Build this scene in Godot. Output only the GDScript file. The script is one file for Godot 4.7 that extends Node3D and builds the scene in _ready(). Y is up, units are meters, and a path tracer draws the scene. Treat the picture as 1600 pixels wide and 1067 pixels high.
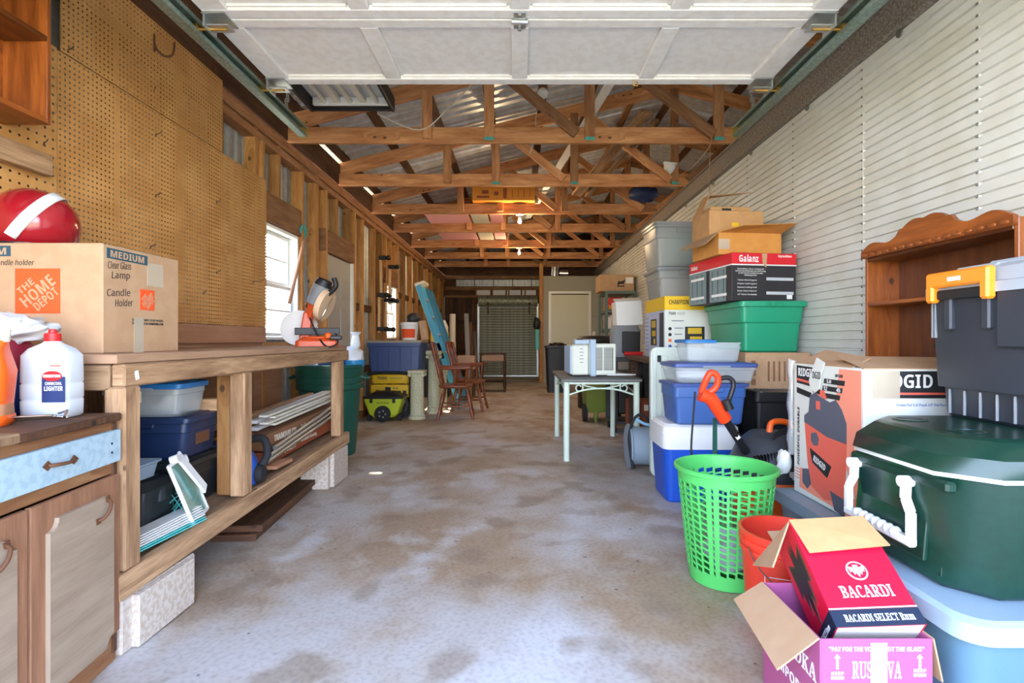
extends Node3D
# A pole-barn garage: workbench and pegboard wall at one side, a parked trailer's side at the other, roof trusses above.
const H := 1.025          # eye height
const F := 828.0          # focal length in pixels of a 1600 x 1067 frame
var st: SurfaceTool
var M := {}
var rng := RandomNumberGenerator.new()
var taken := {}
var sg := 0

func _ready():
	rng.seed = 77
	# ---- camera, sky, sun, exposure
	var cam := Camera3D.new(); cam.name = "camera"; add_child(cam)
	cam.projection = Camera3D.PROJECTION_FRUSTUM
	cam.near = 0.05; cam.far = 200.0
	cam.size = 1067.0 / F * 0.05
	cam.frustum_offset = Vector2(-12.0, -3.5) / F * 0.05
	cam.position = Vector3(0, H, 0)
	var env := Environment.new()
	env.background_mode = Environment.BG_SKY
	var sky := Sky.new(); var sm := ProceduralSkyMaterial.new()
	sm.sky_top_color = Color(0.54, 0.65, 0.84); sm.sky_horizon_color = Color(0.92, 0.92, 0.92)
	sm.ground_bottom_color = Color(0.45, 0.42, 0.36); sm.ground_horizon_color = Color(0.72, 0.74, 0.74)
	sm.sky_energy_multiplier = 1.5; sm.ground_energy_multiplier = 1.0
	sky.sky_material = sm; env.sky = sky
	env.tonemap_mode = Environment.TONE_MAPPER_LINEAR
	env.tonemap_exposure = 9.0
	env.sdfgi_enabled = true; env.ssao_enabled = true; env.ssil_enabled = true
	var we := WorldEnvironment.new(); we.name = "world"; we.environment = env; add_child(we)
	var sun := DirectionalLight3D.new(); sun.name = "sun"; add_child(sun)
	sun.light_energy = 2.2; sun.light_color = Color(1.0, 0.93, 0.82); sun.shadow_enabled = true
	sun.light_angular_distance = 0.6
	sun.look_at_from_position(Vector3.ZERO, -Vector3(-0.96, 1.5, -0.70), Vector3.UP)
	materials()
	structure()
	added_shade_tree()
	roof()
	garage_door()
	left_side()
	bench_goods()
	back_area()
	right_back()
	right_front()

# ---------------------------------------------------------------- helpers
func P(px: float, py: float, z: float) -> Vector3:      # a measured point at its own distance z from the doorway
	return Vector3((px - 812.0) * z / F, H + (530.0 - py) * z / F, -z)
func S() -> void:
	st = SurfaceTool.new(); st.begin(Mesh.PRIMITIVE_TRIANGLES); st.set_smooth_group(-1); sg = 0
func smooth(on := true) -> void:
	if on: sg += 1
	st.set_smooth_group(sg if on else -1)
func v(p: Vector3, uv: Vector2) -> void:
	st.set_uv(uv); st.add_vertex(p)
func quad(a: Vector3, b: Vector3, c: Vector3, d: Vector3, ua := Vector2(0, 0), ub := Vector2(1, 0), uc := Vector2(1, 1), ud := Vector2(0, 1)) -> void:   # counter-clockwise from outside
	v(a, ua); v(c, uc); v(b, ub)
	v(a, ua); v(d, ud); v(c, uc)
func tri(a: Vector3, b: Vector3, c: Vector3, ua := Vector2.ZERO, ub := Vector2.RIGHT, uc := Vector2.ONE) -> void:
	v(a, ua); v(c, uc); v(b, ub)
func obj(called: String, m, parent: Node = self, at := Vector3.ZERO, turn := Vector3.ZERO) -> MeshInstance3D:
	st.generate_normals()
	var o := MeshInstance3D.new(); o.name = called; o.mesh = st.commit()
	if m is String: m = M[m]
	o.material_override = m; parent.add_child(o, true); o.position = at; o.rotation = turn
	return o
func same(called: String, o: MeshInstance3D, m, parent: Node, at := Vector3.ZERO, turn := Vector3.ZERO) -> MeshInstance3D:   # another instance of a mesh
	var n := MeshInstance3D.new(); n.name = called; n.mesh = o.mesh
	if m is String: m = M[m]
	n.material_override = m if m else o.material_override; parent.add_child(n, true); n.position = at; n.rotation = turn
	return n
func numbered(called: String) -> String:
	var n: int = taken.get(called, 0); taken[called] = n + 1
	return called if n == 0 else "%s_%03d" % [called, n]
func tag(o: Node, label: String, category: String, group := "") -> Node:
	o.set_meta("label", label); o.set_meta("category", category)
	if group: o.set_meta("group", group)
	return o
func thing(called: String, label: String, category: String, at := Vector3.ZERO, turn := 0.0, group := "", tilt := Vector3.ZERO) -> Node3D:
	var o := Node3D.new(); o.name = numbered(called); add_child(o)
	o.position = at; o.rotation = Vector3(tilt.x, turn, tilt.z)
	tag(o, label, category, group); return o
func one(called: String, m, label: String, category: String, at := Vector3.ZERO, turn := 0.0, group := "") -> MeshInstance3D:    # a thing that is one mesh
	var o := obj(numbered(called), m, self, at, Vector3(0, turn, 0)); tag(o, label, category, group); return o
func struct(called: String, m) -> MeshInstance3D:
	var o := obj(called, m); o.set_meta("kind", "structure"); return o
func snode(called: String) -> Node3D:
	var o := Node3D.new(); o.name = called; add_child(o); o.set_meta("kind", "structure"); return o
func copy(o: Node3D, at: Vector3, turn: float, label := "") -> Node3D:
	var c: Node3D = o.duplicate(); c.name = numbered(str(o.name).rstrip("0123456789_")); add_child(c); c.position = at; c.rotation.y = turn
	if label: c.set_meta("label", label)
	return c
func shift() -> Vector2: return Vector2(rng.randf() * 2.0, rng.randf() * 0.4)

# a box with bevelled edges; u runs along its longest side, in metres
func bx(c: Vector3, s: Vector3, bev := 0.003, r := Vector3.ZERO) -> void:
	box_t(Transform3D(Basis.from_euler(r), c), s, bev)
func box_t(t: Transform3D, s: Vector3, bev := 0.003) -> void:
	var h := s * 0.5; var b := minf(bev, minf(h.x, minf(h.y, h.z)) * 0.45)
	var off := shift()
	var long := 0 if s.x >= s.y and s.x >= s.z else (1 if s.y >= s.z else 2)
	for ax in 3:
		var u := (ax + 1) % 3; var w := (ax + 2) % 3
		for sn in [-1.0, 1.0]:
			var pts := []; var uvs := []
			for k in [[-1, -1], [1, -1], [1, 1], [-1, 1]]:
				var p := Vector3.ZERO; p[ax] = h[ax] * sn; p[u] = (h[u] - b) * k[0]; p[w] = (h[w] - b) * k[1]
				var uv := Vector2(p[u], p[w]) if u == long else (Vector2(p[w], p[u]) if w == long else Vector2(p[u], p[w]))
				pts.append(t * p); uvs.append(uv + off + Vector2(0, 0.13 * ax))
			if sn > 0: quad(pts[0], pts[1], pts[2], pts[3], uvs[0], uvs[1], uvs[2], uvs[3])
			else: quad(pts[0], pts[3], pts[2], pts[1], uvs[0], uvs[3], uvs[2], uvs[1])
	if b <= 0.0: return
	for ax in 3:                                # edges parallel to axis ax
		var u := (ax + 1) % 3; var w := (ax + 2) % 3
		for su in [-1.0, 1.0]:
			for sw in [-1.0, 1.0]:
				var e := []
				for k in [[-1, 0], [1, 0], [1, 1], [-1, 1]]:
					var p := Vector3.ZERO; p[ax] = (h[ax] - b) * k[0]
					p[u] = su * (h[u] if k[1] == 0 else h[u] - b); p[w] = sw * (h[w] - b if k[1] == 0 else h[w])
					e.append(t * p)
				var l0 := Vector2(0, 0) + off; var l1 := Vector2(h[ax] * 2, 0.004) + off
				if su * sw > 0: quad(e[0], e[3], e[2], e[1], l0, l0, l1, l1)
				else: quad(e[0], e[1], e[2], e[3], l0, l1, l1, l0)
	for sx in [-1.0, 1.0]:
		for sy in [-1.0, 1.0]:
			for sz in [-1.0, 1.0]:
				var a: Vector3 = t * Vector3(sx * h.x, sy * (h.y - b), sz * (h.z - b))
				var bb: Vector3 = t * Vector3(sx * (h.x - b), sy * h.y, sz * (h.z - b))
				var cc: Vector3 = t * Vector3(sx * (h.x - b), sy * (h.y - b), sz * h.z)
				if sx * sy * sz > 0: tri(a, bb, cc, off, off, off)
				else: tri(a, cc, bb, off, off, off)
# a straight bar of a rectangular section from a to b; up tells where its height points
func bar(a: Vector3, b: Vector3, wide: float, high: float, bev := 0.003, up := Vector3.UP) -> void:
	var z := (b - a).normalized()
	if absf(z.dot(up)) > 0.98: up = Vector3.RIGHT
	var x := up.cross(z).normalized(); var y := z.cross(x)
	box_t(Transform3D(Basis(x, y, z), (a + b) * 0.5), Vector3(wide, high, a.distance_to(b)), bev)
func cyl(a: Vector3, b: Vector3, r1: float, r2 := -1.0, n := 16, caps := true) -> void:
	if r2 < 0: r2 = r1
	var z := (b - a).normalized(); var x := (Vector3.UP if absf(z.y) < 0.9 else Vector3.RIGHT).cross(z).normalized(); var y := z.cross(x)
	var L := a.distance_to(b); smooth()
	for i in n:
		var t0 := TAU * i / n; var t1 := TAU * (i + 1) / n
		var d0 := x * cos(t0) + y * sin(t0); var d1 := x * cos(t1) + y * sin(t1)
		quad(a + d0 * r1, a + d1 * r1, b + d1 * r2, b + d0 * r2, Vector2(0, t0 * r1), Vector2(0, t1 * r1), Vector2(L, t1 * r1), Vector2(L, t0 * r1))
	smooth(false)
	if caps:
		for i in n:
			var t0 := TAU * i / n; var t1 := TAU * (i + 1) / n
			var d0 := x * cos(t0) + y * sin(t0); var d1 := x * cos(t1) + y * sin(t1)
			tri(a, a + d1 * r1, a + d0 * r1, Vector2.ZERO, Vector2(cos(t1), sin(t1)) * r1, Vector2(cos(t0), sin(t0)) * r1)
			tri(b, b + d0 * r2, b + d1 * r2, Vector2.ZERO, Vector2(cos(t0), sin(t0)) * r2, Vector2(cos(t1), sin(t1)) * r2)
func tube(pts: Array, r: float, n := 7, closed := false) -> void:
	var rings := []; var m := pts.size(); var x := Vector3.ZERO
	for i in m:
		var a: Vector3 = pts[(i - 1 + m) % m] if (closed or i > 0) else pts[i]
		var b: Vector3 = pts[(i + 1) % m] if (closed or i < m - 1) else pts[i]
		var z := (b - a).normalized()
		if x == Vector3.ZERO: x = (Vector3.UP if absf(z.y) < 0.9 else Vector3.RIGHT).cross(z).normalized()
		x = (x - z * x.dot(z)).normalized(); var y := z.cross(x)
		var ring := []
		for k in n: ring.append(pts[i] + (x * cos(TAU * k / n) + y * sin(TAU * k / n)) * r)
		rings.append(ring)
	loft(rings, not closed, not closed, closed, 4.0)
func smoothpath(pts: Array, per := 6) -> Array:
	var c := Curve3D.new(); var m := pts.size(); var out := []
	for i in m:
		var a: Vector3 = pts[maxi(i - 1, 0)]; var b: Vector3 = pts[mini(i + 1, m - 1)]
		var t := (b - a) / 6.0
		c.add_point(pts[i], -t, t)
	for i in m - 1:
		for k in per: out.append(c.sample(i, float(k) / per))
	out.append(pts[m - 1]); return out
# rings of points joined into a skin; bands that meet at a sharp angle keep their edge
func loft(rings: Array, cap0 := true, cap1 := true, closed := false, sharp := 0.7) -> void:
	var m := rings.size(); var n: int = rings[0].size(); var last := Vector3.ZERO; var vv := 0.0
	smooth()
	for i in (m if closed else m - 1):
		var A: Array = rings[i]; var B: Array = rings[(i + 1) % m]
		var dir: Vector3 = (B[0] - A[0]); var len := dir.length(); dir = dir.normalized()
		if last != Vector3.ZERO and last.angle_to(dir) > sharp: smooth()
		if len > 0.00001: last = dir
		var uu := 0.0
		for k in n:
			var k2 := (k + 1) % n; var du: float = A[k].distance_to(A[k2])
			quad(A[k], A[k2], B[k2], B[k], Vector2(uu, vv), Vector2(uu + du, vv), Vector2(uu + du, vv + len), Vector2(uu, vv + len))
			uu += du
		vv += len
	for e in 2:
		if (e == 0 and not cap0) or (e == 1 and not cap1): continue
		var R: Array = rings[0] if e == 0 else rings[m - 1]
		var c := Vector3.ZERO
		for p in R: c += p
		c /= n; smooth(false)
		for k in n:
			var a: Vector3 = R[k]; var b: Vector3 = R[(k + 1) % n]
			if e == 0: tri(c, b, a, Vector2(c.x, c.z), Vector2(b.x, b.z), Vector2(a.x, a.z))
			else: tri(c, a, b, Vector2(c.x, c.z), Vector2(a.x, a.z), Vector2(b.x, b.z))
	smooth(false)
func lathe(prof: Array, n := 24, c := Vector3.ZERO, cap0 := true, cap1 := true, sharp := 0.6) -> void:
	var rings := []
	for p in prof:
		var ring := []
		for k in n: ring.append(c + Vector3(p.x * cos(-TAU * k / n), p.y, p.x * sin(-TAU * k / n)))
		rings.append(ring)
	loft(rings, cap0, cap1, false, sharp)
# a rounded rectangle in the plane y
func rr(hw: float, hd: float, r: float, y: float, c := Vector3.ZERO, n := 4) -> Array:
	var out := []; r = minf(r, minf(hw, hd) * 0.98)
	for q in 4:
		var cx: float = [1, -1, -1, 1][q] * (hw - r); var cz: float = [-1, -1, 1, 1][q] * (hd - r)
		for k in n + 1:
			var a := PI * 0.5 * q + PI * 0.5 * k / n
			out.append(c + Vector3(cx + r * cos(a), y, cz - r * sin(a)))
	return out
func tub(levels: Array, c := Vector3.ZERO, cap0 := true, cap1 := true, n := 4, sharp := 0.6) -> void:    # levels: [y, half width, half depth, corner radius]
	var rings := []
	for l in levels: rings.append(rr(l[1], l[2], l[3], l[0], c, n))
	loft(rings, cap0, cap1, false, sharp)
# a flat outline given a thickness: outline in the x-y plane of t, depth along -z and back
func slab(poly: PackedVector2Array, thick: float, t := Transform3D.IDENTITY, walls_smooth := false) -> void:
	if Geometry2D.is_polygon_clockwise(poly): poly.reverse()
	var ix := Geometry2D.triangulate_polygon(poly)
	for i in range(0, ix.size(), 3):
		var a := poly[ix[i]]; var b := poly[ix[i + 1]]; var c := poly[ix[i + 2]]
		if (b - a).cross(c - a) < 0: var k := b; b = c; c = k
		tri(t * Vector3(a.x, a.y, 0), t * Vector3(b.x, b.y, 0), t * Vector3(c.x, c.y, 0), a, b, c)
		tri(t * Vector3(a.x, a.y, -thick), t * Vector3(c.x, c.y, -thick), t * Vector3(b.x, b.y, -thick), a, c, b)
	if walls_smooth: smooth()
	var m := poly.size()
	for i in m:
		var a := poly[i]; var b := poly[(i + 1) % m]; var d := a.distance_to(b)
		quad(t * Vector3(a.x, a.y, -thick), t * Vector3(b.x, b.y, -thick), t * Vector3(b.x, b.y, 0), t * Vector3(a.x, a.y, 0), Vector2(0, 0), Vector2(d, 0), Vector2(d, thick), Vector2(0, thick))
	smooth(false)
func poly(a: Array) -> PackedVector2Array:
	var o := PackedVector2Array()
	for i in range(0, a.size(), 2): o.append(Vector2(a[i], a[i + 1]))
	return o
func blob(c: Vector3, r: Vector3, seed_: int, bump := 0.15, freq := 2.0, n := 16, m := 12) -> void:      # a lumpy ball: bags, bundles
	var ns := FastNoiseLite.new(); ns.seed = seed_; ns.frequency = freq; var rings := []
	for i in range(1, m):
		var ring := []; var th := PI * i / m
		for k in n:
			var ph := -TAU * k / n; var d := Vector3(sin(th) * cos(ph), -cos(th), sin(th) * sin(ph))
			ring.append(c + d * r * (1.0 + bump * ns.get_noise_3dv(d * 1.3) * 1.6))
		rings.append(ring)
	loft(rings, true, true, false, 4.0)
func text(s: String, high: float, t: Transform3D, m, parent: Node, bold := true, wide := 0.0, serif := false, called := "lettering", italic := 0.0) -> MeshInstance3D:
	# raised print; t: origin at the middle of the line, x along the line, y up, z out of the surface
	var f := SystemFont.new(); f.font_names = PackedStringArray(["Droid Serif" if serif else "Droid Sans"]); f.font_weight = 700 if bold else 400
	var tm := TextMesh.new(); tm.font = f; tm.text = s; tm.font_size = 32; tm.depth = 0.0006; tm.curve_step = 2.0
	tm.pixel_size = high / 32.0 * 1.37
	var o := MeshInstance3D.new(); o.name = called; o.mesh = tm
	if m is String: m = M[m]
	o.material_override = m; parent.add_child(o, true)
	var sx := 1.0
	if wide > 0.0:
		var w := tm.get_aabb().size.x
		if w > 0.001: sx = wide / w
	var bs := Basis(t.basis.x * sx, t.basis.y + t.basis.x * italic, t.basis.z)
	o.transform = Transform3D(bs, t.origin + t.basis.z * 0.0004)
	return o
func face(o: Vector3, n: Vector3, roll := 0.0) -> Transform3D:      # a frame on a surface: origin o, z along the normal n, y as upright as can be
	var z := n.normalized(); var x := Vector3.UP.cross(z)
	x = Vector3.RIGHT if x.length() < 0.01 else x.normalized()
	var y := z.cross(x); var b := Basis(x, y, z)
	return Transform3D(b * Basis(Vector3.BACK, roll), o)
func plate(w: float, h: float, t: Transform3D, thick := 0.0012) -> void:     # a thin printed patch or sheet on a surface
	box_t(Transform3D(t.basis, t.origin + t.basis.z * thick * 0.3), Vector3(w, h, thick), 0.0)

# ---------------------------------------------------------------- materials
func mk(called: String, c: Color, rough := 0.6, metal := 0.0, more := {}) -> StandardMaterial3D:
	var m := StandardMaterial3D.new(); m.resource_name = called
	m.albedo_color = c; m.roughness = rough; m.metallic = metal
	for k in more: m.set(k, more[k])
	M[called] = m; return m
func noise_tex(freq: float, a: Color, b: Color, oct := 4, sz := 512, lo := 0.25, hi := 0.75, seed_ := 1) -> NoiseTexture2D:
	var n := FastNoiseLite.new(); n.seed = seed_; n.frequency = freq; n.fractal_octaves = oct
	var t := NoiseTexture2D.new(); t.width = sz; t.height = sz; t.noise = n; t.seamless = true
	var g := Gradient.new(); g.set_offset(0, lo); g.set_color(0, a); g.set_offset(1, hi); g.set_color(1, b)
	t.color_ramp = g; return t
func wood_tex(seed_: int, pale: Color, dark: Color, knots := 5, streak := 1.0) -> ImageTexture:
	# 2 m of plank along u by 0.5 m along v
	var W := 512; var Hh := 256; var im := Image.create(W, Hh, false, Image.FORMAT_RGB8)
	var n := FastNoiseLite.new(); n.seed = seed_; n.frequency = 1.0; n.fractal_octaves = 3
	var r := RandomNumberGenerator.new(); r.seed = seed_
	var ks := []
	for i in knots: ks.append([r.randf_range(0.1, 1.9), r.randf_range(0.04, 0.46), r.randf_range(0.007, 0.014)])
	for i in W:
		var u := 2.0 * i / W; var cu := cos(TAU * u / 2.0) * 0.32; var su := sin(TAU * u / 2.0) * 0.32
		for j in Hh:
			var w := 0.5 * j / Hh; var bend := 0.0; var core := 0.0
			for k in ks:
				var dx: float = (u - k[0]) / 3.2; var dy: float = w - k[1]; var d := sqrt(dx * dx + dy * dy)
				bend += exp(-d * d / (k[2] * k[2] * 9.0)) * 1.6
				var d2 := sqrt((u - k[0]) * (u - k[0]) * 0.5 + dy * dy)
				core = maxf(core, 1.0 - smoothstep(k[2] * 0.6, k[2] * 1.15, d2))
			var g := n.get_noise_3d(cu * 2.0, w * 16.0 + bend, su * 2.0)
			var fine := n.get_noise_3d(cu * 9.0, w * 130.0, su * 9.0)
			var t := clampf(0.5 + g * 0.75 * streak + fine * 0.35 * streak, 0.0, 1.0)
			var c := pale.lerp(dark, t).lerp(dark.darkened(0.5), core * 0.8)
			im.set_pixel(i, j, c)
	return ImageTexture.create_from_image(im)
func wood(called: String, seed_: int, pale: Color, dark: Color, rough := 0.75, knots := 5, streak := 1.0, tints := [1.0]) -> void:
	var t := wood_tex(seed_, pale, dark, knots, streak)
	for i in tints.size():
		var k: float = tints[i]
		mk(called if i == 0 else "%s%d" % [called, i], Color(k, k, k), rough, 0.0, {"albedo_texture": t, "uv1_scale": Vector3(0.5, 2.0, 1.0)})
func C(r: float, g: float, b: float) -> Color: return Color(r / 255.0, g / 255.0, b / 255.0)
func materials() -> void:
	wood("pine", 3, C(220, 162, 110), C(166, 104, 60), 0.7, 5, 0.9, [1.0, 0.85, 1.1, 0.72])
	wood("stud", 8, C(200, 150, 88), C(150, 98, 48), 0.75, 4, 0.8, [1.0, 0.86, 1.12])
	wood("grey_wood", 12, C(194, 156, 116), C(130, 96, 66), 0.85, 5, 1.0, [1.0, 0.84, 1.12])
	wood("dark_wood", 17, C(112, 74, 44), C(66, 40, 22), 0.75, 4, 0.9, [1.0, 0.75])
	wood("ply", 21, C(196, 150, 116), C(160, 108, 76), 0.8, 1, 0.5)
	wood("old_ply", 25, C(188, 152, 120), C(148, 112, 84), 0.85, 1, 0.6)
	wood("door_ply", 27, C(168, 120, 88), C(124, 84, 58), 0.8, 1, 0.8)
	wood("pale_ply", 29, C(174, 154, 130), C(138, 118, 98), 0.85, 1, 0.6)
	wood("varnish", 31, C(176, 98, 40), C(112, 56, 20), 0.3, 3, 0.8, [1.0, 0.7])
	wood("rubber_wood", 35, C(150, 78, 36), C(92, 42, 18), 0.3, 0, 0.6)
	mk("galvanized", C(190, 194, 194), 0.38, 0.85)
	mk("track_steel", C(150, 168, 160), 0.45, 0.7, {"albedo_texture": noise_tex(0.02, C(220, 225, 220), C(255, 255, 255), 3)  , "uv1_triplanar": true, "uv1_scale": Vector3(4, 4, 4)})
	mk("roof_metal", C(216, 218, 220), 0.36, 0.3, {"albedo_texture": noise_tex(0.012, C(228, 228, 226), C(255, 255, 255), 4), "uv1_triplanar": true, "uv1_scale": Vector3(1.2, 1.2, 1.2)})
	mk("siding_metal", C(198, 202, 200), 0.42, 0.45, {"albedo_texture": noise_tex(0.012, C(230, 230, 226), C(255, 255, 255), 4, 512, 0.25, 0.75, 4), "uv1_triplanar": true, "uv1_scale": Vector3(1.5, 1.5, 1.5)})
	mk("trailer_white", C(226, 226, 220), 0.42, 0.0, {"albedo_texture": noise_tex(0.008, C(244, 242, 236), C(255, 255, 255), 5, 512, 0.2, 0.6, 9), "uv1_world_triplanar": true, "uv1_triplanar": true, "uv1_scale": Vector3(0.6, 0.6, 0.6)})
	mk("trailer_trim", C(158, 150, 142), 0.5, 0.2, {"albedo_texture": noise_tex(0.03, C(190, 184, 176), C(255, 255, 255), 4), "uv1_triplanar": true, "uv1_scale": Vector3(3, 3, 3)})
	mk("rivet", C(120, 120, 116), 0.5, 0.6)
	mk("door_white", C(232, 229, 228), 0.55, 0.0, {"albedo_texture": noise_tex(0.02, C(248, 246, 244), C(255, 255, 255), 4, 512, 0.3, 0.6, 14), "uv1_triplanar": true, "uv1_scale": Vector3(1.3, 1.3, 1.3)})
	mk("window_white", C(236, 236, 232), 0.5)
	mk("steel_door", C(176, 172, 164), 0.5)
	mk("glass", Color(0.95, 0.98, 0.97, 0.08), 0.04, 0.0, {"transparency": BaseMaterial3D.TRANSPARENCY_ALPHA})
	mk("hole_shade_brown", C(40, 28, 18), 0.9)  # dark tone that stands in for the shade inside a torn hole
	mk("pegboard", C(208, 156, 92), 0.7, 0.0, {"albedo_texture": noise_tex(0.006, C(238, 228, 212), C(255, 253, 250), 5, 512, 0.3, 0.7, 22), "uv1_triplanar": true, "uv1_scale": Vector3(0.9, 0.9, 0.9)})
	mk("peg_stain", C(190, 128, 56), 0.75)
	mk("black", C(26, 26, 28), 0.5); mk("black_gloss", C(20, 20, 22), 0.25); mk("rubber", C(30, 30, 32), 0.8)
	mk("charcoal", C(52, 55, 60), 0.5); mk("grey", C(130, 133, 136), 0.55); mk("light_grey", C(188, 192, 196), 0.5)
	mk("white", C(236, 236, 232), 0.5); mk("off_white", C(222, 216, 200), 0.6); mk("ink", C(34, 34, 36), 0.7)
	mk("chrome", C(214, 214, 214), 0.22, 1.0); mk("brass", C(196, 156, 78), 0.4, 0.8); mk("rusty", C(110, 72, 48), 0.75, 0.3)
	mk("hook_steel", C(92, 84, 76), 0.5, 0.6)
	mk("orange", C(240, 98, 28), 0.45); mk("red", C(206, 34, 34), 0.45); mk("yellow", C(236, 190, 34), 0.5)
	mk("blue", C(34, 84, 176), 0.45); mk("navy", C(34, 52, 96), 0.5); mk("light_blue", C(120, 170, 205), 0.5); mk("teal", C(70, 168, 160), 0.5)
	mk("cream", C(232, 226, 206), 0.5)
	var card := noise_tex(0.01, C(248, 244, 240), C(255, 255, 255), 5, 512, 0.25, 0.7, 41)
	mk("cardboard", C(188, 152, 116), 0.85, 0.0, {"albedo_texture": card, "uv1_triplanar": true, "uv1_scale": Vector3(2, 2, 2)})
	mk("cardboard_tan", C(198, 152, 102), 0.85, 0.0, {"albedo_texture": card, "uv1_triplanar": true, "uv1_scale": Vector3(2, 2, 2)})
	mk("cardboard_amber", C(208, 146, 70), 0.8, 0.0, {"albedo_texture": card, "uv1_triplanar": true, "uv1_scale": Vector3(2, 2, 2)})
	mk("tape", Color(0.86, 0.80, 0.70, 0.5), 0.2, 0.0, {"transparency": BaseMaterial3D.TRANSPARENCY_ALPHA})
	mk("clear_plastic", Color(0.86, 0.89, 0.90, 0.38), 0.3, 0.0, {"transparency": BaseMaterial3D.TRANSPARENCY_ALPHA})
	mk("smoky_plastic", Color(0.62, 0.64, 0.65, 0.62), 0.3, 0.0, {"transparency": BaseMaterial3D.TRANSPARENCY_ALPHA})
	mk("block", C(200, 192, 182), 0.9, 0.0, {"albedo_texture": noise_tex(0.03, C(232, 218, 204), C(255, 252, 248), 5, 512, 0.25, 0.65, 51), "uv1_triplanar": true, "uv1_scale": Vector3(2.5, 2.5, 2.5)})
	M["concrete"] = concrete()

func concrete() -> StandardMaterial3D:
	# worn slab: pale trowelled patches, tan dust further in, stains and paint spills
	var W := 640; var L := 1280; var im := Image.create(W, L, false, Image.FORMAT_RGB8)      # 4.6 m by 9.2 m, mirrored beyond
	var n := FastNoiseLite.new(); n.seed = 5; n.frequency = 1.0; n.fractal_octaves = 5
	var n2 := FastNoiseLite.new(); n2.seed = 9; n2.frequency = 1.0; n2.fractal_octaves = 3
	var n3 := FastNoiseLite.new(); n3.seed = 15; n3.frequency = 1.0; n3.fractal_octaves = 2
	var r := RandomNumberGenerator.new(); r.seed = 4
	var spots := []
	for i in 46: spots.append([r.randf() * 4.6, r.randf() * 9.2, r.randf_range(0.03, 0.16), r.randf_range(0.25, 0.7), r.randi() % 3])
	for i in W:
		var x := 4.6 * i / W
		for j in L:
			var z := 9.2 * j / L
			var a := n.get_noise_2d(x * 0.9, z * 0.9); var b := n.get_noise_2d(x * 4.0 + 40.0, z * 4.0)
			var g := n2.get_noise_2d(x * 42.0, z * 42.0); var d := n2.get_noise_2d(x * 1.5 + 9.0, z * 0.8 + 70.0)
			var c := Color(0.74, 0.71, 0.68).lerp(Color(0.65, 0.555, 0.455), clampf(0.5 + a * 1.3 + b * 0.5, 0.0, 1.0))
			c = c.lerp(Color(0.80, 0.79, 0.785), clampf(d * 2.0 + b * 0.9 - 0.15, 0.0, 0.8))
			c = c.lerp(Color(0.55, 0.475, 0.40), clampf(n3.get_noise_2d(x * 2.2 + 5.0, z * 2.2) * 1.8 - 0.5 + b * 0.6, 0.0, 0.55))
			c = c.lightened(maxf(g, 0.0) * 0.10).darkened(maxf(-g, 0.0) * 0.16)
			im.set_pixel(i, j, c)
	for s in spots:                                   # spills with an edge of their own
		var R: float = s[2]
		for i in range(int((s[0] - R) / 4.6 * W), int((s[0] + R) / 4.6 * W)):
			for j in range(int((s[1] - R) / 9.2 * L), int((s[1] + R) / 9.2 * L)):
				if i < 0 or j < 0 or i >= W or j >= L: continue
				var dx: float = i * 4.6 / W - s[0]; var dz: float = j * 9.2 / L - s[1]
				var e := sqrt(dx * dx * 0.6 + dz * dz * 1.5) / R + n.get_noise_2d(dx * 9.0 + s[0] * 7.0, dz * 9.0) * 0.7
				if e < 0.72:
					var c := im.get_pixel(i, j); var k: float = s[3] * smoothstep(0.72, 0.6, e)
					im.set_pixel(i, j, c.lerp([Color(0.48, 0.42, 0.36), Color(0.56, 0.43, 0.34), Color(0.80, 0.78, 0.74)][s[4]], k * 0.6))
	for i in 420:                                     # grit
		var x := r.randi_range(1, W - 3); var y := r.randi_range(1, L - 3)
		im.set_pixel(x, y, Color(0.32, 0.25, 0.20))
		if i % 3 == 0: im.set_pixel(x + 1, y, Color(0.28, 0.22, 0.17))
	var m := StandardMaterial3D.new(); m.resource_name = "concrete"; m.albedo_texture = ImageTexture.create_from_image(im); m.roughness = 0.62
	return m

func ribbed(len: float, high: float, pitch: float, rib: float, base_w: float, top_w: float) -> void:
	# a ribbed sheet in the x-y plane (x across the ribs, ribs along y), ribs rising to +z
	var xs := [0.0]; var zs := [0.0]; var x := 0.0
	while x < len - 0.001:
		var g := (pitch - base_w) * 0.5
		for k in [[g, 0.0], [g + (base_w - top_w) * 0.5, rib], [g + (base_w + top_w) * 0.5, rib], [g + base_w, 0.0], [pitch, 0.0]]:
			xs.append(minf(x + k[0], len)); zs.append(k[1])
		x += pitch
	for i in xs.size() - 1:
		if xs[i + 1] - xs[i] < 0.0001: continue
		quad(Vector3(xs[i], 0, zs[i]), Vector3(xs[i + 1], 0, zs[i + 1]), Vector3(xs[i + 1], high, zs[i + 1]), Vector3(xs[i], high, zs[i]))

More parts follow.
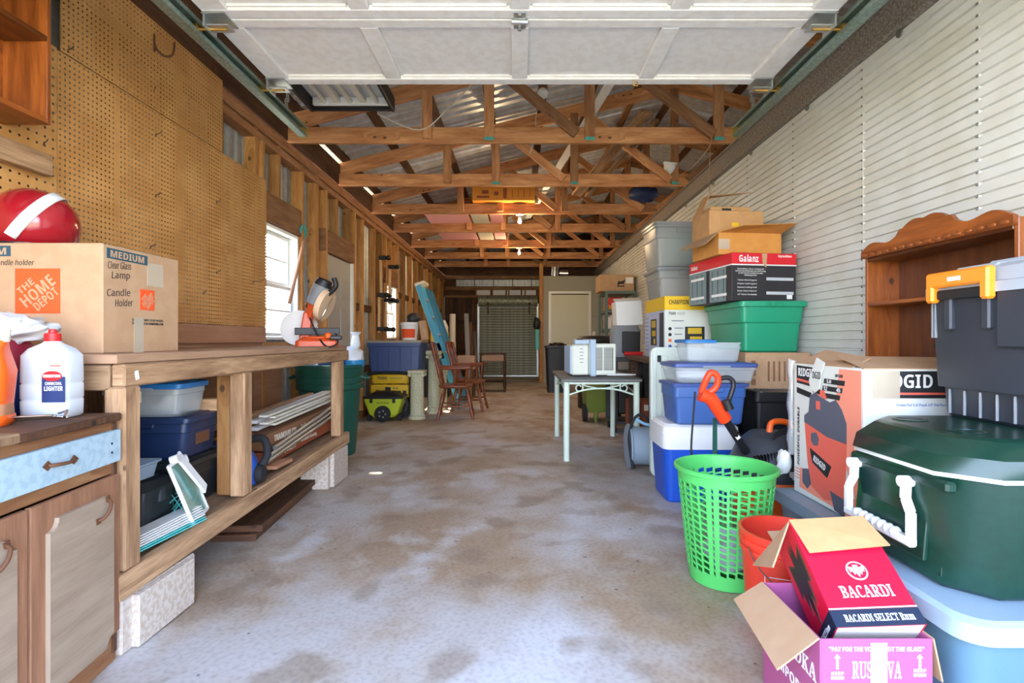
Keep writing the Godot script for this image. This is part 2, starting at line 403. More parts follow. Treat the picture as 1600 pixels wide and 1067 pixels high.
func structure() -> void:
	# floor slab, with the yard outside
	S()
	quad(Vector3(-2.3, 0, 0.6), Vector3(2.3, 0, 0.6), Vector3(2.3, 0, -8.6), Vector3(-2.3, 0, -8.6), Vector2(0, 0), Vector2(1, 0), Vector2(1, 1), Vector2(0, 1))
	quad(Vector3(-2.3, 0, -8.6), Vector3(2.3, 0, -8.6), Vector3(2.3, 0, -14.9), Vector3(-2.3, 0, -14.9), Vector2(0, 1), Vector2(1, 1), Vector2(1, 0.315), Vector2(0, 0.315))
	for sx in [-1.0, 1.0]: quad(Vector3(2.3 * sx, -0.12, 0.6), Vector3(2.3 * sx, -0.12, -14.9), Vector3(2.3 * sx, 0, -14.9), Vector3(2.3 * sx, 0, 0.6))
	quad(Vector3(-2.3, -0.12, 0.6), Vector3(2.3, -0.12, 0.6), Vector3(2.3, 0, 0.6), Vector3(-2.3, 0, 0.6))
	struct("floor", "concrete")
	S(); bx(Vector3(4.0, -0.06, -7.2), Vector3(3.4, 0.12, 15.5), 0.0); struct("floor_001", M["concrete"])
	S(); bx(Vector3(0, -0.17, 0), Vector3(120, 0.1, 120), 0.0)
	mk("yard", C(206, 200, 188), 0.9, 0.0, {"albedo_texture": noise_tex(0.02, C(150, 160, 120), C(240, 236, 226), 4), "uv1_world_triplanar": true, "uv1_triplanar": true, "uv1_scale": Vector3(0.2, 0.2, 0.2)})
	struct("ground", "yard")
	# left wall: metal siding on a frame of studs, two windows and a steel door
	var wl := snode("wall_left")
	var win := [[4.26, 4.94, 1.02, 1.98], [8.16, 8.86, 1.03, 1.88]]
	var door := [5.64, 6.53, 0.0, 1.95]
	var holes := [win[0], win[1], door]
	var zcuts := [-0.25, 4.26, 4.94, 5.64, 6.53, 8.16, 8.86, 14.8]
	for i in zcuts.size() - 1:
		var za: float = zcuts[i]; var zb: float = zcuts[i + 1]; var spans := [[-0.1, 2.77]]
		for h in holes:
			if absf(h[0] - za) < 0.01 and absf(h[1] - zb) < 0.01: spans = [[-0.1, h[2]], [h[3], 2.77]]
		for sp in spans:
			if sp[1] - sp[0] < 0.12: continue
			S(); ribbed(zb - za, sp[1] - sp[0], 0.0762 * 1.5, 0.016, 0.06, 0.025)
			obj("siding_sheet", "siding_metal", wl, Vector3(-2.16, sp[0], -za), Vector3(0, PI / 2, 0))
	# outer skin so that the wall has thickness
	for i in zcuts.size() - 1:
		var za: float = zcuts[i]; var zb: float = zcuts[i + 1]; var spans := [[-0.1, 2.77]]
		for h in holes:
			if absf(h[0] - za) < 0.01 and absf(h[1] - zb) < 0.01: spans = [[-0.1, h[2]], [h[3], 2.77]]
		for sp in spans:
			if sp[1] - sp[0] < 0.12: continue
			S(); bx(Vector3(-2.19, (sp[0] + sp[1]) * 0.5, -(za + zb) * 0.5), Vector3(0.02, sp[1] - sp[0], zb - za), 0.0); obj("outer_sheet", "siding_metal", wl)
	# studs, posts, headers and plates
	var stud_z := [0.2, 0.7, 1.2, 1.7, 2.2, 2.7, 3.2, 3.66, 4.14, 4.54, 5.02, 5.38, 5.98, 6.42, 6.98, 7.55, 7.95, 8.5, 8.98, 9.5, 10.1, 10.7, 11.3, 11.9, 12.5, 13.1, 13.7, 14.3]
	for i in stud_z.size():
		var z: float = stud_z[i]; var y0 := 0.0
		for h in holes:
			if z > h[0] + 0.02 and z < h[1] - 0.02: y0 = h[3] + 0.25
		S(); bx(Vector3(-2.1, (y0 + 2.68) * 0.5, -z), Vector3(0.09, 2.68 - y0, 0.045 if i % 5 != 1 else 0.085), 0.004)
		obj("stud", ["stud", "stud1", "stud2"][i % 3], wl)
		if y0 > 0.0 and z < 5.0 or (z > 8.2 and z < 8.8):
			S(); bx(Vector3(-2.1, 0.5, -z), Vector3(0.09, 1.0, 0.045), 0.004); obj("stud", "stud1", wl)
	for z in [4.215, 4.985, 5.6, 6.57, 8.12, 8.9]:
		var tall: bool = z in [5.6, 6.57]
		S(); bx(Vector3(-2.09, 1.3, -z), Vector3(0.11, 2.6, 0.045 if tall else 0.05), 0.004); obj("post", "stud2", wl)
	for h in holes:
		S(); bx(Vector3(-2.095, h[3] + 0.125, -(h[0] + h[1]) * 0.5), Vector3(0.11, 0.24, h[1] - h[0] + 0.14), 0.004); obj("header", "pine3", wl)
		if h[2] > 0.5:
			S(); bx(Vector3(-2.1, h[2] - 0.04, -(h[0] + h[1]) * 0.5), Vector3(0.13, 0.045, h[1] - h[0] + 0.06), 0.003); obj("sill_board", "stud", wl)
	for s in [[2.68, 2.77, 0.0], [2.60, 2.665, 0.0]]:
		S(); bx(Vector3(-2.1 + s[2], (s[0] + s[1]) * 0.5, -7.3), Vector3(0.1, s[1] - s[0], 14.9), 0.004); obj("top_plate", "pine1", wl)
	S(); bx(Vector3(-2.08, 2.91, -7.3), Vector3(0.04, 0.24, 14.9), 0.004); obj("eave_board", "dark_wood", wl)
	S(); bx(Vector3(-2.1, 0.045, -2.6), Vector3(0.09, 0.09, 6.0), 0.004); obj("sill_plate", "stud1", wl)
	S(); bx(Vector3(-2.1, 0.045, -10.7), Vector3(0.09, 0.09, 8.2), 0.004); obj("sill_plate", "stud1", wl)
	for y in [0.62, 1.45]:
		S(); bx(Vector3(-2.125, y, -7.35), Vector3(0.04, 0.09, 1.4), 0.003); obj("girt", "dark_wood", wl)
		S(); bx(Vector3(-2.125, y + 0.35, -11.8), Vector3(0.04, 0.09, 5.6), 0.003); obj("girt", "dark_wood", wl)
	# bare plywood lining beside the first window and below the pegboard
	S(); bx(Vector3(-2.045, 0.50, -3.0), Vector3(0.012, 1.0, 3.1), 0.001); obj("plywood_lining", "ply", wl)
	for i in 2: window_unit("window_%d" % (i + 1), win[i])
	# six-panel steel door
	var d := snode("door_1"); var dz: float = (door[0] + door[1]) * 0.5; var dw: float = door[1] - door[0]
	S(); bx(Vector3(-2.10, 0.975, -dz), Vector3(0.04, 1.95, dw - 0.05), 0.003); obj("door_slab", "steel_door", d)
	for row in [[1.62, 0.24], [1.10, 0.56], [0.42, 0.62]]:
		for sz in [-1.0, 1.0]:
			for k in [[0.0, 0.012], [0.035, 0.018]]:
				S(); bx(Vector3(-2.08, row[0], -dz + sz * 0.2), Vector3(k[1], row[1] - k[0] * 2, 0.27 - k[0] * 2), 0.007); obj("raised_panel", "steel_door", d)
	S(); cyl(Vector3(-2.08, 0.95, -door[0] - 0.07), Vector3(-2.02, 0.95, -door[0] - 0.07), 0.014); lathe([Vector2(0.004, 0), Vector2(0.026, 0.008), Vector2(0.03, 0.025), Vector2(0.018, 0.042)], 14, Vector3(-2.02, 0.93, -door[0] - 0.07)); obj("door_knob", "brass", d)
	for s in [-1.0, 1.0]:
		S(); bx(Vector3(-2.075, 0.98, -dz + s * dw * 0.5), Vector3(0.06, 1.98, 0.03), 0.003); obj("jamb", "off_white", d)
	# right: the trailer parked inside, with ribbed aluminium side panels, rivets and a dark top rail
	var wr := snode("wall_right"); var X := 1.93
	var proto: MeshInstance3D = null
	var rv: MeshInstance3D = null
	for i in 19:
		var z := 0.75 * i - 0.02
		if proto == null:
			S(); rib_side(0.75); proto = obj("side_panel", "trailer_white", wr, Vector3(X, 0.06, -z))
			S()
			for k in 50: rivet(Vector3(-0.008, 0.04 + k * 0.0508, 0.0))
			rv = obj("rivet_row", "rivet", wr, Vector3(X, 0.06, -z)); rv.set_meta("kind", "stuff")
		else:
			same("side_panel", proto, null, wr, Vector3(X + (0.0015 if i % 2 else 0.0), 0.06, -z))
			same("rivet_row", rv, null, wr, Vector3(X, 0.06, -z)).set_meta("kind", "stuff")
	S(); bx(Vector3(X - 0.005, 2.68, -6.95), Vector3(0.05, 0.185, 14.4), 0.006); obj("top_rail", "trailer_trim", wr)
	S(); bx(Vector3(X - 0.012, 2.765, -6.95), Vector3(0.07, 0.022, 14.4), 0.008); bx(Vector3(X - 0.012, 2.597, -6.95), Vector3(0.06, 0.016, 14.4), 0.006); obj("rail_lip", "trailer_trim", wr)
	S(); bx(Vector3(X + 1.28, 1.42, -6.95), Vector3(2.44, 2.70, 14.38), 0.02); obj("trailer_body", "trailer_white", wr)
	for i in 16:
		var z := 0.95 + i * 0.85
		S(); lathe([Vector2(0.022, 0), Vector2(0.02, 0.008), Vector2(0.008, 0.011)], 10); obj("rail_bolt", "rivet", wr, Vector3(X - 0.028, 2.52 + 0.035, -z), Vector3(0, 0, PI / 2))
	# far wall
	var wb := snode("wall_back"); var ZB := 14.6
	S(); slab(poly([-2.2, -0.1, 5.75, -0.1, 5.75, 3.10, 1.8, 4.09, -2.2, 3.10]), 0.05, Transform3D(Basis(), Vector3(0, 0, -ZB - 0.2))); obj("outer_sheet", "siding_metal", wb)
	S(); slab(poly([-2.1, 2.2, 5.6, 2.2, 5.6, 3.0, 1.8, 3.95, -2.1, 3.0]), 0.02, Transform3D(Basis(), Vector3(0, 0, -ZB - 0.02))); obj("sheathing", "dark_wood", wb)
	for i in 5:
		S(); bx(Vector3(-2.05 + 0.09 + i * 0.185, 1.12, -ZB + 0.01), Vector3(0.18, 2.24, 0.02), 0.003); obj("panel_board", ["dark_wood", "dark_wood1"][i % 2], wb)
	for y in [0.7, 1.5, 2.2]: S(); bx(Vector3(-1.6, y, -ZB + 0.03), Vector3(0.92, 0.09, 0.04), 0.003); obj("girt", "dark_wood1", wb)
	for i in 6: S(); ribbed(0.5, 0.18, 0.08, 0.012, 0.05, 0.02); obj("clear_sheet", "siding_metal", wb, Vector3(-1.75 + i * 0.52, 2.48, -ZB + 0.02))
	for i in 4: S(); bx(Vector3(-1.0 + i * 0.42, 2.30, -ZB + 0.02), Vector3(0.38, 0.16, 0.01), 0.001); obj("white_panel", "white", wb)
	for y in [2.42, 2.20, 2.72]: S(); bx(Vector3(-0.2, y, -ZB + 0.05), Vector3(3.7, 0.09 if y != 2.2 else 0.07, 0.05), 0.003); obj("girt", "pine3", wb)
	for x in [-1.2, -0.75, -0.3, 0.15, 0.5]: S(); bx(Vector3(x, 2.32, -ZB + 0.045), Vector3(0.04, 0.28, 0.05), 0.003); obj("stud", "pine3", wb)
	S(); bx(Vector3(1.3, 1.1, -ZB + 0.0), Vector3(1.6, 2.3, 0.03), 0.0); obj("plywood_sheet", "dark_wood", wb)
	# roll-up door of slats, its drum and guides
	var rd := snode("door_2"); var n := 27; var sl: MeshInstance3D = null
	mk("slat", C(172, 176, 158), 0.45, 0.25, {"albedo_texture": noise_tex(0.02, C(200, 200, 186), C(255, 255, 255), 4), "uv1_triplanar": true})
	for i in n:
		var y := 0.03 + i * 0.0705
		if sl == null:
			S(); var ring := []
			for k in 7: ring.append(Vector2(-0.026 + 0.052 * k / 6.0, 0.017 * sin(PI * k / 6.0)))
			for k in 6: quad(Vector3(-0.79, ring[k].x, ring[k].y), Vector3(0.79, ring[k].x, ring[k].y), Vector3(0.79, ring[k + 1].x, ring[k + 1].y), Vector3(-0.79, ring[k + 1].x, ring[k + 1].y))
			bx(Vector3(0, 0.0305, -0.004), Vector3(1.58, 0.012, 0.006), 0.001)
			sl = obj("door_slat", "slat", rd, Vector3(-0.32, y, -ZB + 0.06))
		else: same("door_slat", sl, null, rd, Vector3(-0.32, y, -ZB + 0.06))
	S(); cyl(Vector3(-1.12, 2.06, -ZB + 0.2), Vector3(0.48, 2.06, -ZB + 0.2), 0.14, 0.14, 20); obj("drum", "slat", rd)
	for x in [-1.13, 0.49]: S(); bx(Vector3(x, 1.0, -ZB + 0.08), Vector3(0.06, 2.0, 0.06), 0.004); obj("guide", "galvanized", rd)
	for x in [-0.86, 0.26]: S(); bar(Vector3(x, 2.18, -ZB + 0.34), Vector3(x, 1.72, -ZB + 0.12), 0.03, 0.012); cyl(Vector3(x - 0.03, 1.98, -ZB + 0.34), Vector3(x + 0.03, 1.98, -ZB + 0.34), 0.035); obj("spring_strap", "rusty", rd)
	S(); bx(Vector3(-0.32, 0.02, -ZB + 0.07), Vector3(1.58, 0.04, 0.03), 0.003); obj("bottom_bar", "galvanized", rd)
	# front wall round the big opening, behind the camera
	var wf := snode("wall_front")
	S(); slab(poly([-2.2, -0.1, -1.46, -0.1, -1.46, 2.56, 1.46, 2.56, 1.46, -0.1, 5.75, -0.1, 5.75, 3.10, 1.8, 4.09, -2.2, 3.10]), 0.08, Transform3D(Basis(), Vector3(0, 0, 0.42))); obj("siding_sheet", "siding_metal", wf)
	S(); bx(Vector3(0.0, 2.66, 0.31), Vector3(3.1, 0.24, 0.05), 0.004); obj("door_header", "pine1", wf)
	# far side wall of the building, behind the trailer
	S(); bx(Vector3(5.72, 1.4, -7.2), Vector3(0.06, 3.0, 15.3), 0.0); struct("wall_outer", "siding_metal")

func rivet(c: Vector3) -> void:
	var r := 0.007
	for k in 6:
		var a := TAU * k / 6; var b := TAU * (k + 1) / 6
		tri(c + Vector3(-0.004, 0, 0), c + Vector3(0.002, cos(a) * r, sin(a) * r), c + Vector3(0.002, cos(b) * r, sin(b) * r))
func rib_side(len: float) -> void:
	# horizontal ribs 5 cm apart, each a flat land with a narrow sunk groove between
	for i in 51:
		var y := i * 0.0508
		var pts := [Vector2(0.0, y), Vector2(0.0, y + 0.036), Vector2(0.014, y + 0.038), Vector2(0.014, y + 0.0475), Vector2(0.0, y + 0.0508)]
		for k in 4: quad(Vector3(pts[k].x, pts[k].y, -len), Vector3(pts[k].x, pts[k].y, 0), Vector3(pts[k + 1].x, pts[k + 1].y, 0), Vector3(pts[k + 1].x, pts[k + 1].y, -len))
	quad(Vector3(0.02, 0, 0), Vector3(0.0, 0, 0), Vector3(0.0, 2.59, 0), Vector3(0.02, 2.59, 0))

func window_unit(called: String, w: Array) -> void:
	var n := snode(called); var zc: float = -(w[0] + w[1]) * 0.5; var wd: float = w[1] - w[0]; var hh: float = w[3] - w[2]; var yc: float = (w[2] + w[3]) * 0.5
	for s in [-1.0, 1.0]:
		S(); bx(Vector3(-2.12, yc, zc + s * (wd * 0.5 - 0.014)), Vector3(0.12, hh, 0.028), 0.003); obj("jamb", "window_white", n)
		S(); bx(Vector3(-2.12, yc + s * (hh * 0.5 - 0.014), zc), Vector3(0.12, 0.028, wd - 0.058), 0.003); obj("frame_rail", "window_white", n)
	for k in 2:                                    # two sashes, one above the other
		var y0: float = w[2] + 0.03 + k * (hh - 0.06) * 0.5; var sh := (hh - 0.06) * 0.5; var x := -2.12 - 0.03 * k
		var sash := Node3D.new(); sash.name = "sash"; n.add_child(sash, true); sash.position = Vector3(x, y0 + sh * 0.5, zc)
		for s in [-1.0, 1.0]:
			S(); bx(Vector3(0, 0, s * (wd * 0.5 - 0.046)), Vector3(0.026, sh, 0.032), 0.003); obj("stile", "window_white", sash)
			S(); bx(Vector3(0, s * (sh * 0.5 - 0.016), 0), Vector3(0.026, 0.032, wd - 0.13), 0.003); obj("rail", "window_white", sash)
		S(); bx(Vector3.ZERO, Vector3(0.02, 0.016, wd - 0.13), 0.002); obj("muntin", "window_white", sash)
		for s in [-1.0, 1.0]:
			S(); bx(Vector3(0, s * (sh - 0.08) * 0.25, 0), Vector3(0.004, (sh - 0.08) * 0.5, wd - 0.125), 0.0); obj("pane", "glass", sash)

# ---------------------------------------------------------------- roof: trusses, purlins, metal sheets
func roof() -> void:
	var zs := [4.73, 6.06, 7.40, 8.66, 10.1, 11.5, 12.8]
	var pitch := 0.25; var rx := 1.8; var x0 := -2.12; var x1 := 5.7
	var y_top := func(x: float) -> float: return 2.91 + 0.25 * ((x + 2.05) if x < 1.8 else (5.65 - x))
	for i in zs.size():
		var z: float = -zs[i]
		var t := thing("roof_truss", ["timber roof truss just beyond the raised garage door", "timber roof truss carrying the small white pail", "timber roof truss carrying the long orange carton", "timber roof truss right behind the first white bulb", "timber roof truss crossing over the middle of the pink foam boards", "timber roof truss right behind the far white bulb", "last timber roof truss above the cream closet door"][i], "truss", Vector3(0, 2.77, z), 0.0, "roof trusses in a row under the metal roof")
		var m: String = ["pine", "pine2", "pine", "pine1", "pine", "pine1", "pine1"][i]; var up := Vector3(0, 0, 1)
		S(); bx(Vector3((x0 + x1) * 0.5, 0.071, 0), Vector3(x1 - x0, 0.142, 0.04), 0.004); obj("bottom_chord", m, t)
		var y := func(x: float) -> float: return y_top.call(x) - 2.77
		for s in 2:
			var a := Vector3(x0 + 0.03, y.call(x0 + 0.03) + 0.07, -0.042) if s == 0 else Vector3(x1 - 0.03, y.call(x1 - 0.03) + 0.07, -0.042); var b := Vector3(rx, y.call(rx) + 0.07, -0.042)
			S(); bar(a, b, 0.04, 0.142, 0.004); obj("top_chord", m, t)
		for x in [-0.82, -0.27, 0.62, 1.76, 3.0, 4.2]:
			S(); bx(Vector3(x, y.call(x) * 0.5 + 0.02, 0.04), Vector3(0.088, y.call(x) - 0.02, 0.04), 0.004); obj("upright", "pine1" if x > 0 else "pine", t)
			if x > -0.5 and i < 2: S(); bx(Vector3(x, 0.024, 0.062), Vector3(0.084, 0.028, 0.004), 0.0); obj("joint_tag", "teal", t)
		for d in [[0.5, 0.06, -0.13, 0.57], [1.70, 0.05, 0.75, 0.79], [1.9, 0.05, 2.8, 0.79]]:
			S(); bar(Vector3(d[0], d[1], 0.082), Vector3(d[2], d[3], 0.082), 0.04, 0.09, 0.004); obj("web_brace", ["pine2", "pine", "pine3"][(i + int(d[0] * 10)) % 3], t)
	# roof deck: purlins along the building and ribbed sheets up the slope
	var c := snode("ceiling")
	var slope := atan(pitch)
	for s in 2:
		var x := -2.0 if s == 0 else 5.6
		while (x < 1.8 if s == 0 else x > 1.85):
			S(); bar(Vector3(x, y_top.call(x) + 0.165, 0.4), Vector3(x, y_top.call(x) + 0.165, -14.9), 0.09, 0.04, 0.004, Vector3(-pitch if s == 0 else pitch, 1, 0).normalized()); obj("purlin", "pine3" if int(x * 10) % 2 else "dark_wood", c)
			x += 0.56 if s == 0 else -0.62
	var sheet: MeshInstance3D = null
	var run := 4.15 / cos(slope)
	for i in 17:
		for s in 2:
			var z := 0.5 - i * 0.914
			if sheet == null: S(); ribbed(0.93, run, 0.0762 * 2, 0.019, 0.075, 0.03); sheet = obj("roof_sheet", "roof_metal", c)
			else: sheet = same("roof_sheet", sheet, null, c)
			# ribs run up the slope from the eave
			var up := Vector3(cos(slope), sin(slope), 0) if s == 0 else Vector3(-cos(slope), sin(slope), 0)
			var across := Vector3(0, 0, -1) if s == 0 else Vector3(0, 0, 1)
			sheet.basis = Basis(across, up, across.cross(up))
			var e := -2.25 if s == 0 else 5.85
			sheet.position = Vector3(e, y_top.call(e) + 0.19 + i % 2 * 0.002, z if s == 0 else z - 0.93)

# ---------------------------------------------------------------- the raised door, its tracks and the light fixture
func garage_door() -> void:
	var hy := H + 1.41; var W := 2.74
	var g := thing("garage_door", "white panelled overhead garage door raised flat under the trusses", "garage door", Vector3(0, hy, -2.94))
	var zs := 0.605
	for k in 4:
		var sec := Node3D.new(); sec.name = "door_section"; g.add_child(sec, true); sec.position = Vector3(0, 0, k * zs)
		S(); bx(Vector3(0, 0.03, zs * 0.5), Vector3(W, 0.012, zs - 0.006), 0.002); obj("panel_sheet", "door_white", sec)
		for r in [0.035, zs - 0.035]: S(); bx(Vector3(0, 0.012, r), Vector3(W, 0.024, 0.062), 0.004); obj("rail", "door_white", sec)
		for i in 5:
			var wd := 0.12 if i in [0, 4] else 0.082
			S(); bx(Vector3(-W * 0.5 + i * W * 0.25 + (0.06 if i == 0 else (-0.06 if i == 4 else 0.0)), 0.012, zs * 0.5), Vector3(wd, 0.0235, zs - 0.134), 0.004); obj("stile", "door_white", sec)
		for i in 4:
			for r in [0.072, zs - 0.072]: S(); bx(Vector3(-W * 0.375 + i * W * 0.25, 0.017, r), Vector3(W * 0.25 - 0.11, 0.012, 0.01), 0.004); obj("bead", "door_white", sec)
	# hinges along the joints and roller brackets at the ends
	for k in [1, 2]:
		S(); bx(Vector3(0, -0.004, k * zs + 0.035), Vector3(0.055, 0.008, 0.05), 0.002); bx(Vector3(0, -0.004, k * zs - 0.035), Vector3(0.055, 0.008, 0.05), 0.002)
		cyl(Vector3(-0.035, -0.012, k * zs), Vector3(0.035, -0.012, k * zs), 0.011, 0.011, 10)
		cyl(Vector3(0, -0.02, k * zs - 0.05), Vector3(0, 0, k * zs - 0.05), 0.009); cyl(Vector3(0, -0.02, k * zs + 0.05), Vector3(0, 0, k * zs + 0.05), 0.009); obj("hinge", "galvanized", g)
	for s in [-1.0, 1.0]:
		for k in [0, 1, 2, 3]:
			var z: float = 0.03 if k == 0 else k * zs
			S(); bx(Vector3(s * (W * 0.5 - 0.05), -0.006, z), Vector3(0.10, 0.006, 0.12), 0.002); bx(Vector3(s * (W * 0.5 - 0.005), -0.03, z), Vector3(0.008, 0.055, 0.10), 0.002)
			bx(Vector3(s * (W * 0.5 - 0.05), -0.04, z), Vector3(0.10, 0.006, 0.06), 0.002); obj("roller_bracket", "galvanized", g)
			S(); cyl(Vector3(s * (W * 0.5 - 0.08), -0.045, z), Vector3(s * (W * 0.5 + 0.06), -0.045, z), 0.006, 0.006, 8); cyl(Vector3(s * (W * 0.5 + 0.04), -0.045, z), Vector3(s * (W * 0.5 + 0.062), -0.045, z), 0.024, 0.024, 14); obj("roller", "brass", g)
	S(); tube([Vector3(0.62, 0, 0.06), Vector3(0.62, -0.03, 0.06), Vector3(0.64, -0.035, 0.06), Vector3(0.64, -0.01, 0.06)], 0.004); obj("pull_hook", "brass", g)
	for s in [-1.0, 1.0]:
		var x: float = s * (W * 0.5 + 0.055)
		var t := thing("door_track", "galvanized door track hanging beside the %s" % ("pegboard wall" if s < 0 else "trailer top rail"), "door track", Vector3(x, hy - 0.075, -3.49))
		S(); var L := 3.1
		bx(Vector3(s * 0.022, 0.03, L * 0.5), Vector3(0.003, 0.07, L), 0.0); bx(Vector3(0, -0.004, L * 0.5), Vector3(0.045, 0.003, L), 0.0); bx(Vector3(0, 0.064, L * 0.5), Vector3(0.045, 0.003, L), 0.0)
		bx(Vector3(-s * 0.022, 0.006, L * 0.5), Vector3(0.003, 0.02, L), 0.0); bx(Vector3(-s * 0.022, 0.056, L * 0.5), Vector3(0.003, 0.02, L), 0.0); obj("channel", "track_steel", t)
		S(); bx(Vector3(s * 0.04, 0.08, L * 0.5), Vector3(0.034, 0.003, L), 0.0); bx(Vector3(s * 0.056, 0.065, L * 0.5), Vector3(0.003, 0.034, L), 0.0); obj("angle_iron", "track_steel", t)
		S(); perforated(Vector3(s * 0.06, 0.05, 0.15), Vector3(s * 0.06, 0.55, 0.0)); obj("hanger_strap", "galvanized", t)
		S(); bx(Vector3(0, 0.03, -0.004), Vector3(0.06, 0.08, 0.006), 0.002); cyl(Vector3(0, 0.03, -0.02), Vector3(0, 0.03, 0), 0.01, 0.01, 8); obj("end_stop", "brass", t)
	# fluorescent fixture resting over the chords
	var f := thing("light_fixture", "black framed fluorescent light fixture with bare tubes hung above the door track", "light fixture", Vector3(-1.30, 2.80, -3.82))
	S(); bx(Vector3(0, 0.10, 0), Vector3(0.64, 0.01, 0.6), 0.002); obj("housing", "white", f)
	for s in [-1.0, 1.0]:
		S(); bx(Vector3(s * 0.315, 0.05, 0), Vector3(0.025, 0.11, 0.62), 0.004); bx(Vector3(0, 0.02, s * 0.30), Vector3(0.63, 0.04, 0.025), 0.004); obj("frame", "black", f)
		S(); bx(Vector3(0, 0.055, s * 0.26), Vector3(0.58, 0.06, 0.03), 0.004); obj("lamp_holder", "white", f)
		S(); bx(Vector3(s * 0.10, 0.06, 0), Vector3(0.05, 0.05, 0.5), 0.004); obj("reflector", "off_white", f)
	for x in [-0.2, 0.0, 0.2]: S(); cyl(Vector3(x, 0.05, -0.25), Vector3(x, 0.05, 0.25), 0.019, 0.019, 12); obj("tube", "off_white", f)
	for s in [-1.0, 1.0]: S(); tube([Vector3(s * 0.25, 0.1, -0.2), Vector3(s * 0.25, 0.45 + s * 0.06, -0.2)], 0.004); obj("hanger", "galvanized", f)
func perforated(a: Vector3, b: Vector3) -> void:
	var n := 8; var d := (b - a) / (n * 2.0)
	for i in n * 2:
		var p := a + d * i
		if i % 2 == 0: bar(p, p + d, 0.03, 0.003, 0.0)
		else:
			for s in [-1.0, 1.0]: bar(p + Vector3(0, 0, 0.011 * s), p + d + Vector3(0, 0, 0.011 * s), 0.008, 0.003, 0.0)

func added_shade_tree() -> void:
	# an added tree, out of view, placed to trim the sun through the window
	var t := thing("added_shade_tree", "added unseen leafy tree outside the left wall that trims the window sun", "tree", Vector3(-6.0, -0.12, -6.9)); mk("leaf", C(66, 104, 46), 0.7); mk("bark", C(92, 74, 58), 0.9)
	S(); cyl(Vector3.ZERO, Vector3(0.6, 7.2, 0.2), 0.24, 0.15, 12); obj("trunk", "bark", t)
	var r := RandomNumberGenerator.new(); r.seed = 6
	for i in 26:
		var d := Vector3(r.randf_range(-1, 1), r.randf_range(-0.55, 0.8), r.randf_range(-1, 1)); S(); blob(Vector3.ZERO, Vector3(0.8, 0.62, 0.8), i + 60, 0.5, 2.6, 14, 10); obj("leaf_mass", "leaf", t, Vector3(0.9, 7.8, 0.3) + d * Vector3(1.9, 1.5, 2.6))
func peg(w: float, h: float, pitch: float, r: float) -> void:      # a perforated board in the z-y plane facing +x, from the origin to z = -w
	var nz := int(w / pitch); var ny := int(h / pitch); var dz := w / nz; var dy := h / ny
	for i in nz:
		for j in ny:
			var c := Vector3(0, (j + 0.5) * dy, -(i + 0.5) * dz); var o := []; var n := []
			for k in 8:
				var a := TAU * k / 8; var q := Vector2(cos(a), sin(a)); var s := 1.0 / maxf(absf(q.x), absf(q.y))
				o.append(c + Vector3(0, q.y * s * dy * 0.5, -q.x * s * dz * 0.5)); n.append(c + Vector3(0, q.y * r, -q.x * r))
			for k in 8: quad(o[k], o[(k + 1) % 8], n[(k + 1) % 8], n[k])
	for e in [0.0, h]: quad(Vector3(-0.006, e, 0), Vector3(0, e, 0), Vector3(0, e, -w), Vector3(-0.006, e, -w))
	for e in [0.0, -w]: quad(Vector3(-0.006, 0, e), Vector3(0, 0, e), Vector3(0, h, e), Vector3(-0.006, h, e))

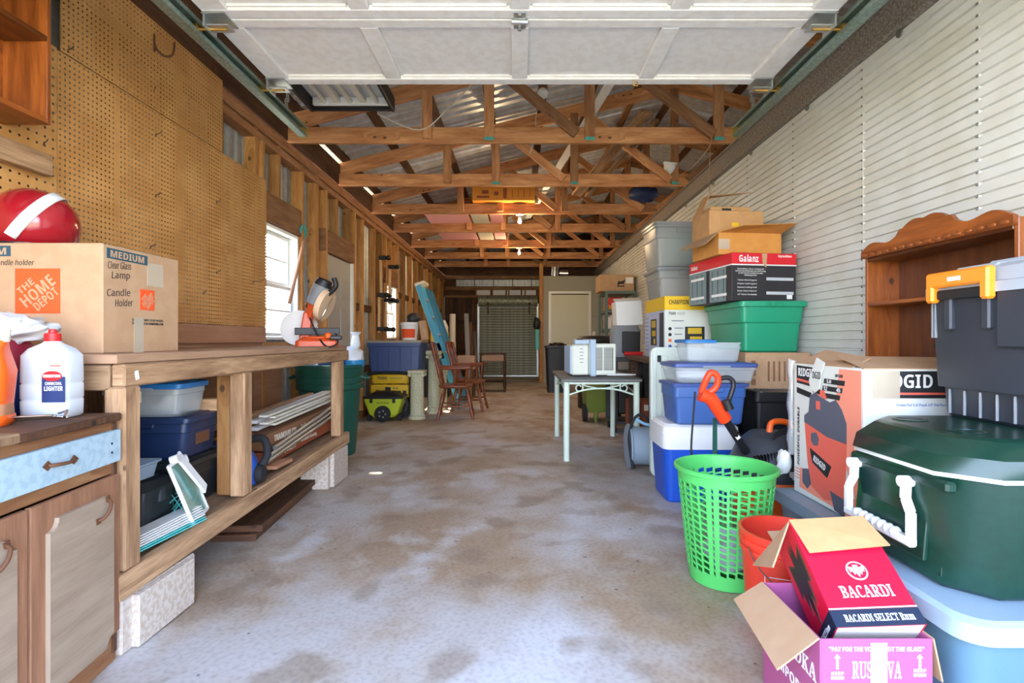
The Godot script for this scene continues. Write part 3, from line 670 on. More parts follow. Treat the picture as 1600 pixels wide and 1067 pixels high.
func left_side() -> void:
	var X := -2.028
	var pb := snode("trim_1")
	S(); peg(1.92, 1.17, 0.0254, 0.0047); obj("peg_panel", "pegboard", pb, Vector3(X, 1.125, -2.325))
	S(); peg(1.9, 1.17, 0.0381, 0.0055); obj("peg_panel", "pegboard", pb, Vector3(X + 0.002, 1.13, -0.42))
	S(); peg(1.27, 0.485, 0.0254, 0.0047); obj("peg_panel", "pegboard", pb, Vector3(X + 0.004, 2.30, -2.34))
	S(); bx(Vector3(-2.02, 1.06, -2.6), Vector3(0.02, 0.12, 3.2), 0.002); obj("ledger_board", "ply", pb)
	# hooks and nails left in the board
	for h in [[105, 78, 0.03], [243, 210, 0.035], [243, 305, 0.03], [338, 315, 0.03], [338, 425, 0.03], [235, 385, 0.03], [318, 457, 0.02], [68, 223, 0.02], [240, 140, 0.012], [395, 440, 0.09]]:
		var z: float = 2.028 * F / (812.0 - h[0])
		S(); tube([Vector3(-0.012, 0, 0), Vector3(h[2] * 0.6, 0.004, 0), Vector3(h[2], 0.016, 0)], 0.0022, 6); tube([Vector3(0.003, 0, 0), Vector3(0.004, -0.012, 0.004)], 0.003, 6)
		one("pegboard_hook", "hook_steel", "short bent steel hook left in the brown pegboard", "hook", Vector3(X, P(0, h[1], z).y, -z), 0.0, "small hooks on the pegboard")
	S(); tube(smoothpath([Vector3(0.0, 0.05, 0.0), Vector3(0.012, 0.0, 0.0), Vector3(0.05, -0.035, 0.0), Vector3(0.09, -0.02, 0.0), Vector3(0.1, 0.05, 0.0)]), 0.006, 8)
	bx(Vector3(0.004, 0.03, 0), Vector3(0.006, 0.09, 0.02), 0.001); one("utility_hook", "rusty", "large rusty U-shaped utility hook on the upper pegboard", "hook", Vector3(X + 0.004, P(0, 78, 2.95).y, -2.93), 0.35)
	# wall shelf and the short board under it
	var s := thing("wall_shelf", "open varnished wooden wall shelf fixed high on the pegboard", "shelf", Vector3(-2.02, 1.865, -2.08))
	S(); bx(Vector3(0.09, 0.42, 0.008), Vector3(0.18, 0.84, 0.018), 0.002); obj("side_panel", "varnish", s)
	S(); bx(Vector3(0.09, 0.42, 1.3), Vector3(0.18, 0.84, 0.018), 0.002); obj("side_panel", "varnish", s)
	S(); bx(Vector3(0.004, 0.42, 0.65), Vector3(0.008, 0.84, 1.27), 0.001); obj("back_panel", "varnish", s)
	for y in [0.01, 0.33, 0.62]: S(); bx(Vector3(0.095, y, 0.65), Vector3(0.17, 0.02, 1.27), 0.002); obj("shelf_board", "varnish1" if y > 0.1 else "varnish", s)
	S(); bar(Vector3(-1.99, 1.765, -0.7), Vector3(-1.99, 1.755, -2.24), 0.04, 0.088, 0.004); one("wall_board", "grey_wood", "short weathered board nailed flat across the pegboard below the shelf", "board")
	cabinet()
	bench()
	# moving carton with its print
	var b := thing("moving_box", "tall brown moving carton marked MEDIUM standing on the workbench", "box", Vector3(-1.71, 0.9755, -2.02))
	S(); bx(Vector3(0, 0.19, 0), Vector3(0.559, 0.381, 0.406), 0.004); obj("carton", "cardboard", b)
	S(); bx(Vector3(0, 0.3815, 0.0), Vector3(0.05, 0.001, 0.406), 0.0); obj("tape", "tape", b)
	mk("box_teal", C(46, 82, 94), 0.8); mk("depot_orange", C(238, 86, 32), 0.75); mk("pen", C(60, 52, 46), 0.8)
	var fx := Vector3(1, 0, 0); var fz := Vector3(0, 0, 1); var xo := 0.28
	S(); plate(0.2, 0.036, face(Vector3(xo, 0.35, 0.085), fx)); obj("size_band", "box_teal", b)
	text("MEDIUM", 0.024, face(Vector3(xo + 0.001, 0.349, 0.087), fx), "cardboard", b, true, 0.165)
	S(); plate(0.22, 0.036, face(Vector3(-0.145, 0.352, 0.2035), fz)); obj("size_band", "box_teal", b)
	text("MEDIUM", 0.024, face(Vector3(-0.135, 0.351, 0.2045), fz), "cardboard", b, true, 0.17)
	text("& Candle holder", 0.018, face(Vector3(-0.035, 0.312, 0.2035), fz), "pen", b, false, 0.16, false, "handwriting", 0.15)
	for k in [["Clear Glass", 0.312, 0.125, 0.11], ["Lamp", 0.278, 0.12, 0.085], ["Candle", 0.215, 0.13, 0.11], ["Holder", 0.18, 0.105, 0.085]]:
		text(k[0], 0.024, face(Vector3(xo, k[1], k[2]), fx, 0.08), "pen", b, false, k[3], false, "handwriting", 0.12)
	for k in [[fz, Vector3(0.058, 0.215, 0.2035), 0.154], [fx, Vector3(xo, 0.20, -0.015), 0.078]]:
		var T := face(k[1], k[0]); var w: float = k[2]
		S(); plate(w, w, T); obj("logo_square", "depot_orange", b)
		var i := 0
		for word in ["THE", "HOME", "DEPOT"]:
			var R := face(k[1] + k[0] * 0.0012, k[0], 0.70); R.origin += R.basis.y * (0.29 - 0.3 * i) * w * 0.85 - R.basis.x * [0.13, 0.0, -0.02][i] * w
			text(word, w * [0.16, 0.27, 0.2][i], R, "cardboard", b, true, w * [0.42, 0.86, 0.62][i]); i += 1
	text("QUICKLY ESTIMATE YOUR PACKING", 0.009, face(Vector3(xo, 0.122, -0.02), fx), "ink", b, false, 0.17)
	text("SUPPLY NEEDS AT HDMOVING.COM", 0.009, face(Vector3(xo, 0.109, -0.02), fx), "ink", b, true, 0.17)
	for k in [[0.055, 0.06, 0.03, 0.14], [0.03, 0.3, -0.06, 0.09]]: S(); plate(k[3] if k[3] < 0.1 else 0.05, k[3], face(Vector3(xo, k[1], k[2]), fx)); obj("tape", "tape", b)
	# crimson helmet lying on the carton
	var hm := thing("helmet", "crimson football helmet with a white centre stripe lying on the moving carton", "helmet", Vector3(-1.86, 1.357, -2.03), 0.0)
	mk("crimson", C(158, 22, 34), 0.18, 0.0, {"clearcoat_enabled": true, "clearcoat": 0.6, "clearcoat_roughness": 0.1})
	S(); var prof := []
	for i in 13: var a := -0.75 + 2.32 * i / 12.0; prof.append(Vector2(maxf(0.142 * cos(a), 0.004), 0.105 + 0.137 * sin(a)))
	lathe(prof, 32, Vector3.ZERO, true, true, 3.0); obj("shell", "crimson", hm)
	S(); var rings := []
	for i in 15:
		var a := -0.7 + 3.2 * i / 14.0; var d := Vector3(cos(a), sin(a), 0) * 0.1432; var e := Vector3(cos(a), sin(a), 0)
		rings.append([d + Vector3(0, 0, 0.019), d + e * 0.002 + Vector3(0, 0, 0.019), d + e * 0.002 + Vector3(0, 0, -0.019), d + Vector3(0, 0, -0.019)])
	loft(rings, true, true, false, 3.0); var stripe := obj("stripe", "white", hm, Vector3(0, 0.105, 0)); stripe.basis = Basis(Vector3(0.68, -0.1, 0.74).normalized(), -0.62) * Basis(Vector3.UP, -1.02)
	S(); lathe([Vector2(0.136, 0.0), Vector2(0.141, 0.004), Vector2(0.141, 0.018), Vector2(0.135, 0.02)], 32); obj("edge_trim", "black", hm)
	# things on the cabinet top
	var bt := thing("lighter_fluid_bottle", "white plastic charcoal lighter bottle with red cap on the cabinet", "bottle", Vector3(-1.41, 0.792, -1.60), 0.12)
	mk("bottle_white", C(206, 212, 218), 0.35, 0.0, {"subsurf_scatter_enabled": true, "subsurf_scatter_strength": 0.1})
	S(); tub([[0, 0.06, 0.04, 0.02], [0.006, 0.066, 0.046, 0.022], [0.05, 0.067, 0.047, 0.022], [0.054, 0.064, 0.045, 0.022], [0.058, 0.067, 0.047, 0.022], [0.098, 0.067, 0.047, 0.022], [0.102, 0.064, 0.045, 0.022], [0.106, 0.067, 0.047, 0.022], [0.185, 0.066, 0.046, 0.022], [0.205, 0.052, 0.04, 0.025], [0.222, 0.024, 0.022, 0.02], [0.23, 0.018, 0.018, 0.018]], Vector3.ZERO, true, true, 4, 2.0); obj("body", "bottle_white", bt)
	S(); lathe([Vector2(0.02, 0.226), Vector2(0.021, 0.232), Vector2(0.02, 0.25), Vector2(0.011, 0.252), Vector2(0.01, 0.262), Vector2(0.004, 0.264)], 18); obj("cap", "red", bt)
	S(); plate(0.062, 0.075, face(Vector3(0.035, 0.085, 0.0475), fz)); obj("label_patch", "navy", bt)
	S(); lathe([Vector2(0.026, 0), Vector2(0.027, 0.001), Vector2(0.0, 0.0012)], 20); var ov := obj("brand_oval", "red", bt, Vector3(0.032, 0.125, 0.0482), Vector3(PI / 2, 0, 0)); ov.scale = Vector3(1, 1, 0.55)
	text("KINGSFORD", 0.0085, face(Vector3(0.032, 0.125, 0.050), fz), "white", bt, true, 0.046)
	text("CHARCOAL", 0.0085, face(Vector3(0.035, 0.103, 0.0485), fz), "white", bt, true, 0.045)
	text("LIGHTER", 0.013, face(Vector3(0.035, 0.088, 0.0485), fz), "white", bt, true, 0.05)
	text("FASTER IGNITING", 0.005, face(Vector3(0.04, 0.155, 0.0475), fz), "orange", bt, true, 0.03)
	var cb := thing("charcoal_bag", "blue and maroon charcoal bag with a crumpled white top beside the lighter bottle", "bag", Vector3(-1.66, 0.791, -1.635), 0.03)
	mk("bag_blue", C(28, 62, 132), 0.35); mk("bag_red", C(138, 26, 48), 0.35); mk("bag_white", C(224, 224, 222), 0.45)
	S(); tub([[0, 0.12, 0.05, 0.04], [0.01, 0.135, 0.065, 0.05], [0.12, 0.138, 0.07, 0.05], [0.135, 0.137, 0.07, 0.05]], Vector3.ZERO, true, true, 5, 3.0); obj("lower_bag", "bag_blue", cb)
	S(); tub([[0.132, 0.137, 0.07, 0.05], [0.20, 0.135, 0.066, 0.05], [0.235, 0.12, 0.05, 0.04]], Vector3.ZERO, true, true, 5, 3.0); obj("upper_bag", "bag_red", cb)
	S(); blob(Vector3(0.0, 0.262, 0.0), Vector3(0.20, 0.05, 0.085), 71, 0.3, 2.2, 30, 16); obj("crumpled_top", "bag_white", cb)
	S(); plate(0.24, 0.006, face(Vector3(0, 0.15, 0.0705), fz)); plate(0.24, 0.006, face(Vector3(0, 0.142, 0.0715), fz)); obj("stripe", "white", cb)
	text("VALUE UNITS", 0.02, face(Vector3(0.01, 0.192, 0.068), fz), "yellow", cb, true, 0.18)
	text("KINGSFORD", 0.038, face(Vector3(-0.03, 0.118, 0.071), fz), "white", cb, true, 0.21)
	text("% NATURAL", 0.013, face(Vector3(0.0, 0.078, 0.071), fz), "white", cb, true, 0.13); text("E OAK", 0.03, face(Vector3(0.02, 0.045, 0.071), fz), "white", cb, true, 0.13); text("BRIQUETS", 0.009, face(Vector3(0.03, 0.02, 0.0705), fz), "white", cb, false, 0.09)
	var ob := thing("wood_chip_bag", "orange printed bag with a clear lower window leaning by the charcoal bag", "bag", Vector3(-1.465, 0.79, -1.42), 0.35)
	mk("bag_orange", C(238, 96, 24), 0.35); mk("chips", C(176, 122, 84), 0.7)
	S(); tub([[0.06, 0.078, 0.045, 0.03], [0.15, 0.084, 0.05, 0.03], [0.21, 0.07, 0.035, 0.02], [0.235, 0.074, 0.012, 0.01]], Vector3.ZERO, false, true, 5, 3.0); obj("printed_bag", "bag_orange", ob)
	S(); tub([[0.0, 0.07, 0.04, 0.03], [0.012, 0.08, 0.047, 0.03], [0.06, 0.078, 0.045, 0.03]], Vector3.ZERO, true, true, 5, 3.0); obj("clear_window", "chips", ob)
	S(); tub([[0.0, 0.071, 0.041, 0.03], [0.014, 0.082, 0.048, 0.03], [0.03, 0.081, 0.048, 0.03]], Vector3.ZERO, true, true, 5, 3.0); obj("bottom_band", "bag_orange", ob)
	S(); tub([[0.228, 0.076, 0.014, 0.01], [0.262, 0.08, 0.01, 0.008]], Vector3.ZERO, true, true, 4); obj("top_band", "cream", ob)
	text("KILN DRIED", 0.016, face(Vector3(0.0, 0.245, 0.012), fz), "ink", ob, true, 0.11); text("ON", 0.036, face(Vector3(0.028, 0.19, 0.042), Vector3(0, 0.35, 1)), "white", ob, true, 0.06)
	S(); for k in 5: tube([Vector3(-0.1 + k * 0.012, 0.006 + k * 0.003, 0.06), Vector3(0.06 + k * 0.006, 0.006 + k * 0.004, -0.05 + k * 0.02)], 0.0035, 6)
	tube([Vector3(0.05, 0.02, -0.03), Vector3(0.09, 0.03, -0.01), Vector3(0.1, 0.015, 0.01)], 0.004, 6); one("skewer_bundle", "chrome", "thin metal rods lying on the cabinet top before the bottle", "rods", Vector3(-1.38, 0.792, -1.50))

func cabinet() -> void:
	var c := thing("cabinet", "old brown cabinet with a light blue drawer front and a plywood door", "cabinet", Vector3(-1.29, 0, -1.70), 0.115)
	S(); bx(Vector3(-0.3, 0.395, 0.012), Vector3(0.6, 0.73, 0.02), 0.002); obj("side_panel", "dark_wood", c)
	S(); bx(Vector3(-0.3, 0.395, 1.09), Vector3(0.6, 0.73, 0.02), 0.002); obj("side_panel", "dark_wood", c)
	S(); bx(Vector3(-0.59, 0.395, 0.55), Vector3(0.02, 0.73, 1.1), 0.002); obj("back_panel", "dark_wood", c)
	S(); bx(Vector3(-0.02, 0.755, 0.55), Vector3(0.03, 0.045, 1.1), 0.002); bx(Vector3(-0.02, 0.62, 0.55), Vector3(0.03, 0.04, 1.1), 0.002); bx(Vector3(-0.02, 0.05, 0.55), Vector3(0.03, 0.1, 1.1), 0.002); obj("face_frame", "pine3", c)
	for k in [[0.0, 0.40, 0.0], [0.40, 0.72, 0.004], [0.72, 1.12, 0.0]]: S(); bx(Vector3(-0.29 + k[2], 0.778 + k[2], (k[0] + k[1]) * 0.5), Vector3(0.61, 0.024, k[1] - k[0] - 0.003), 0.004); obj("top_board", "dark_wood" if k[2] == 0.0 else "grey_wood1", c)
	mk("blue_paint", C(170, 194, 204), 0.6, 0.0, {"albedo_texture": noise_tex(0.02, C(236, 240, 242), C(255, 255, 255), 5, 512, 0.3, 0.55, 61), "uv1_triplanar": true, "uv1_scale": Vector3(3, 3, 3)})
	S(); bx(Vector3(0.004, 0.688, 0.54), Vector3(0.018, 0.10, 1.07), 0.002); var d := obj("drawer", "blue_paint", c)
	S(); pull(0.045); obj("handle", "rusty", d, Vector3(0.014, 0.69, 0.265), Vector3(-0.05, 0, 0))
	for y in [0.70, 0.672]: S(); cyl(Vector3(0.012, y, 0.05), Vector3(0.0145, y, 0.05), 0.004, 0.004, 8); obj("screw", "black", d)
	for k in [[0.0, 0.36], [0.365, 0.75], [0.755, 1.09]]:
		S(); bx(Vector3(0.0, 0.345, (k[0] + k[1]) * 0.5), Vector3(0.016, 0.50, k[1] - k[0] - 0.004), 0.002); var dr := obj("door", "door_ply", c)
		var w: float = (k[1] - k[0]) - 0.10; var z0: float = k[0] + 0.05; var out := PackedVector2Array()
		# pale overlay with scooped corners
		for q in 4:
			var cz: float = [0.0, w, w, 0.0][q]; var cy: float = [0.08, 0.08, 0.545, 0.545][q]; var a0: float = [PI / 2, PI, -PI / 2, 0.0][q]
			for i in 5: var a := a0 - PI / 2 * i / 4.0; out.append(Vector2(-(z0 + cz + 0.032 * cos(a) * (1 if q in [0, 3] else 1)), cy + 0.032 * sin(a)))
		S(); slab(out, 0.012, Transform3D(Basis(Vector3(0, 0, -1), Vector3.UP, Vector3(1, 0, 0)), Vector3(0.02, 0, 0))); obj("overlay_panel", "pale_ply", dr)
		S(); pull(0.032); obj("handle", "rusty", dr, Vector3(0.021, 0.51, z0 + 0.055), Vector3(0.9, 0, 0))
func pull(r: float) -> void:      # a drawer pull along z
	tube(smoothpath([Vector3(0.002, 0, -r), Vector3(0.014, 0, -r * 0.75), Vector3(0.02, 0, 0), Vector3(0.014, 0, r * 0.75), Vector3(0.002, 0, r)], 4), 0.005, 8)
	for s in [-1.0, 1.0]: slab(PackedVector2Array([Vector2(s * r * 1.45, 0), Vector2(s * r * 1.05, 0.013), Vector2(s * r * 0.75, 0), Vector2(s * r * 1.05, -0.013)]), 0.003, Transform3D(Basis(Vector3(0, 0, 1), Vector3.UP, Vector3(-1, 0, 0)), Vector3(0.0, 0, 0)))

func bench() -> void:
	var b := thing("workbench", "long rough timber workbench with a sloping lower shelf against the pegboard", "workbench", Vector3(-1.66, 0, -1.72))
	# local z runs from 0 (near end) to -2.26 (far end)
	for i in 4: S(); bx(Vector3(-0.28 + i * 0.183, 0.96, -1.13), Vector3(0.18, 0.03, 2.28), 0.003); obj("top_board", ["grey_wood", "old_ply", "grey_wood2", "old_ply"][i], b)
	S(); bar(Vector3(0.355, 0.906, 0.0), Vector3(0.355, 0.906, -2.26), 0.045, 0.075, 0.006); obj("front_rail", "grey_wood", b)
	S(); bar(Vector3(-0.33, 0.9, 0.0), Vector3(-0.33, 0.9, -2.26), 0.045, 0.085, 0.004); obj("back_rail", "grey_wood1", b)
	for z in [-0.02, -0.75, -2.2]: S(); bar(Vector3(-0.3, 0.9, z), Vector3(0.33, 0.9, z), 0.045, 0.085, 0.004); obj("cross_rail", "grey_wood1", b)
	for z in [-0.035, -0.78, -2.1]:
		var y0: float = 0.268 - z * 0.03
		S(); bx(Vector3(0.345, (y0 + 0.87) * 0.5, z), Vector3(0.07, 0.87 - y0, 0.075), 0.006); obj("leg", "grey_wood", b)
		if z < -0.5 and z > -1.0: S(); bx(Vector3(0.27, (y0 + 0.87) * 0.5, z - 0.01), Vector3(0.07, 0.87 - y0, 0.04), 0.004); obj("leg", "stud1", b)
		S(); bx(Vector3(-0.31, 0.44, z), Vector3(0.07, 0.86, 0.07), 0.004); obj("leg", "grey_wood1", b)
	S(); bar(Vector3(0.33, 0.715, -0.80), Vector3(-0.28, 0.715, -0.80), 0.04, 0.06, 0.004); obj("brace", "grey_wood2", b)
	S(); bar(Vector3(0.36, 0.222, 0.03), Vector3(0.36, 0.290, -2.27), 0.04, 0.085, 0.005); obj("shelf_rail", "grey_wood", b)
	for i in 4: S(); bar(Vector3(0.26 - i * 0.17, 0.247, 0.01), Vector3(0.26 - i * 0.17, 0.315, -2.25), 0.165, 0.02, 0.003); obj("shelf_board", ["grey_wood1", "grey_wood", "grey_wood1", "grey_wood1"][i], b)
	S(); plate(0.016, 0.03, face(Vector3(0.378, 0.905, -0.055), Vector3(1, 0, 0), 0.2)); obj("price_sticker", "white", b)
	for k in [[-1.38, -1.905, 0.18, "under the near end of the workbench"], [-1.40, -3.8, 0.245, "under the far end of the workbench"]]:
		S(); bx(Vector3(0, k[2] * 0.5, 0), Vector3(0.19, k[2], 0.39), 0.006); bx(Vector3(0.02, k[2] * 0.5, 0.0), Vector3(0.2, k[2] * 0.96, 0.3), 0.004)
		one("concrete_block", "block", "grey concrete block propped " + k[3], "block", Vector3(k[0], 0, k[1]))
	for k in 2: S(); bar(Vector3(-1.45 + 0.02 * k, 0.018 + 0.036 * k, -2.68 - 0.03 * k), Vector3(-1.58 + 0.02 * k, 0.018 + 0.036 * k, -4.35), 0.22, 0.034, 0.003); one("floor_plank", "dark_wood", "dark plank lying on the floor under the workbench", "plank", Vector3.ZERO, 0.0, "planks under the workbench")

func tote(n: Node3D, w: float, d: float, h: float, body, lid, r := 0.03, taper := 0.88, ribs := true) -> void:
	# a storage bin: tapered body under a rim, lid with a raised field
	var a := w * 0.5; var e := d * 0.5; var t := taper
	S(); tub([[0.0, a * t - 0.01, e * t - 0.01, r], [0.012, a * t, e * t, r], [h * 0.62, a * (t + 0.06), e * (t + 0.06), r], [h * 0.64, a * (t + 0.085), e * (t + 0.085), r], [h * 0.86, a * 0.965, e * 0.965, r], [h * 0.87, a, e, r], [h * 0.93, a, e, r], [h * 0.93, a * 0.97, e * 0.97, r]], Vector3.ZERO, true, lid == null, 4); obj("body", body, n)
	if ribs:
		for s in [-1.0, 1.0]: S(); bx(Vector3(0, h * 0.8, s * e * 0.985), Vector3(w * 0.34, h * 0.1, 0.02), 0.006); obj("grip", body, n)
	if lid != null:
		var b := h - 0.03; S(); tub([[b, a * 1.02, e * 1.02, r], [b + 0.003, a * 1.035, e * 1.035, r], [h - 0.008, a * 1.035, e * 1.035, r], [h - 0.005, a * 1.0, e * 1.0, r], [h - 0.008, a * 0.9, e * 0.9, r], [h - 0.001, a * 0.87, e * 0.87, r], [h, a * 0.84, e * 0.84, r]], Vector3.ZERO, true, true, 4); obj("lid", lid, n)
func bench_goods() -> void:
	mk("tote_navy", C(24, 42, 74), 0.4); mk("tote_blue_lid", C(44, 120, 186), 0.4); mk("tote_black", C(30, 34, 36), 0.4); mk("tote_grey", C(140, 156, 168), 0.45); mk("blade_guard", C(226, 196, 160), 0.4)
	var t := thing("toolbox", "small black toolbox with a ridged lid on the bench shelf", "toolbox", Vector3(-1.54, 0.279, -2.09), 0.1)
	S(); tub([[0, 0.11, 0.1, 0.02], [0.14, 0.118, 0.108, 0.02]]); obj("body", "tote_black", t)
	S(); tub([[0.14, 0.124, 0.114, 0.02], [0.165, 0.124, 0.114, 0.02], [0.185, 0.105, 0.09, 0.02], [0.19, 0.1, 0.085, 0.02]]); for k in 4: bx(Vector3(-0.06 + k * 0.04, 0.19, 0), Vector3(0.012, 0.012, 0.17), 0.003)
	obj("lid", "tote_black", t)
	S(); bx(Vector3(0.12, 0.13, 0), Vector3(0.012, 0.05, 0.04), 0.003); obj("latch", "charcoal", t)
	t = thing("storage_bin", "black lidded bin dusted brown, under the navy tote on the bench shelf", "bin", Vector3(-1.66, 0.286, -2.42)); tote(t, 0.46, 0.34, 0.215, "tote_black", "tote_black")
	t = thing("storage_tote", "navy blue lidded tote stacked under the workbench top", "tote", Vector3(-1.64, 0.502, -2.40), 0.08); tote(t, 0.42, 0.30, 0.19, "tote_navy", "tote_navy")
	S(); plate(0.12, 0.05, face(Vector3(0.195, 0.08, 0.0), Vector3(1, 0, 0))); obj("worn_label", "rusty", t)
	t = thing("storage_tote", "small clear tote with a bright blue lid below the workbench top", "tote", Vector3(-1.62, 0.692, -2.36), 0.08); tote(t, 0.34, 0.24, 0.15, "clear_plastic", "tote_blue_lid")
	S(); plate(0.10, 0.05, face(Vector3(-0.04, 0.09, 0.118), Vector3(0, 0, 1))); obj("paper_label", "cream", t)
	text("Stove Motor", 0.012, face(Vector3(-0.04, 0.098, 0.119), Vector3(0, 0, 1)), "ink", t, false, 0.08)
	S(); for k in 6: tube([Vector3(0.02 + k * 0.012, 0.02, 0.05 - k * 0.01), Vector3(0.06 + k * 0.01, 0.11 + 0.004 * k, -0.02 + k * 0.012)], 0.004, 6)
	obj("sticks_inside", "cream", t)
	t = thing("plastic_tray", "small grey plastic tray sitting on the black toolbox", "tray", Vector3(-1.52, 0.479, -2.08)); S(); tub([[0, 0.055, 0.05, 0.012], [0.05, 0.065, 0.06, 0.014], [0.058, 0.075, 0.07, 0.014], [0.064, 0.075, 0.07, 0.014], [0.058, 0.06, 0.055, 0.012], [0.012, 0.05, 0.045, 0.01]]); obj("body", "tote_grey", t)
	t = thing("glue_jar", "small rusty capped jar standing in the grey tray", "jar", Vector3(-1.53, 0.493, -2.08)); S(); lathe([Vector2(0.028, 0), Vector2(0.03, 0.004), Vector2(0.03, 0.075), Vector2(0.02, 0.085)], 16); obj("jar", "cardboard", t); S(); lathe([Vector2(0.016, 0.085), Vector2(0.012, 0.11), Vector2(0.004, 0.125)], 12); obj("cap", "light_blue", t)
	# white louvre slats in their sleeve at the shelf front
	mk("sleeve", C(96, 200, 196), 0.25)
	for k in 7: S(); bx(Vector3(0, 0, 0), Vector3(0.085, 0.004, 0.40), 0.001, Vector3(0.0, 0, 0.12)); one("louver_blade", "white" if k > 1 else "sleeve", "thin white blade in the fanned bundle on the bench shelf" if k > 1 else "thin teal blade at the bottom of the fanned white bundle", "louver blade", Vector3(-1.345 - 0.005 * k, 0.283 + k * 0.007, -1.98 - 0.006 * k), -0.10 + 0.012 * k, "white blades on the bench shelf")
	# refrigerator shelf of green glass
	t = thing("glass_shelf", "green glass refrigerator shelf in a white frame leaning on the bench shelf", "shelf", Vector3(-1.335, 0.281, -2.22), 0.3, "", Vector3(0, 0, 0.35))
	mk("green_glass", Color(0.55, 0.86, 0.80, 0.35), 0.08, 0.0, {"transparency": BaseMaterial3D.TRANSPARENCY_ALPHA})
	S(); bx(Vector3(0, 0.13, 0), Vector3(0.006, 0.24, 0.2), 0.001); obj("pane", "green_glass", t)
	for s in [-1.0, 1.0]: S(); bx(Vector3(0, 0.13, s * 0.105), Vector3(0.014, 0.26, 0.014), 0.004); bx(Vector3(0, 0.13 + s * 0.125, 0), Vector3(0.014, 0.014, 0.2), 0.004); obj("frame", "white", t)
	S(); bar(Vector3(0.02, 0.28, 0.03), Vector3(0.03, 0.09, -0.08), 0.012, 0.05, 0.003); cyl(Vector3(0.0, 0.27, 0.06), Vector3(0.03, 0.27, 0.06), 0.018); obj("bracket", "white", t)
	t = thing("wire_bundle", "tangled green wire bundle behind the glass shelf", "wire", Vector3(-1.43, 0.29, -2.24)); S()
	for k in 9:
		var p := []
		for i in 9: p.append(Vector3(0.05 * cos(i * 0.8 + k), 0.06 + 0.05 * sin(i * 0.8 + k * 2.0), 0.07 * cos(i * 0.6 + k * 1.3)))
		tube(smoothpath(p, 3), 0.002, 5)
	obj("wire", "teal", t)
	t = thing("power_tool", "blue and black cordless tool beside the middle bench leg", "tool", Vector3(-1.40, 0.30, -2.68), 0.4); S(); tub([[0, 0.06, 0.07, 0.02], [0.02, 0.07, 0.08, 0.03], [0.11, 0.065, 0.075, 0.03], [0.15, 0.045, 0.05, 0.025]], Vector3.ZERO, true, true, 4, 2.0); obj("body", "blue", t)
	S(); tube(smoothpath([Vector3(0.06, 0.05, 0.03), Vector3(0.11, 0.13, 0.0), Vector3(0.09, 0.21, -0.04), Vector3(0.0, 0.2, -0.06)]), 0.02, 10); cyl(Vector3(0.07, 0.05, 0.05), Vector3(0.10, 0.05, 0.06), 0.045, 0.04, 14); obj("grip", "rubber", t)
	S(); bx(Vector3(-0.1, 0.19, -0.06), Vector3(0.16, 0.02, 0.1), 0.006); obj("tray", "navy", t)
	# flooring cartons and the pile of trim
	mk("floor_box", C(134, 92, 60), 0.6); mk("floor_box_red", C(150, 74, 44), 0.6)
	for k in 2:
		t = thing("flooring_carton", "long brown laminate flooring carton on the bench shelf, %s" % ["lower of the two", "upper of the two"][k], "carton", Vector3(-1.50, 0.312 + k * 0.09 + 0.025, -3.5)); S(); bx(Vector3(0, 0.042, 0), Vector3(0.2, 0.082, 1.2), 0.003, Vector3(0.03, 0, 0)); obj("carton", ["floor_box_red", "floor_box"][k], t)
		for w in [["TRANQUILITY", 0.036, 0.33, 0.3], ["Resilient Flooring", 0.022, -0.02, 0.26]]: text(w[0], w[1], Transform3D(face(Vector3(0.1, 0.042 - w[2] * 0.03, w[2]), Vector3(1, 0, 0)).basis, Vector3(0.1005, 0.042 - w[2] * 0.03, w[2])), "cream", t, true, w[3])
	for k in 26:
		var x := -1.92 + fmod(k * 0.083, 0.50); var y: float = 0.345 + 0.02 * (k / 6) + (0.17 if x > -1.62 else 0.02 * (k % 3)); var z0 := 2.62 + 0.09 * (k % 5) if x < -1.6 else 2.95 + 0.05 * (k % 4)
		S(); bar(Vector3(x, y, -z0), Vector3(x - 0.02 + 0.012 * (k % 4), y + 0.035 + 0.01 * (k % 2), -4.02 - 0.02 * (k % 3)), 0.05 - 0.006 * (k % 4), 0.012 + 0.004 * (k % 3), 0.002)
		one("trim_moulding", ["off_white", "light_grey", "white", "pale_ply", "grey_wood2", "white"][k % 6], "long thin strip of moulding in the pile on the bench shelf", "moulding", Vector3.ZERO, 0.0, "moulding strips on the bench shelf")
	for k in 3: S(); cyl(Vector3(-1.365, 0.36 + k * 0.03, -2.85 - 0.05 * k), Vector3(-1.383, 0.47 + k * 0.035, -4.0), 0.012, 0.012, 10); one("steel_tube", "galvanized", "slim steel tube along the flooring cartons, %s of three" % ["lowest", "middle one", "topmost"][k], "tube", Vector3.ZERO, 0.0, "steel tubes by the flooring cartons")
	for k in 4: S(); bar(Vector3(-1.80 + k * 0.03, 0.42 + k * 0.028, -2.66), Vector3(-1.55 + k * 0.01, 0.46 + k * 0.03, -2.92), 0.07, 0.012, 0.002); one("scrap_board", ["dark_wood", "pale_ply", "grey_wood1", "dark_wood1"][k], ["dark brown scrap board lowest in the heap behind the middle bench leg", "pale plywood scrap board heaped behind the middle bench leg", "tan scrap board heaped behind the middle bench leg", "dark scrap board topping the heap behind the middle bench leg"][k], "board", Vector3.ZERO, 0.0, "scrap boards behind the bench leg")
	S(); bx(Vector3(-1.36, 0.325, -2.98), Vector3(0.08, 0.02, 0.2), 0.003); one("wood_offcut", "ply", "flat orange-brown offcut on the front of the bench shelf", "offcut")
	miter_saw()
	# trash can beyond the bench
	t = thing("trash_can", "large dark green round trash can at the far end of the workbench", "trash can", Vector3(-1.70, 0, -4.75))
	mk("can_green", C(26, 84, 70), 0.45)
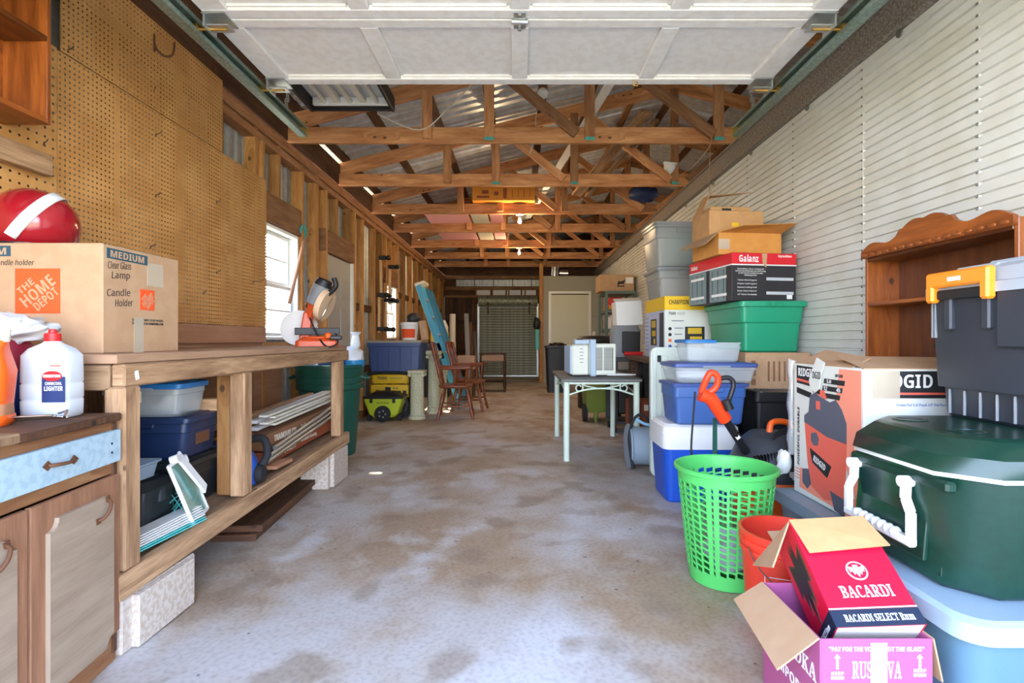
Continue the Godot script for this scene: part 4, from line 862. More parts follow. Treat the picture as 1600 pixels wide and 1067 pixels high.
	S(); lathe([Vector2(0.215, 0.0), Vector2(0.22, 0.006), Vector2(0.262, 0.55), Vector2(0.262, 0.58), Vector2(0.285, 0.59), Vector2(0.287, 0.63), Vector2(0.28, 0.635), Vector2(0.288, 0.66), Vector2(0.289, 0.69), Vector2(0.282, 0.695), Vector2(0.29, 0.72), Vector2(0.291, 0.77), Vector2(0.30, 0.775), Vector2(0.30, 0.80), Vector2(0.285, 0.802), Vector2(0.28, 0.70)], 40, Vector3.ZERO, true, false); obj("can", "can_green", t)
	for s in [-1.0, 1.0]: S(); tube(smoothpath([Vector3(s * 0.29, 0.70, -0.07), Vector3(s * 0.34, 0.68, -0.05), Vector3(s * 0.34, 0.68, 0.05), Vector3(s * 0.29, 0.70, 0.07)]), 0.012, 8); obj("handle", "can_green", t)
	mk("bag_plastic", C(226, 230, 234), 0.3); mk("bag_cyan", C(46, 140, 196), 0.35); mk("bag_blue_dark", C(40, 72, 118), 0.4)
	S(); blob(Vector3.ZERO, Vector3(0.24, 0.16, 0.24), 4, 0.3, 2.2); one("trash_bag", "bag_blue_dark", "dark blue crumpled bag inside the green trash can", "bag", Vector3(-1.70, 0.73, -4.75))
	t = thing("plastic_sack", "white and blue tied plastic sack on top of the trash can", "sack", Vector3(-1.50, 0.80, -4.75)); S(); blob(Vector3(0, 0.06, 0), Vector3(0.1, 0.1, 0.1), 8, 0.2, 2.0); obj("sack", "bag_plastic", t); S(); lathe([Vector2(0.02, 0.13), Vector2(0.045, 0.17), Vector2(0.03, 0.26), Vector2(0.05, 0.29)], 7, Vector3(0.03, 0, 0)); obj("knot", "bag_plastic", t); S(); lathe([Vector2(0.097, -0.03), Vector2(0.106, 0.0), Vector2(0.108, 0.04)], 16); obj("printed_band", "bag_cyan", t)
	S(); lathe([Vector2(0.12, 0), Vector2(0.128, 0.004), Vector2(0.132, 0.02), Vector2(0.12, 0.026), Vector2(0.06, 0.03), Vector2(0.01, 0.03)], 28); var lidd := one("white_disc", "white", "round white disc standing on edge behind the miter saw", "disc", Vector3(-1.62, 1.105, -3.9)); lidd.rotation = Vector3(1.35, 0.2, 0)
	S(); blob(Vector3(0, 0.09, 0), Vector3(0.15, 0.11, 0.12), 12, 0.3, 2.0); one("plastic_bag", "bag_plastic", "white plastic shopping bag slumped on the trash can rim behind the saw", "bag", Vector3(-1.78, 0.84, -4.72))

func miter_saw() -> void:
	var t := thing("miter_saw", "orange compound miter saw with grey motor at the far bench end", "saw", Vector3(-1.42, 0.976, -3.72), 0.35)
	mk("saw_orange", C(212, 84, 36), 0.4)
	S(); tub([[0, 0.14, 0.10, 0.03], [0.035, 0.14, 0.10, 0.03], [0.05, 0.12, 0.085, 0.03]]); lathe([Vector2(0.1, 0.05), Vector2(0.105, 0.055), Vector2(0.1, 0.068), Vector2(0.02, 0.07)], 28); obj("base", "saw_orange", t)
	S(); bx(Vector3(0, 0.105, -0.05), Vector3(0.3, 0.05, 0.015), 0.004); bx(Vector3(0.12, 0.06, 0.1), Vector3(0.08, 0.03, 0.08), 0.008); obj("fence", "black", t)
	S(); bar(Vector3(-0.09, 0.04, -0.10), Vector3(-0.06, 0.24, -0.12), 0.06, 0.07, 0.01); bar(Vector3(-0.065, 0.2, -0.12), Vector3(-0.01, 0.33, -0.06), 0.05, 0.06, 0.01); obj("pivot_arm", "saw_orange", t)
	S(); cyl(Vector3(-0.02, 0.30, -0.07), Vector3(0.035, 0.43, -0.04), 0.058, 0.062, 20); obj("motor", "grey", t)
	S(); cyl(Vector3(0.035, 0.43, -0.04), Vector3(0.052, 0.47, -0.03), 0.062, 0.05, 20); tube(smoothpath([Vector3(0.06, 0.36, 0.0), Vector3(0.12, 0.42, 0.03), Vector3(0.11, 0.48, 0.03)]), 0.018, 10); obj("motor_cap", "black", t)
	S(); cyl(Vector3(0.03, 0.30, -0.045), Vector3(0.065, 0.285, -0.03), 0.115, 0.115, 28); obj("blade_guard", "blade_guard", t)
	S(); cyl(Vector3(0.045, 0.235, -0.03), Vector3(0.047, 0.234, -0.03), 0.125, 0.125, 28); obj("blade", "chrome", t)
	S(); lathe([Vector2(0.01, 0.0), Vector2(0.022, 0.005), Vector2(0.024, 0.03), Vector2(0.012, 0.04)], 14, Vector3(0.07, 0.055, 0.12)); obj("clamp_knob", "orange", t)
	S(); tube(smoothpath([Vector3(-0.05, 0.2, -0.05), Vector3(0.0, 0.08, 0.06), Vector3(0.06, -0.0, 0.14), Vector3(0.13, 0.02, 0.13), Vector3(0.12, 0.09, 0.1)]), 0.006, 7); obj("power_cord", "rubber", t)
func column(t: Node3D, h: float, r: float, m) -> void:      # a fluted garden pedestal with base and capital
	S(); lathe([Vector2(r * 1.22, 0), Vector2(r * 1.22, h * 0.05), Vector2(r * 1.12, h * 0.06), Vector2(r * 1.12, h * 0.08), Vector2(r * 1.0, h * 0.095)], 28); obj("base", m, t)
	S(); var rings := []
	for l in [[h * 0.09, r], [h * 0.5, r * 0.97], [h * 0.86, r * 0.93]]:
		var ring := []
		for k in 80:
			var a := -TAU * k / 80.0; var q: float = l[1] * (1.0 - 0.06 * absf(cos(a * 10.0)))
			ring.append(Vector3(q * cos(a), l[0], q * sin(a)))
		rings.append(ring)
	loft(rings); obj("fluted_shaft", m, t)
	S(); lathe([Vector2(r * 0.95, h * 0.855), Vector2(r * 1.03, h * 0.87), Vector2(r * 1.0, h * 0.90), Vector2(r * 1.12, h * 0.93)], 28); obj("collar", m, t)
	S(); bx(Vector3(0, h * 0.965, 0), Vector3(r * 2.35, h * 0.06, r * 2.35), 0.008); obj("capital", m, t)
	for s in [-1.0, 1.0]:
		for q in [-1.0, 1.0]: S(); cyl(Vector3(s * r * 0.95, h * 0.90, q * r * 1.05), Vector3(s * r * 0.95, h * 0.90, q * r * 0.8), r * 0.24, r * 0.24, 14); obj("scroll", m, t)

func turned(a: Vector3, b: Vector3, r: float) -> void:      # a lathe-turned spindle between two points
	var z := (b - a).normalized(); var x := Vector3.FORWARD.cross(z).normalized() if absf(z.z) < 0.9 else Vector3.RIGHT.cross(z).normalized(); var y := z.cross(x); var rings := []; var L := a.distance_to(b)
	for p in [[0.0, 0.7], [0.06, 0.75], [0.1, 1.0], [0.14, 0.65], [0.2, 1.15], [0.34, 1.2], [0.5, 0.9], [0.62, 0.75], [0.66, 1.1], [0.7, 0.7], [0.8, 1.15], [0.92, 0.85], [0.96, 1.0], [1.0, 0.7]]:
		var ring := []
		for k in 10: ring.append(a + z * L * p[0] + (x * cos(TAU * k / 10) + y * sin(TAU * k / 10)) * r * p[1])
		rings.append(ring)
	loft(rings, true, true, false, 4.0)

func windsor(label: String, at: Vector3, turn: float) -> void:
	var t := thing("wooden_armchair", label, "chair", at, turn, "turned wooden armchairs")     # seat faces +x
	S(); tub([[0.40, 0.19, 0.19, 0.09], [0.412, 0.21, 0.21, 0.1], [0.435, 0.215, 0.215, 0.1], [0.44, 0.2, 0.2, 0.09]], Vector3.ZERO, true, true, 6, 2.0); obj("seat", "rubber_wood", t)
	for sx in [-1.0, 1.0]:
		for sz in [-1.0, 1.0]: S(); turned(Vector3(sx * 0.14, 0.405, sz * 0.14), Vector3(sx * 0.225, 0.0, sz * 0.215), 0.02); obj("leg", "rubber_wood", t)
	for sz in [-1.0, 1.0]: S(); turned(Vector3(-0.19, 0.17, sz * 0.185), Vector3(0.19, 0.17, sz * 0.185), 0.013); obj("stretcher", "rubber_wood", t)
	S(); turned(Vector3(0, 0.17, -0.185), Vector3(0, 0.17, 0.185), 0.013); obj("stretcher", "rubber_wood", t)
	for sz in [-1.0, 1.0]:
		S(); turned(Vector3(-0.17, 0.435, sz * 0.17), Vector3(-0.30, 0.98, sz * 0.195), 0.02); obj("back_post", "rubber_wood", t)
		S(); tube(smoothpath([Vector3(-0.21, 0.66, sz * 0.19), Vector3(-0.05, 0.655, sz * 0.225), Vector3(0.15, 0.665, sz * 0.235), Vector3(0.19, 0.66, sz * 0.225)]), 0.018, 8); obj("arm", "rubber_wood", t)
		for x in [-0.02, 0.13]: S(); turned(Vector3(x, 0.435, sz * 0.185), Vector3(x + 0.015, 0.655, sz * 0.225), 0.014); obj("arm_spindle", "rubber_wood", t)
	S(); var crest := []
	for i in 9: var k := i / 4.0 - 1.0; crest.append(Vector3(-0.295 - 0.03 * (1 - k * k), 0.94 + 0.02 * (1 - k * k), k * 0.19))
	for i in 8: bar(crest[i], crest[i + 1], 0.022, 0.085, 0.006)
	obj("crest_rail", "rubber_wood", t)
	for k in [-0.1, -0.034, 0.034, 0.1]: S(); turned(Vector3(-0.17, 0.435, k), Vector3(-0.31, 0.92, k * 1.15), 0.011); obj("back_spindle", "rubber_wood", t)

func clamp_bar(label: String, at: Vector3, tilt: float, L: float) -> void:
	if not M.has("clamp_wood"): mk("clamp_wood", C(222, 180, 124), 0.5)
	var t := thing("bar_clamp", label, "clamp", at, 0.0, "", Vector3(tilt, 0, 0))
	S(); bx(Vector3(0, L * 0.5, 0), Vector3(0.03, L, 0.045), 0.004); obj("bar", "clamp_wood", t)
	for y in [0.05, L - 0.03]: S(); bx(Vector3(0.03, y, 0), Vector3(0.11, 0.06, 0.06), 0.008); obj("jaw", "black", t)
	for y in [0.05, L - 0.03]: S(); blob(Vector3.ZERO, Vector3(0.036, 0.036, 0.036), 1, 0.0, 1.0, 12, 8); obj("knob", "black_gloss", t, Vector3(0.115, y, 0.02))
	S(); cyl(Vector3(0.03, 0.09, 0), Vector3(0.03, L * 0.5, 0), 0.006, 0.006, 8); obj("screw", "hook_steel", t)

func lamp(called: String, label: String, at: Vector3, power: float) -> void:
	var t := thing(called, label, "light bulb", at)
	S(); lathe([Vector2(0.055, 0.0), Vector2(0.058, -0.006), Vector2(0.05, -0.016), Vector2(0.026, -0.022), Vector2(0.022, -0.05)], 20, Vector3.ZERO, true, true); obj("lamp_holder", "white", t)
	mk("bulb_" + called, C(250, 246, 236), 0.4, 0.0, {"emission_enabled": true, "emission": C(255, 236, 208), "emission_energy_multiplier": 0.25})
	S(); lathe([Vector2(0.006, -0.128), Vector2(0.018, -0.124), Vector2(0.03, -0.105), Vector2(0.028, -0.085), Vector2(0.018, -0.06), Vector2(0.014, -0.048)], 18, Vector3.ZERO, true, true, 3.0); obj("bulb", "bulb_" + called, t)
	if power > 0.0:
		var l := OmniLight3D.new(); l.name = "bulb_light"; t.add_child(l); l.position = Vector3(0, -0.16, 0); l.light_energy = power; l.light_color = Color(1.0, 0.86, 0.66); l.omni_range = 20.0; l.omni_attenuation = 2.0; l.shadow_enabled = true; l.light_size = 0.03

func back_area() -> void:
	var fz := Vector3(0, 0, 1); var t: Node3D
	# ---- along the left wall
	t = thing("clothes_hanger", "pair of teal wire hangers on a nail above the window corner", "hanger", Vector3(-2.05, 2.0, -5.0)); S()
	for k in 3: tube(smoothpath([Vector3(0.0, 0.0, -0.06 + 0.02 * k), Vector3(0.03, 0.06, -0.03 + 0.02 * k), Vector3(0.03, 0.09, 0.05), Vector3(0.02, 0.05, 0.10 - 0.02 * k), Vector3(0.0, 0.0, 0.05)]), 0.006, 7)
	obj("wire", "teal", t)
	S(); cyl(Vector3(-2.03, 1.97, -5.0), Vector3(-1.93, 1.33, -4.44), 0.016, 0.014, 12); one("wooden_dowel", "ply", "slender wooden stick hanging slantwise across the window edge", "stick")
	t = thing("hung_cable", "grey cable looped on the post beside the window", "cable", Vector3(-2.05, 1.2, -5.03)); S(); for k in 3: tube(smoothpath([Vector3(0, 0.62, 0.01 * k), Vector3(0.02, 0.35, 0.03 - 0.03 * k), Vector3(0.02, 0.06, 0.02 * k - 0.03), Vector3(0.03, 0.0, 0.0)]), 0.009, 7)
	obj("cable", "grey", t); S(); cyl(Vector3(0.02, 0.0, 0), Vector3(0.02, 0.1, 0), 0.022, 0.018, 10); obj("plug", "charcoal", t)
	t = thing("pruner_bundle", "rusty hand tools hanging on the post behind the miter saw", "tools", Vector3(-2.045, 1.16, -5.04)); S(); for k in 4: bar(Vector3(0.02, 0.14 - k * 0.05, -0.02), Vector3(0.05, 0.2 - k * 0.055, 0.1), 0.012, 0.03, 0.003)
	obj("tool", "floor_box_red", t)
	clamp_bar("wooden bar clamp hung highest on the studs beyond the steel door", Vector3(-1.99, 1.60, -7.62), 0.06, 0.62)
	clamp_bar("wooden bar clamp hung in front of the small far window", Vector3(-1.97, 1.55, -8.02), -0.05, 0.60)
	clamp_bar("wooden bar clamp hung lowest beside the small far window", Vector3(-1.99, 1.12, -7.50), 0.0, 0.56)
	clamp_bar("wooden bar clamp hung beside the lowest clamp on the studs", Vector3(-2.0, 1.12, -7.93), 0.0, 0.52)
	# generator with the big blue tote on it
	t = thing("generator", "yellow portable generator in a black tube frame under the blue tote", "generator", Vector3(-1.72, 0, -7.22)); mk("gen_yellow", C(216, 176, 34), 0.4)
	for sz in [-1.0, 1.0]: S(); tube(smoothpath([Vector3(-0.27, 0.04, sz * 0.24), Vector3(-0.28, 0.5, sz * 0.24), Vector3(-0.2, 0.575, sz * 0.24), Vector3(0.2, 0.575, sz * 0.24), Vector3(0.28, 0.5, sz * 0.24), Vector3(0.27, 0.04, sz * 0.24)], 5), 0.018, 8); obj("tube_frame", "black", t)
	S(); tub([[0.44, 0.24, 0.21, 0.04], [0.46, 0.25, 0.22, 0.05], [0.55, 0.25, 0.22, 0.05], [0.575, 0.22, 0.19, 0.05]]); obj("fuel_tank", "gen_yellow", t)
	S(); bx(Vector3(0, 0.34, 0.2), Vector3(0.5, 0.17, 0.04), 0.008); var pnl := obj("control_panel", "gen_yellow", t)
	for k in [[-0.16, 0.0, 0.03, 0.03], [-0.02, 0.03, 0.07, 0.05], [0.06, 0.04, 0.015, 0.015], [0.1, 0.04, 0.015, 0.015], [0.05, -0.035, 0.05, 0.06], [0.125, -0.03, 0.05, 0.07], [0.2, -0.03, 0.045, 0.075]]: S(); bx(Vector3(k[0], 0.34 + k[1], 0.223), Vector3(k[2], k[3], 0.012), 0.003); obj("socket", "black", pnl)
	text("7500", 0.04, face(Vector3(-0.1, 0.51, 0.221), fz), "ink", t, true, 0.13); text("STARTING WATTS", 0.018, face(Vector3(0.09, 0.51, 0.221), fz), "ink", t, false, 0.16)
	S(); bx(Vector3(-0.03, 0.16, 0.0), Vector3(0.4, 0.26, 0.34), 0.03); obj("engine", "charcoal", t)
	for sz in [-1.0, 1.0]: S(); cyl(Vector3(0.2, 0.11, sz * 0.25), Vector3(0.2, 0.11, sz * 0.3), 0.11, 0.11, 22); obj("wheel", "rubber", t)
	t = thing("storage_tote", "large slate blue tote with a tan lid on top of the generator", "tote", Vector3(-1.655, 0.595, -7.22)); mk("slate_blue", C(56, 76, 122), 0.45); mk("lid_tan", C(150, 138, 118), 0.5)
	S(); tub([[0.0, 0.315, 0.21, 0.03], [0.01, 0.325, 0.22, 0.03], [0.33, 0.345, 0.235, 0.03], [0.34, 0.36, 0.245, 0.03], [0.39, 0.362, 0.247, 0.03]]); for x in [-0.22, -0.075, 0.075, 0.22]: bx(Vector3(x, 0.165, 0.226), Vector3(0.006, 0.31, 0.02), 0.002, Vector3(0.04, 0, 0))
	obj("body", "slate_blue", t); S(); tub([[0.385, 0.37, 0.255, 0.03], [0.41, 0.37, 0.255, 0.03], [0.418, 0.35, 0.235, 0.03]]); for x in [-0.3, -0.2, 0.1, 0.2, 0.3]: bx(Vector3(x, 0.398, 0.256), Vector3(0.06, 0.02, 0.008), 0.002)
	obj("lid", "lid_tan", t)
	# lime wheeled cooler on the floor
	t = thing("wheeled_cooler", "lime green wheeled cooler with black lid before the generator", "cooler", Vector3(-1.70, 0, -6.72)); mk("lime", C(176, 192, 44), 0.4)
	S(); tub([[0.05, 0.13, 0.11, 0.03], [0.09, 0.18, 0.13, 0.03], [0.26, 0.235, 0.15, 0.03], [0.29, 0.24, 0.155, 0.03]]); obj("body", "lime", t)
	S(); tub([[0.285, 0.245, 0.16, 0.03], [0.315, 0.25, 0.165, 0.03], [0.325, 0.2, 0.13, 0.03], [0.365, 0.12, 0.09, 0.04], [0.37, 0.08, 0.06, 0.03]]); obj("lid", "black", t)
	S(); lathe([Vector2(0.085, 0), Vector2(0.1, 0.01), Vector2(0.1, 0.03), Vector2(0.06, 0.045), Vector2(0.055, 0.035), Vector2(0.01, 0.04)], 28); obj("wheel", "rubber", t, Vector3(0.0, 0.1, 0.135), Vector3(PI / 2, 0, 0))
	for k in 5: S(); cyl(Vector3(cos(TAU * k / 5) * 0.04, 0.1 + sin(TAU * k / 5) * 0.04, 0.17), Vector3(cos(TAU * k / 5) * 0.04, 0.1 + sin(TAU * k / 5) * 0.04, 0.177), 0.012, 0.012, 8); obj("hub_bolt", "grey", t)
	for s in [-1.0, 1.0]: S(); bx(Vector3(s * 0.14, 0.265, 0.16), Vector3(0.035, 0.06, 0.02), 0.006); obj("latch", "black", t)
	for s in [-1.0, 1.0]: S(); bx(Vector3(s * 0.19, 0.04, 0.05), Vector3(0.05, 0.08, 0.06), 0.01); obj("foot", "rubber", t)
	text("40V COOLER", 0.016, face(Vector3(0.0, 0.235, 0.153), fz), "ink", t, true, 0.15)
	S(); tube(smoothpath([Vector3(0.2, 0.3, -0.05), Vector3(0.27, 0.22, 0.0), Vector3(0.26, 0.12, 0.04)]), 0.012, 8); obj("drain_hose", "charcoal", t)
	mk("stone_cream", C(206, 206, 178), 0.75, 0.0, {"albedo_texture": noise_tex(0.03, C(214, 208, 190), C(255, 255, 255), 4), "uv1_triplanar": true, "uv1_scale": Vector3(4, 4, 4)})
	t = thing("pedestal", "short cream fluted pedestal with scrolled capital beside the lime cooler", "pedestal", Vector3(-1.325, 0, -6.85)); column(t, 0.63, 0.09, "stone_cream")
	t = thing("pedestal", "tall cream fluted column behind the short pedestal", "pedestal", Vector3(-1.19, 0, -7.36)); column(t, 0.87, 0.085, "stone_cream")
	t = thing("pedestal", "slim cream column half hidden behind the armchair", "pedestal", Vector3(-1.12, 0, -7.75)); column(t, 0.58, 0.06, "stone_cream")
	windsor("turned brown wooden armchair beside the tall cream column", Vector3(-0.83, 0, -6.92), 0.08)
	windsor("turned brown wooden armchair tucked behind the nearer armchair", Vector3(-0.72, 0, -7.66), -0.1)
	# folded ladder
	t = thing("step_ladder", "folded blue fiberglass step ladder leaning behind the wooden armchairs", "ladder", Vector3(-0.92, 0.0, -8.35), 0.0, "", Vector3(0, 0, 0.335)); mk("ladder_blue", C(74, 166, 200), 0.5); mk("ladder_teal", C(30, 108, 132), 0.5)
	for s in [-1.0, 1.0]:
		S(); bx(Vector3(0, 0.98, s * 0.2), Vector3(0.085, 1.96, 0.03), 0.006); obj("front_rail", "ladder_blue", t)
		S(); bx(Vector3(0.11, 0.95, s * 0.17), Vector3(0.06, 1.85, 0.025), 0.005); obj("rear_rail", "ladder_teal", t)
		S(); plate(0.05, 0.25, face(Vector3(0, 0.9, 0.216), fz)); obj("warning_label", "white", t)
	for k in 6: S(); bx(Vector3(0, 0.28 + k * 0.29, 0), Vector3(0.08, 0.025, 0.38), 0.004); obj("step", "light_grey", t)
	S(); bx(Vector3(0.03, 1.985, 0), Vector3(0.16, 0.05, 0.42), 0.01); obj("top_cap", "cream", t)
	# bucket and bags on the blue tote
	t = thing("plastic_pail", "white pail with an orange sticker on the slate blue tote", "pail", Vector3(-1.50, 1.014, -7.22)); S(); lathe([Vector2(0.10, 0), Vector2(0.118, 0.2), Vector2(0.126, 0.205), Vector2(0.126, 0.23), Vector2(0.115, 0.24)], 28); obj("pail", "white", t)
	S(); var ring2 := []
	for l in [[0.03, 0.106], [0.15, 0.1165]]:
		var rg := []
		for k in 9: var a := -PI / 2 + 0.9 * (k / 4.0 - 1.0); rg.append(Vector3(cos(a) * l[1], l[0], -sin(a) * l[1]))
		ring2.append(rg)
	for k in 8: quad(ring2[0][k], ring2[0][k + 1], ring2[1][k + 1], ring2[1][k])
	obj("sticker", "depot_orange", t)
	S(); blob(Vector3(0.02, 0.06, 0), Vector3(0.09, 0.07, 0.08), 21, 0.35, 2.5); one("cord_heap", "charcoal", "dark coiled cords heaped on the white pail", "cords", Vector3(-1.47, 1.25, -7.24))
	S(); bx(Vector3(0, 0.13, 0), Vector3(0.09, 0.26, 0.1), 0.004, Vector3(0, 0, 0.18)); one("small_carton", "cardboard", "narrow brown carton leaning beside the white pail", "box", Vector3(-1.30, 1.016, -7.18))
	# ---- back left corner
	t = thing("side_table", "small dark wooden side table before the roll-up door", "table", Vector3(-0.52, 0, -10.4)); S(); bx(Vector3(0, 0.745, 0), Vector3(0.52, 0.03, 0.4), 0.006); obj("table_top", "dark_wood1", t); S(); bx(Vector3(0, 0.66, 0.17), Vector3(0.42, 0.11, 0.02), 0.003); obj("drawer_front", "old_ply", t); S(); bx(Vector3(0, 0.2, 0), Vector3(0.42, 0.02, 0.32), 0.003); obj("lower_shelf", "dark_wood1", t)
	for sx in [-1.0, 1.0]:
		for sz in [-1.0, 1.0]: S(); turned(Vector3(sx * 0.22, 0.73, sz * 0.16), Vector3(sx * 0.23, 0.0, sz * 0.17), 0.026); obj("leg", "dark_wood1", t)
	t = thing("wooden_crate", "pale wooden crate on a stool behind the armchairs", "crate", Vector3(-0.93, 0, -9.3)); S(); bx(Vector3(0, 0.62, 0), Vector3(0.3, 0.24, 0.3), 0.006); obj("crate", "old_ply", t)
	for k in [[-0.12, -0.12], [0.12, -0.12], [-0.12, 0.12], [0.12, 0.12]]: S(); bx(Vector3(k[0], 0.25, k[1]), Vector3(0.04, 0.5, 0.04), 0.004); obj("leg", "dark_wood", t)
	S(); lathe([Vector2(0.07, 0), Vector2(0.072, 0.01), Vector2(0.072, 0.95), Vector2(0.065, 0.955), Vector2(0.065, 1.55), Vector2(0.055, 1.56)], 20); one("paper_roll", "off_white", "tall white roll standing against the dark panelled wall", "roll", Vector3(-1.42, 0, -11.2))
	for k in 3: S(); bar(Vector3(-1.08 + k * 0.1, 0, -11.3), Vector3(-1.2 + k * 0.09, 1.6 - 0.2 * k, -11.9), 0.1 - 0.02 * k, 0.025, 0.003); one("leaning_board", ["grey", "dark_wood", "charcoal"][k], ["grey board leaning by the white roll", "dark brown board leaning by the white roll", "charcoal strip leaning by the white roll"][k], "board")
	t = thing("yellow_sack", "white and yellow sack on a stack behind the ladder", "sack", Vector3(-1.45, 0.95, -9.6)); S(); tub([[0, 0.14, 0.08, 0.05], [0.02, 0.16, 0.1, 0.06], [0.3, 0.15, 0.09, 0.05], [0.42, 0.1, 0.03, 0.02]], Vector3.ZERO, true, true, 4, 2.0); obj("sack", "off_white", t); S(); tub([[0.04, 0.162, 0.102, 0.06], [0.2, 0.16, 0.1, 0.06]]); obj("print_band", "yellow", t)
	S(); tub([[0, 0.24, 0.2, 0.03], [0.9, 0.26, 0.22, 0.03], [0.945, 0.25, 0.21, 0.03]]); one("storage_drum", "charcoal", "dark square bin under the yellow sack in the back corner", "bin", Vector3(-1.5, 0, -9.6))
	# ---- closet built in the far corner
	var w := snode("wall_closet"); mk("closet_paint", C(158, 154, 140), 0.7); mk("door_cream", C(206, 204, 180), 0.6)
	S(); bx(Vector3(0.605, 1.24, -12.34), Vector3(0.13, 2.48, 0.06), 0.002); bx(Vector3(1.79, 1.24, -12.34), Vector3(0.26, 2.48, 0.06), 0.002); bx(Vector3(1.165, 2.31, -12.34), Vector3(0.99, 0.34, 0.06), 0.002); obj("closet_front", "closet_paint", w)
	S(); bx(Vector3(0.565, 1.24, -13.48), Vector3(0.05, 2.48, 2.2), 0.002); obj("closet_side", "dark_wood", w); S(); bx(Vector3(1.23, 2.48, -13.45), Vector3(1.38, 0.03, 2.26), 0.002); obj("closet_lid", "closet_paint", w)
	for y in [1.55, 2.16]: S(); bx(Vector3(1.79, y, -12.305), Vector3(0.25, 0.012, 0.006), 0.0); obj("seam", "grey", w)
	S(); bx(Vector3(0.50, 1.39, -12.30), Vector3(0.09, 2.78, 0.09), 0.005); obj("post", "stud", w)
	var d := snode("door_3"); S(); bx(Vector3(1.165, 1.03, -12.33), Vector3(0.90, 2.06, 0.04), 0.003); obj("door_slab", "door_cream", d)
	S(); var arch := PackedVector2Array([Vector2(-0.27, 0.2), Vector2(0.27, 0.2), Vector2(0.27, 1.72)])
	for i in 9: var a := PI * i / 8.0; arch.append(Vector2(0.27 * cos(a), 1.74 + 0.10 * sin(a)))
	arch.append(Vector2(-0.27, 1.72)); slab(arch, 0.012, Transform3D(Basis(), Vector3(1.165, 0, -12.296))); obj("raised_panel", "door_cream", d)
	for s in [-1.0, 1.0]: S(); bx(Vector3(1.165 + s * 0.465, 1.05, -12.30), Vector3(0.06, 2.1, 0.03), 0.004); obj("casing", "white", d)
	S(); bx(Vector3(1.165, 2.11, -12.30), Vector3(0.99, 0.06, 0.03), 0.004); obj("casing", "white", d); S(); lathe([Vector2(0.01, 0), Vector2(0.03, 0.02), Vector2(0.03, 0.04), Vector2(0.01, 0.06)], 14); obj("door_knob", "brass", d, Vector3(1.53, 1.0, -12.31), Vector3(PI / 2, 0, 0))
	S(); bx(Vector3(1.72, 1.15, -12.305), Vector3(0.07, 0.11, 0.01), 0.002); obj("switch_plate", "white", w)
	t = thing("vent_duct", "shiny metal vent duct elbow lying on the closet top", "duct", Vector3(0.95, 2.50, -12.75)); S(); cyl(Vector3(-0.1, 0, 0), Vector3(-0.1, 0.26, 0), 0.1, 0.1, 20); obj("pipe", "chrome", t); S(); cyl(Vector3(0.02, 0.1, 0.05), Vector3(0.22, 0.1, 0.1), 0.09, 0.09, 20); obj("elbow", "chrome", t)
	S(); bx(Vector3(0.4, 1.02, -12.1), Vector3(0.09, 0.46, 0.12), 0.01); one("teal_crate", "teal", "teal plastic crate hung on the post by the closet", "crate")
	S(); blob(Vector3.ZERO, Vector3(0.08, 0.14, 0.08), 31, 0.3, 2.0); one("dark_cap", "black", "dark cap hanging above the teal crate", "cap", Vector3(0.39, 1.38, -12.15))
	t = thing("trash_bin", "black square trash bin standing before the cream closet door", "bin", Vector3(0.74, 0, -10.35)); S(); tub([[0, 0.2, 0.2, 0.04], [0.85, 0.235, 0.235, 0.05], [0.86, 0.25, 0.25, 0.05], [0.9, 0.25, 0.25, 0.05]]); obj("bin", "black", t); S(); blob(Vector3(0, 0.88, 0), Vector3(0.2, 0.08, 0.2), 5, 0.3, 2.0); obj("bag", "black_gloss", t)
	# ---- among the rafters
	mk("foam_pink", C(244, 176, 176), 0.7); mk("carton_orange", C(224, 146, 50), 0.7)
	for k in [[-1.12, 0.66, 2.93, "foam_pink", "wide pink foam insulation board lying across the truss chords"], [-0.36, 0.2, 2.93, "foam_pink", "narrow pink foam strip lying across the truss chords"]]: S(); bx(Vector3(k[0], k[2], -8.95), Vector3(k[1], 0.03, 2.5), 0.003); one("insulation_board", k[3], k[4], "insulation")
	S(); bx(Vector3(-0.62, 2.925, -8.95), Vector3(0.26, 0.022, 2.5), 0.003); one("ceiling_board", "off_white", "long white board lying between the pink foam boards", "board")
	t = thing("long_carton", "long orange carton lying on the truss chords overhead", "box", Vector3(-0.22, 2.913, -7.44)); S(); bx(Vector3(0, 0.1, 0), Vector3(0.86, 0.19, 0.42), 0.004); obj("carton", "carton_orange", t)
	for k in [[0.02, 0.105, 0.05, 0.14], [-0.1, 0.1, 0.06, 0.05], [0.12, 0.1, 0.008, 0.1], [0.2, 0.1, 0.008, 0.1], [0.28, 0.1, 0.008, 0.1], [0.36, 0.1, 0.008, 0.1], [-0.28, 0.055, 0.17, 0.03], [-0.25, 0.12, 0.09, 0.05]]: S(); plate(k[2], k[3], face(Vector3(k[0], k[1], 0.2105), fz)); obj("printed_mark", "floor_box_red", t)
	S(); bar(Vector3(0.86, 3.44, -4.95), Vector3(0.13, 2.93, -8.3), 0.085, 0.03, 0.003); one("loose_board", "white", "long white painted board slung diagonally through the trusses", "board")
	S(); bar(Vector3(1.3, 3.35, -5.4), Vector3(0.75, 2.93, -7.0), 0.14, 0.03, 0.003); one("loose_board", "grey_wood", "weathered grey board slung through the trusses near the trailer", "board")
	S(); bar(Vector3(1.42, 3.3, -5.5), Vector3(0.9, 2.94, -7.1), 0.06, 0.04, 0.003); one("loose_board", "grey_wood1", "narrow weathered board beside the wide grey one in the trusses", "board")
	lamp("light_bulb", "white bulb in a lamp holder under the truss with the orange carton", Vector3(0.0, 2.769, -7.4), 0.12)
	lamp("light_bulb", "white bulb in a lamp holder under the truss over the pink foam", Vector3(-0.01, 2.769, -10.1), 0.12)
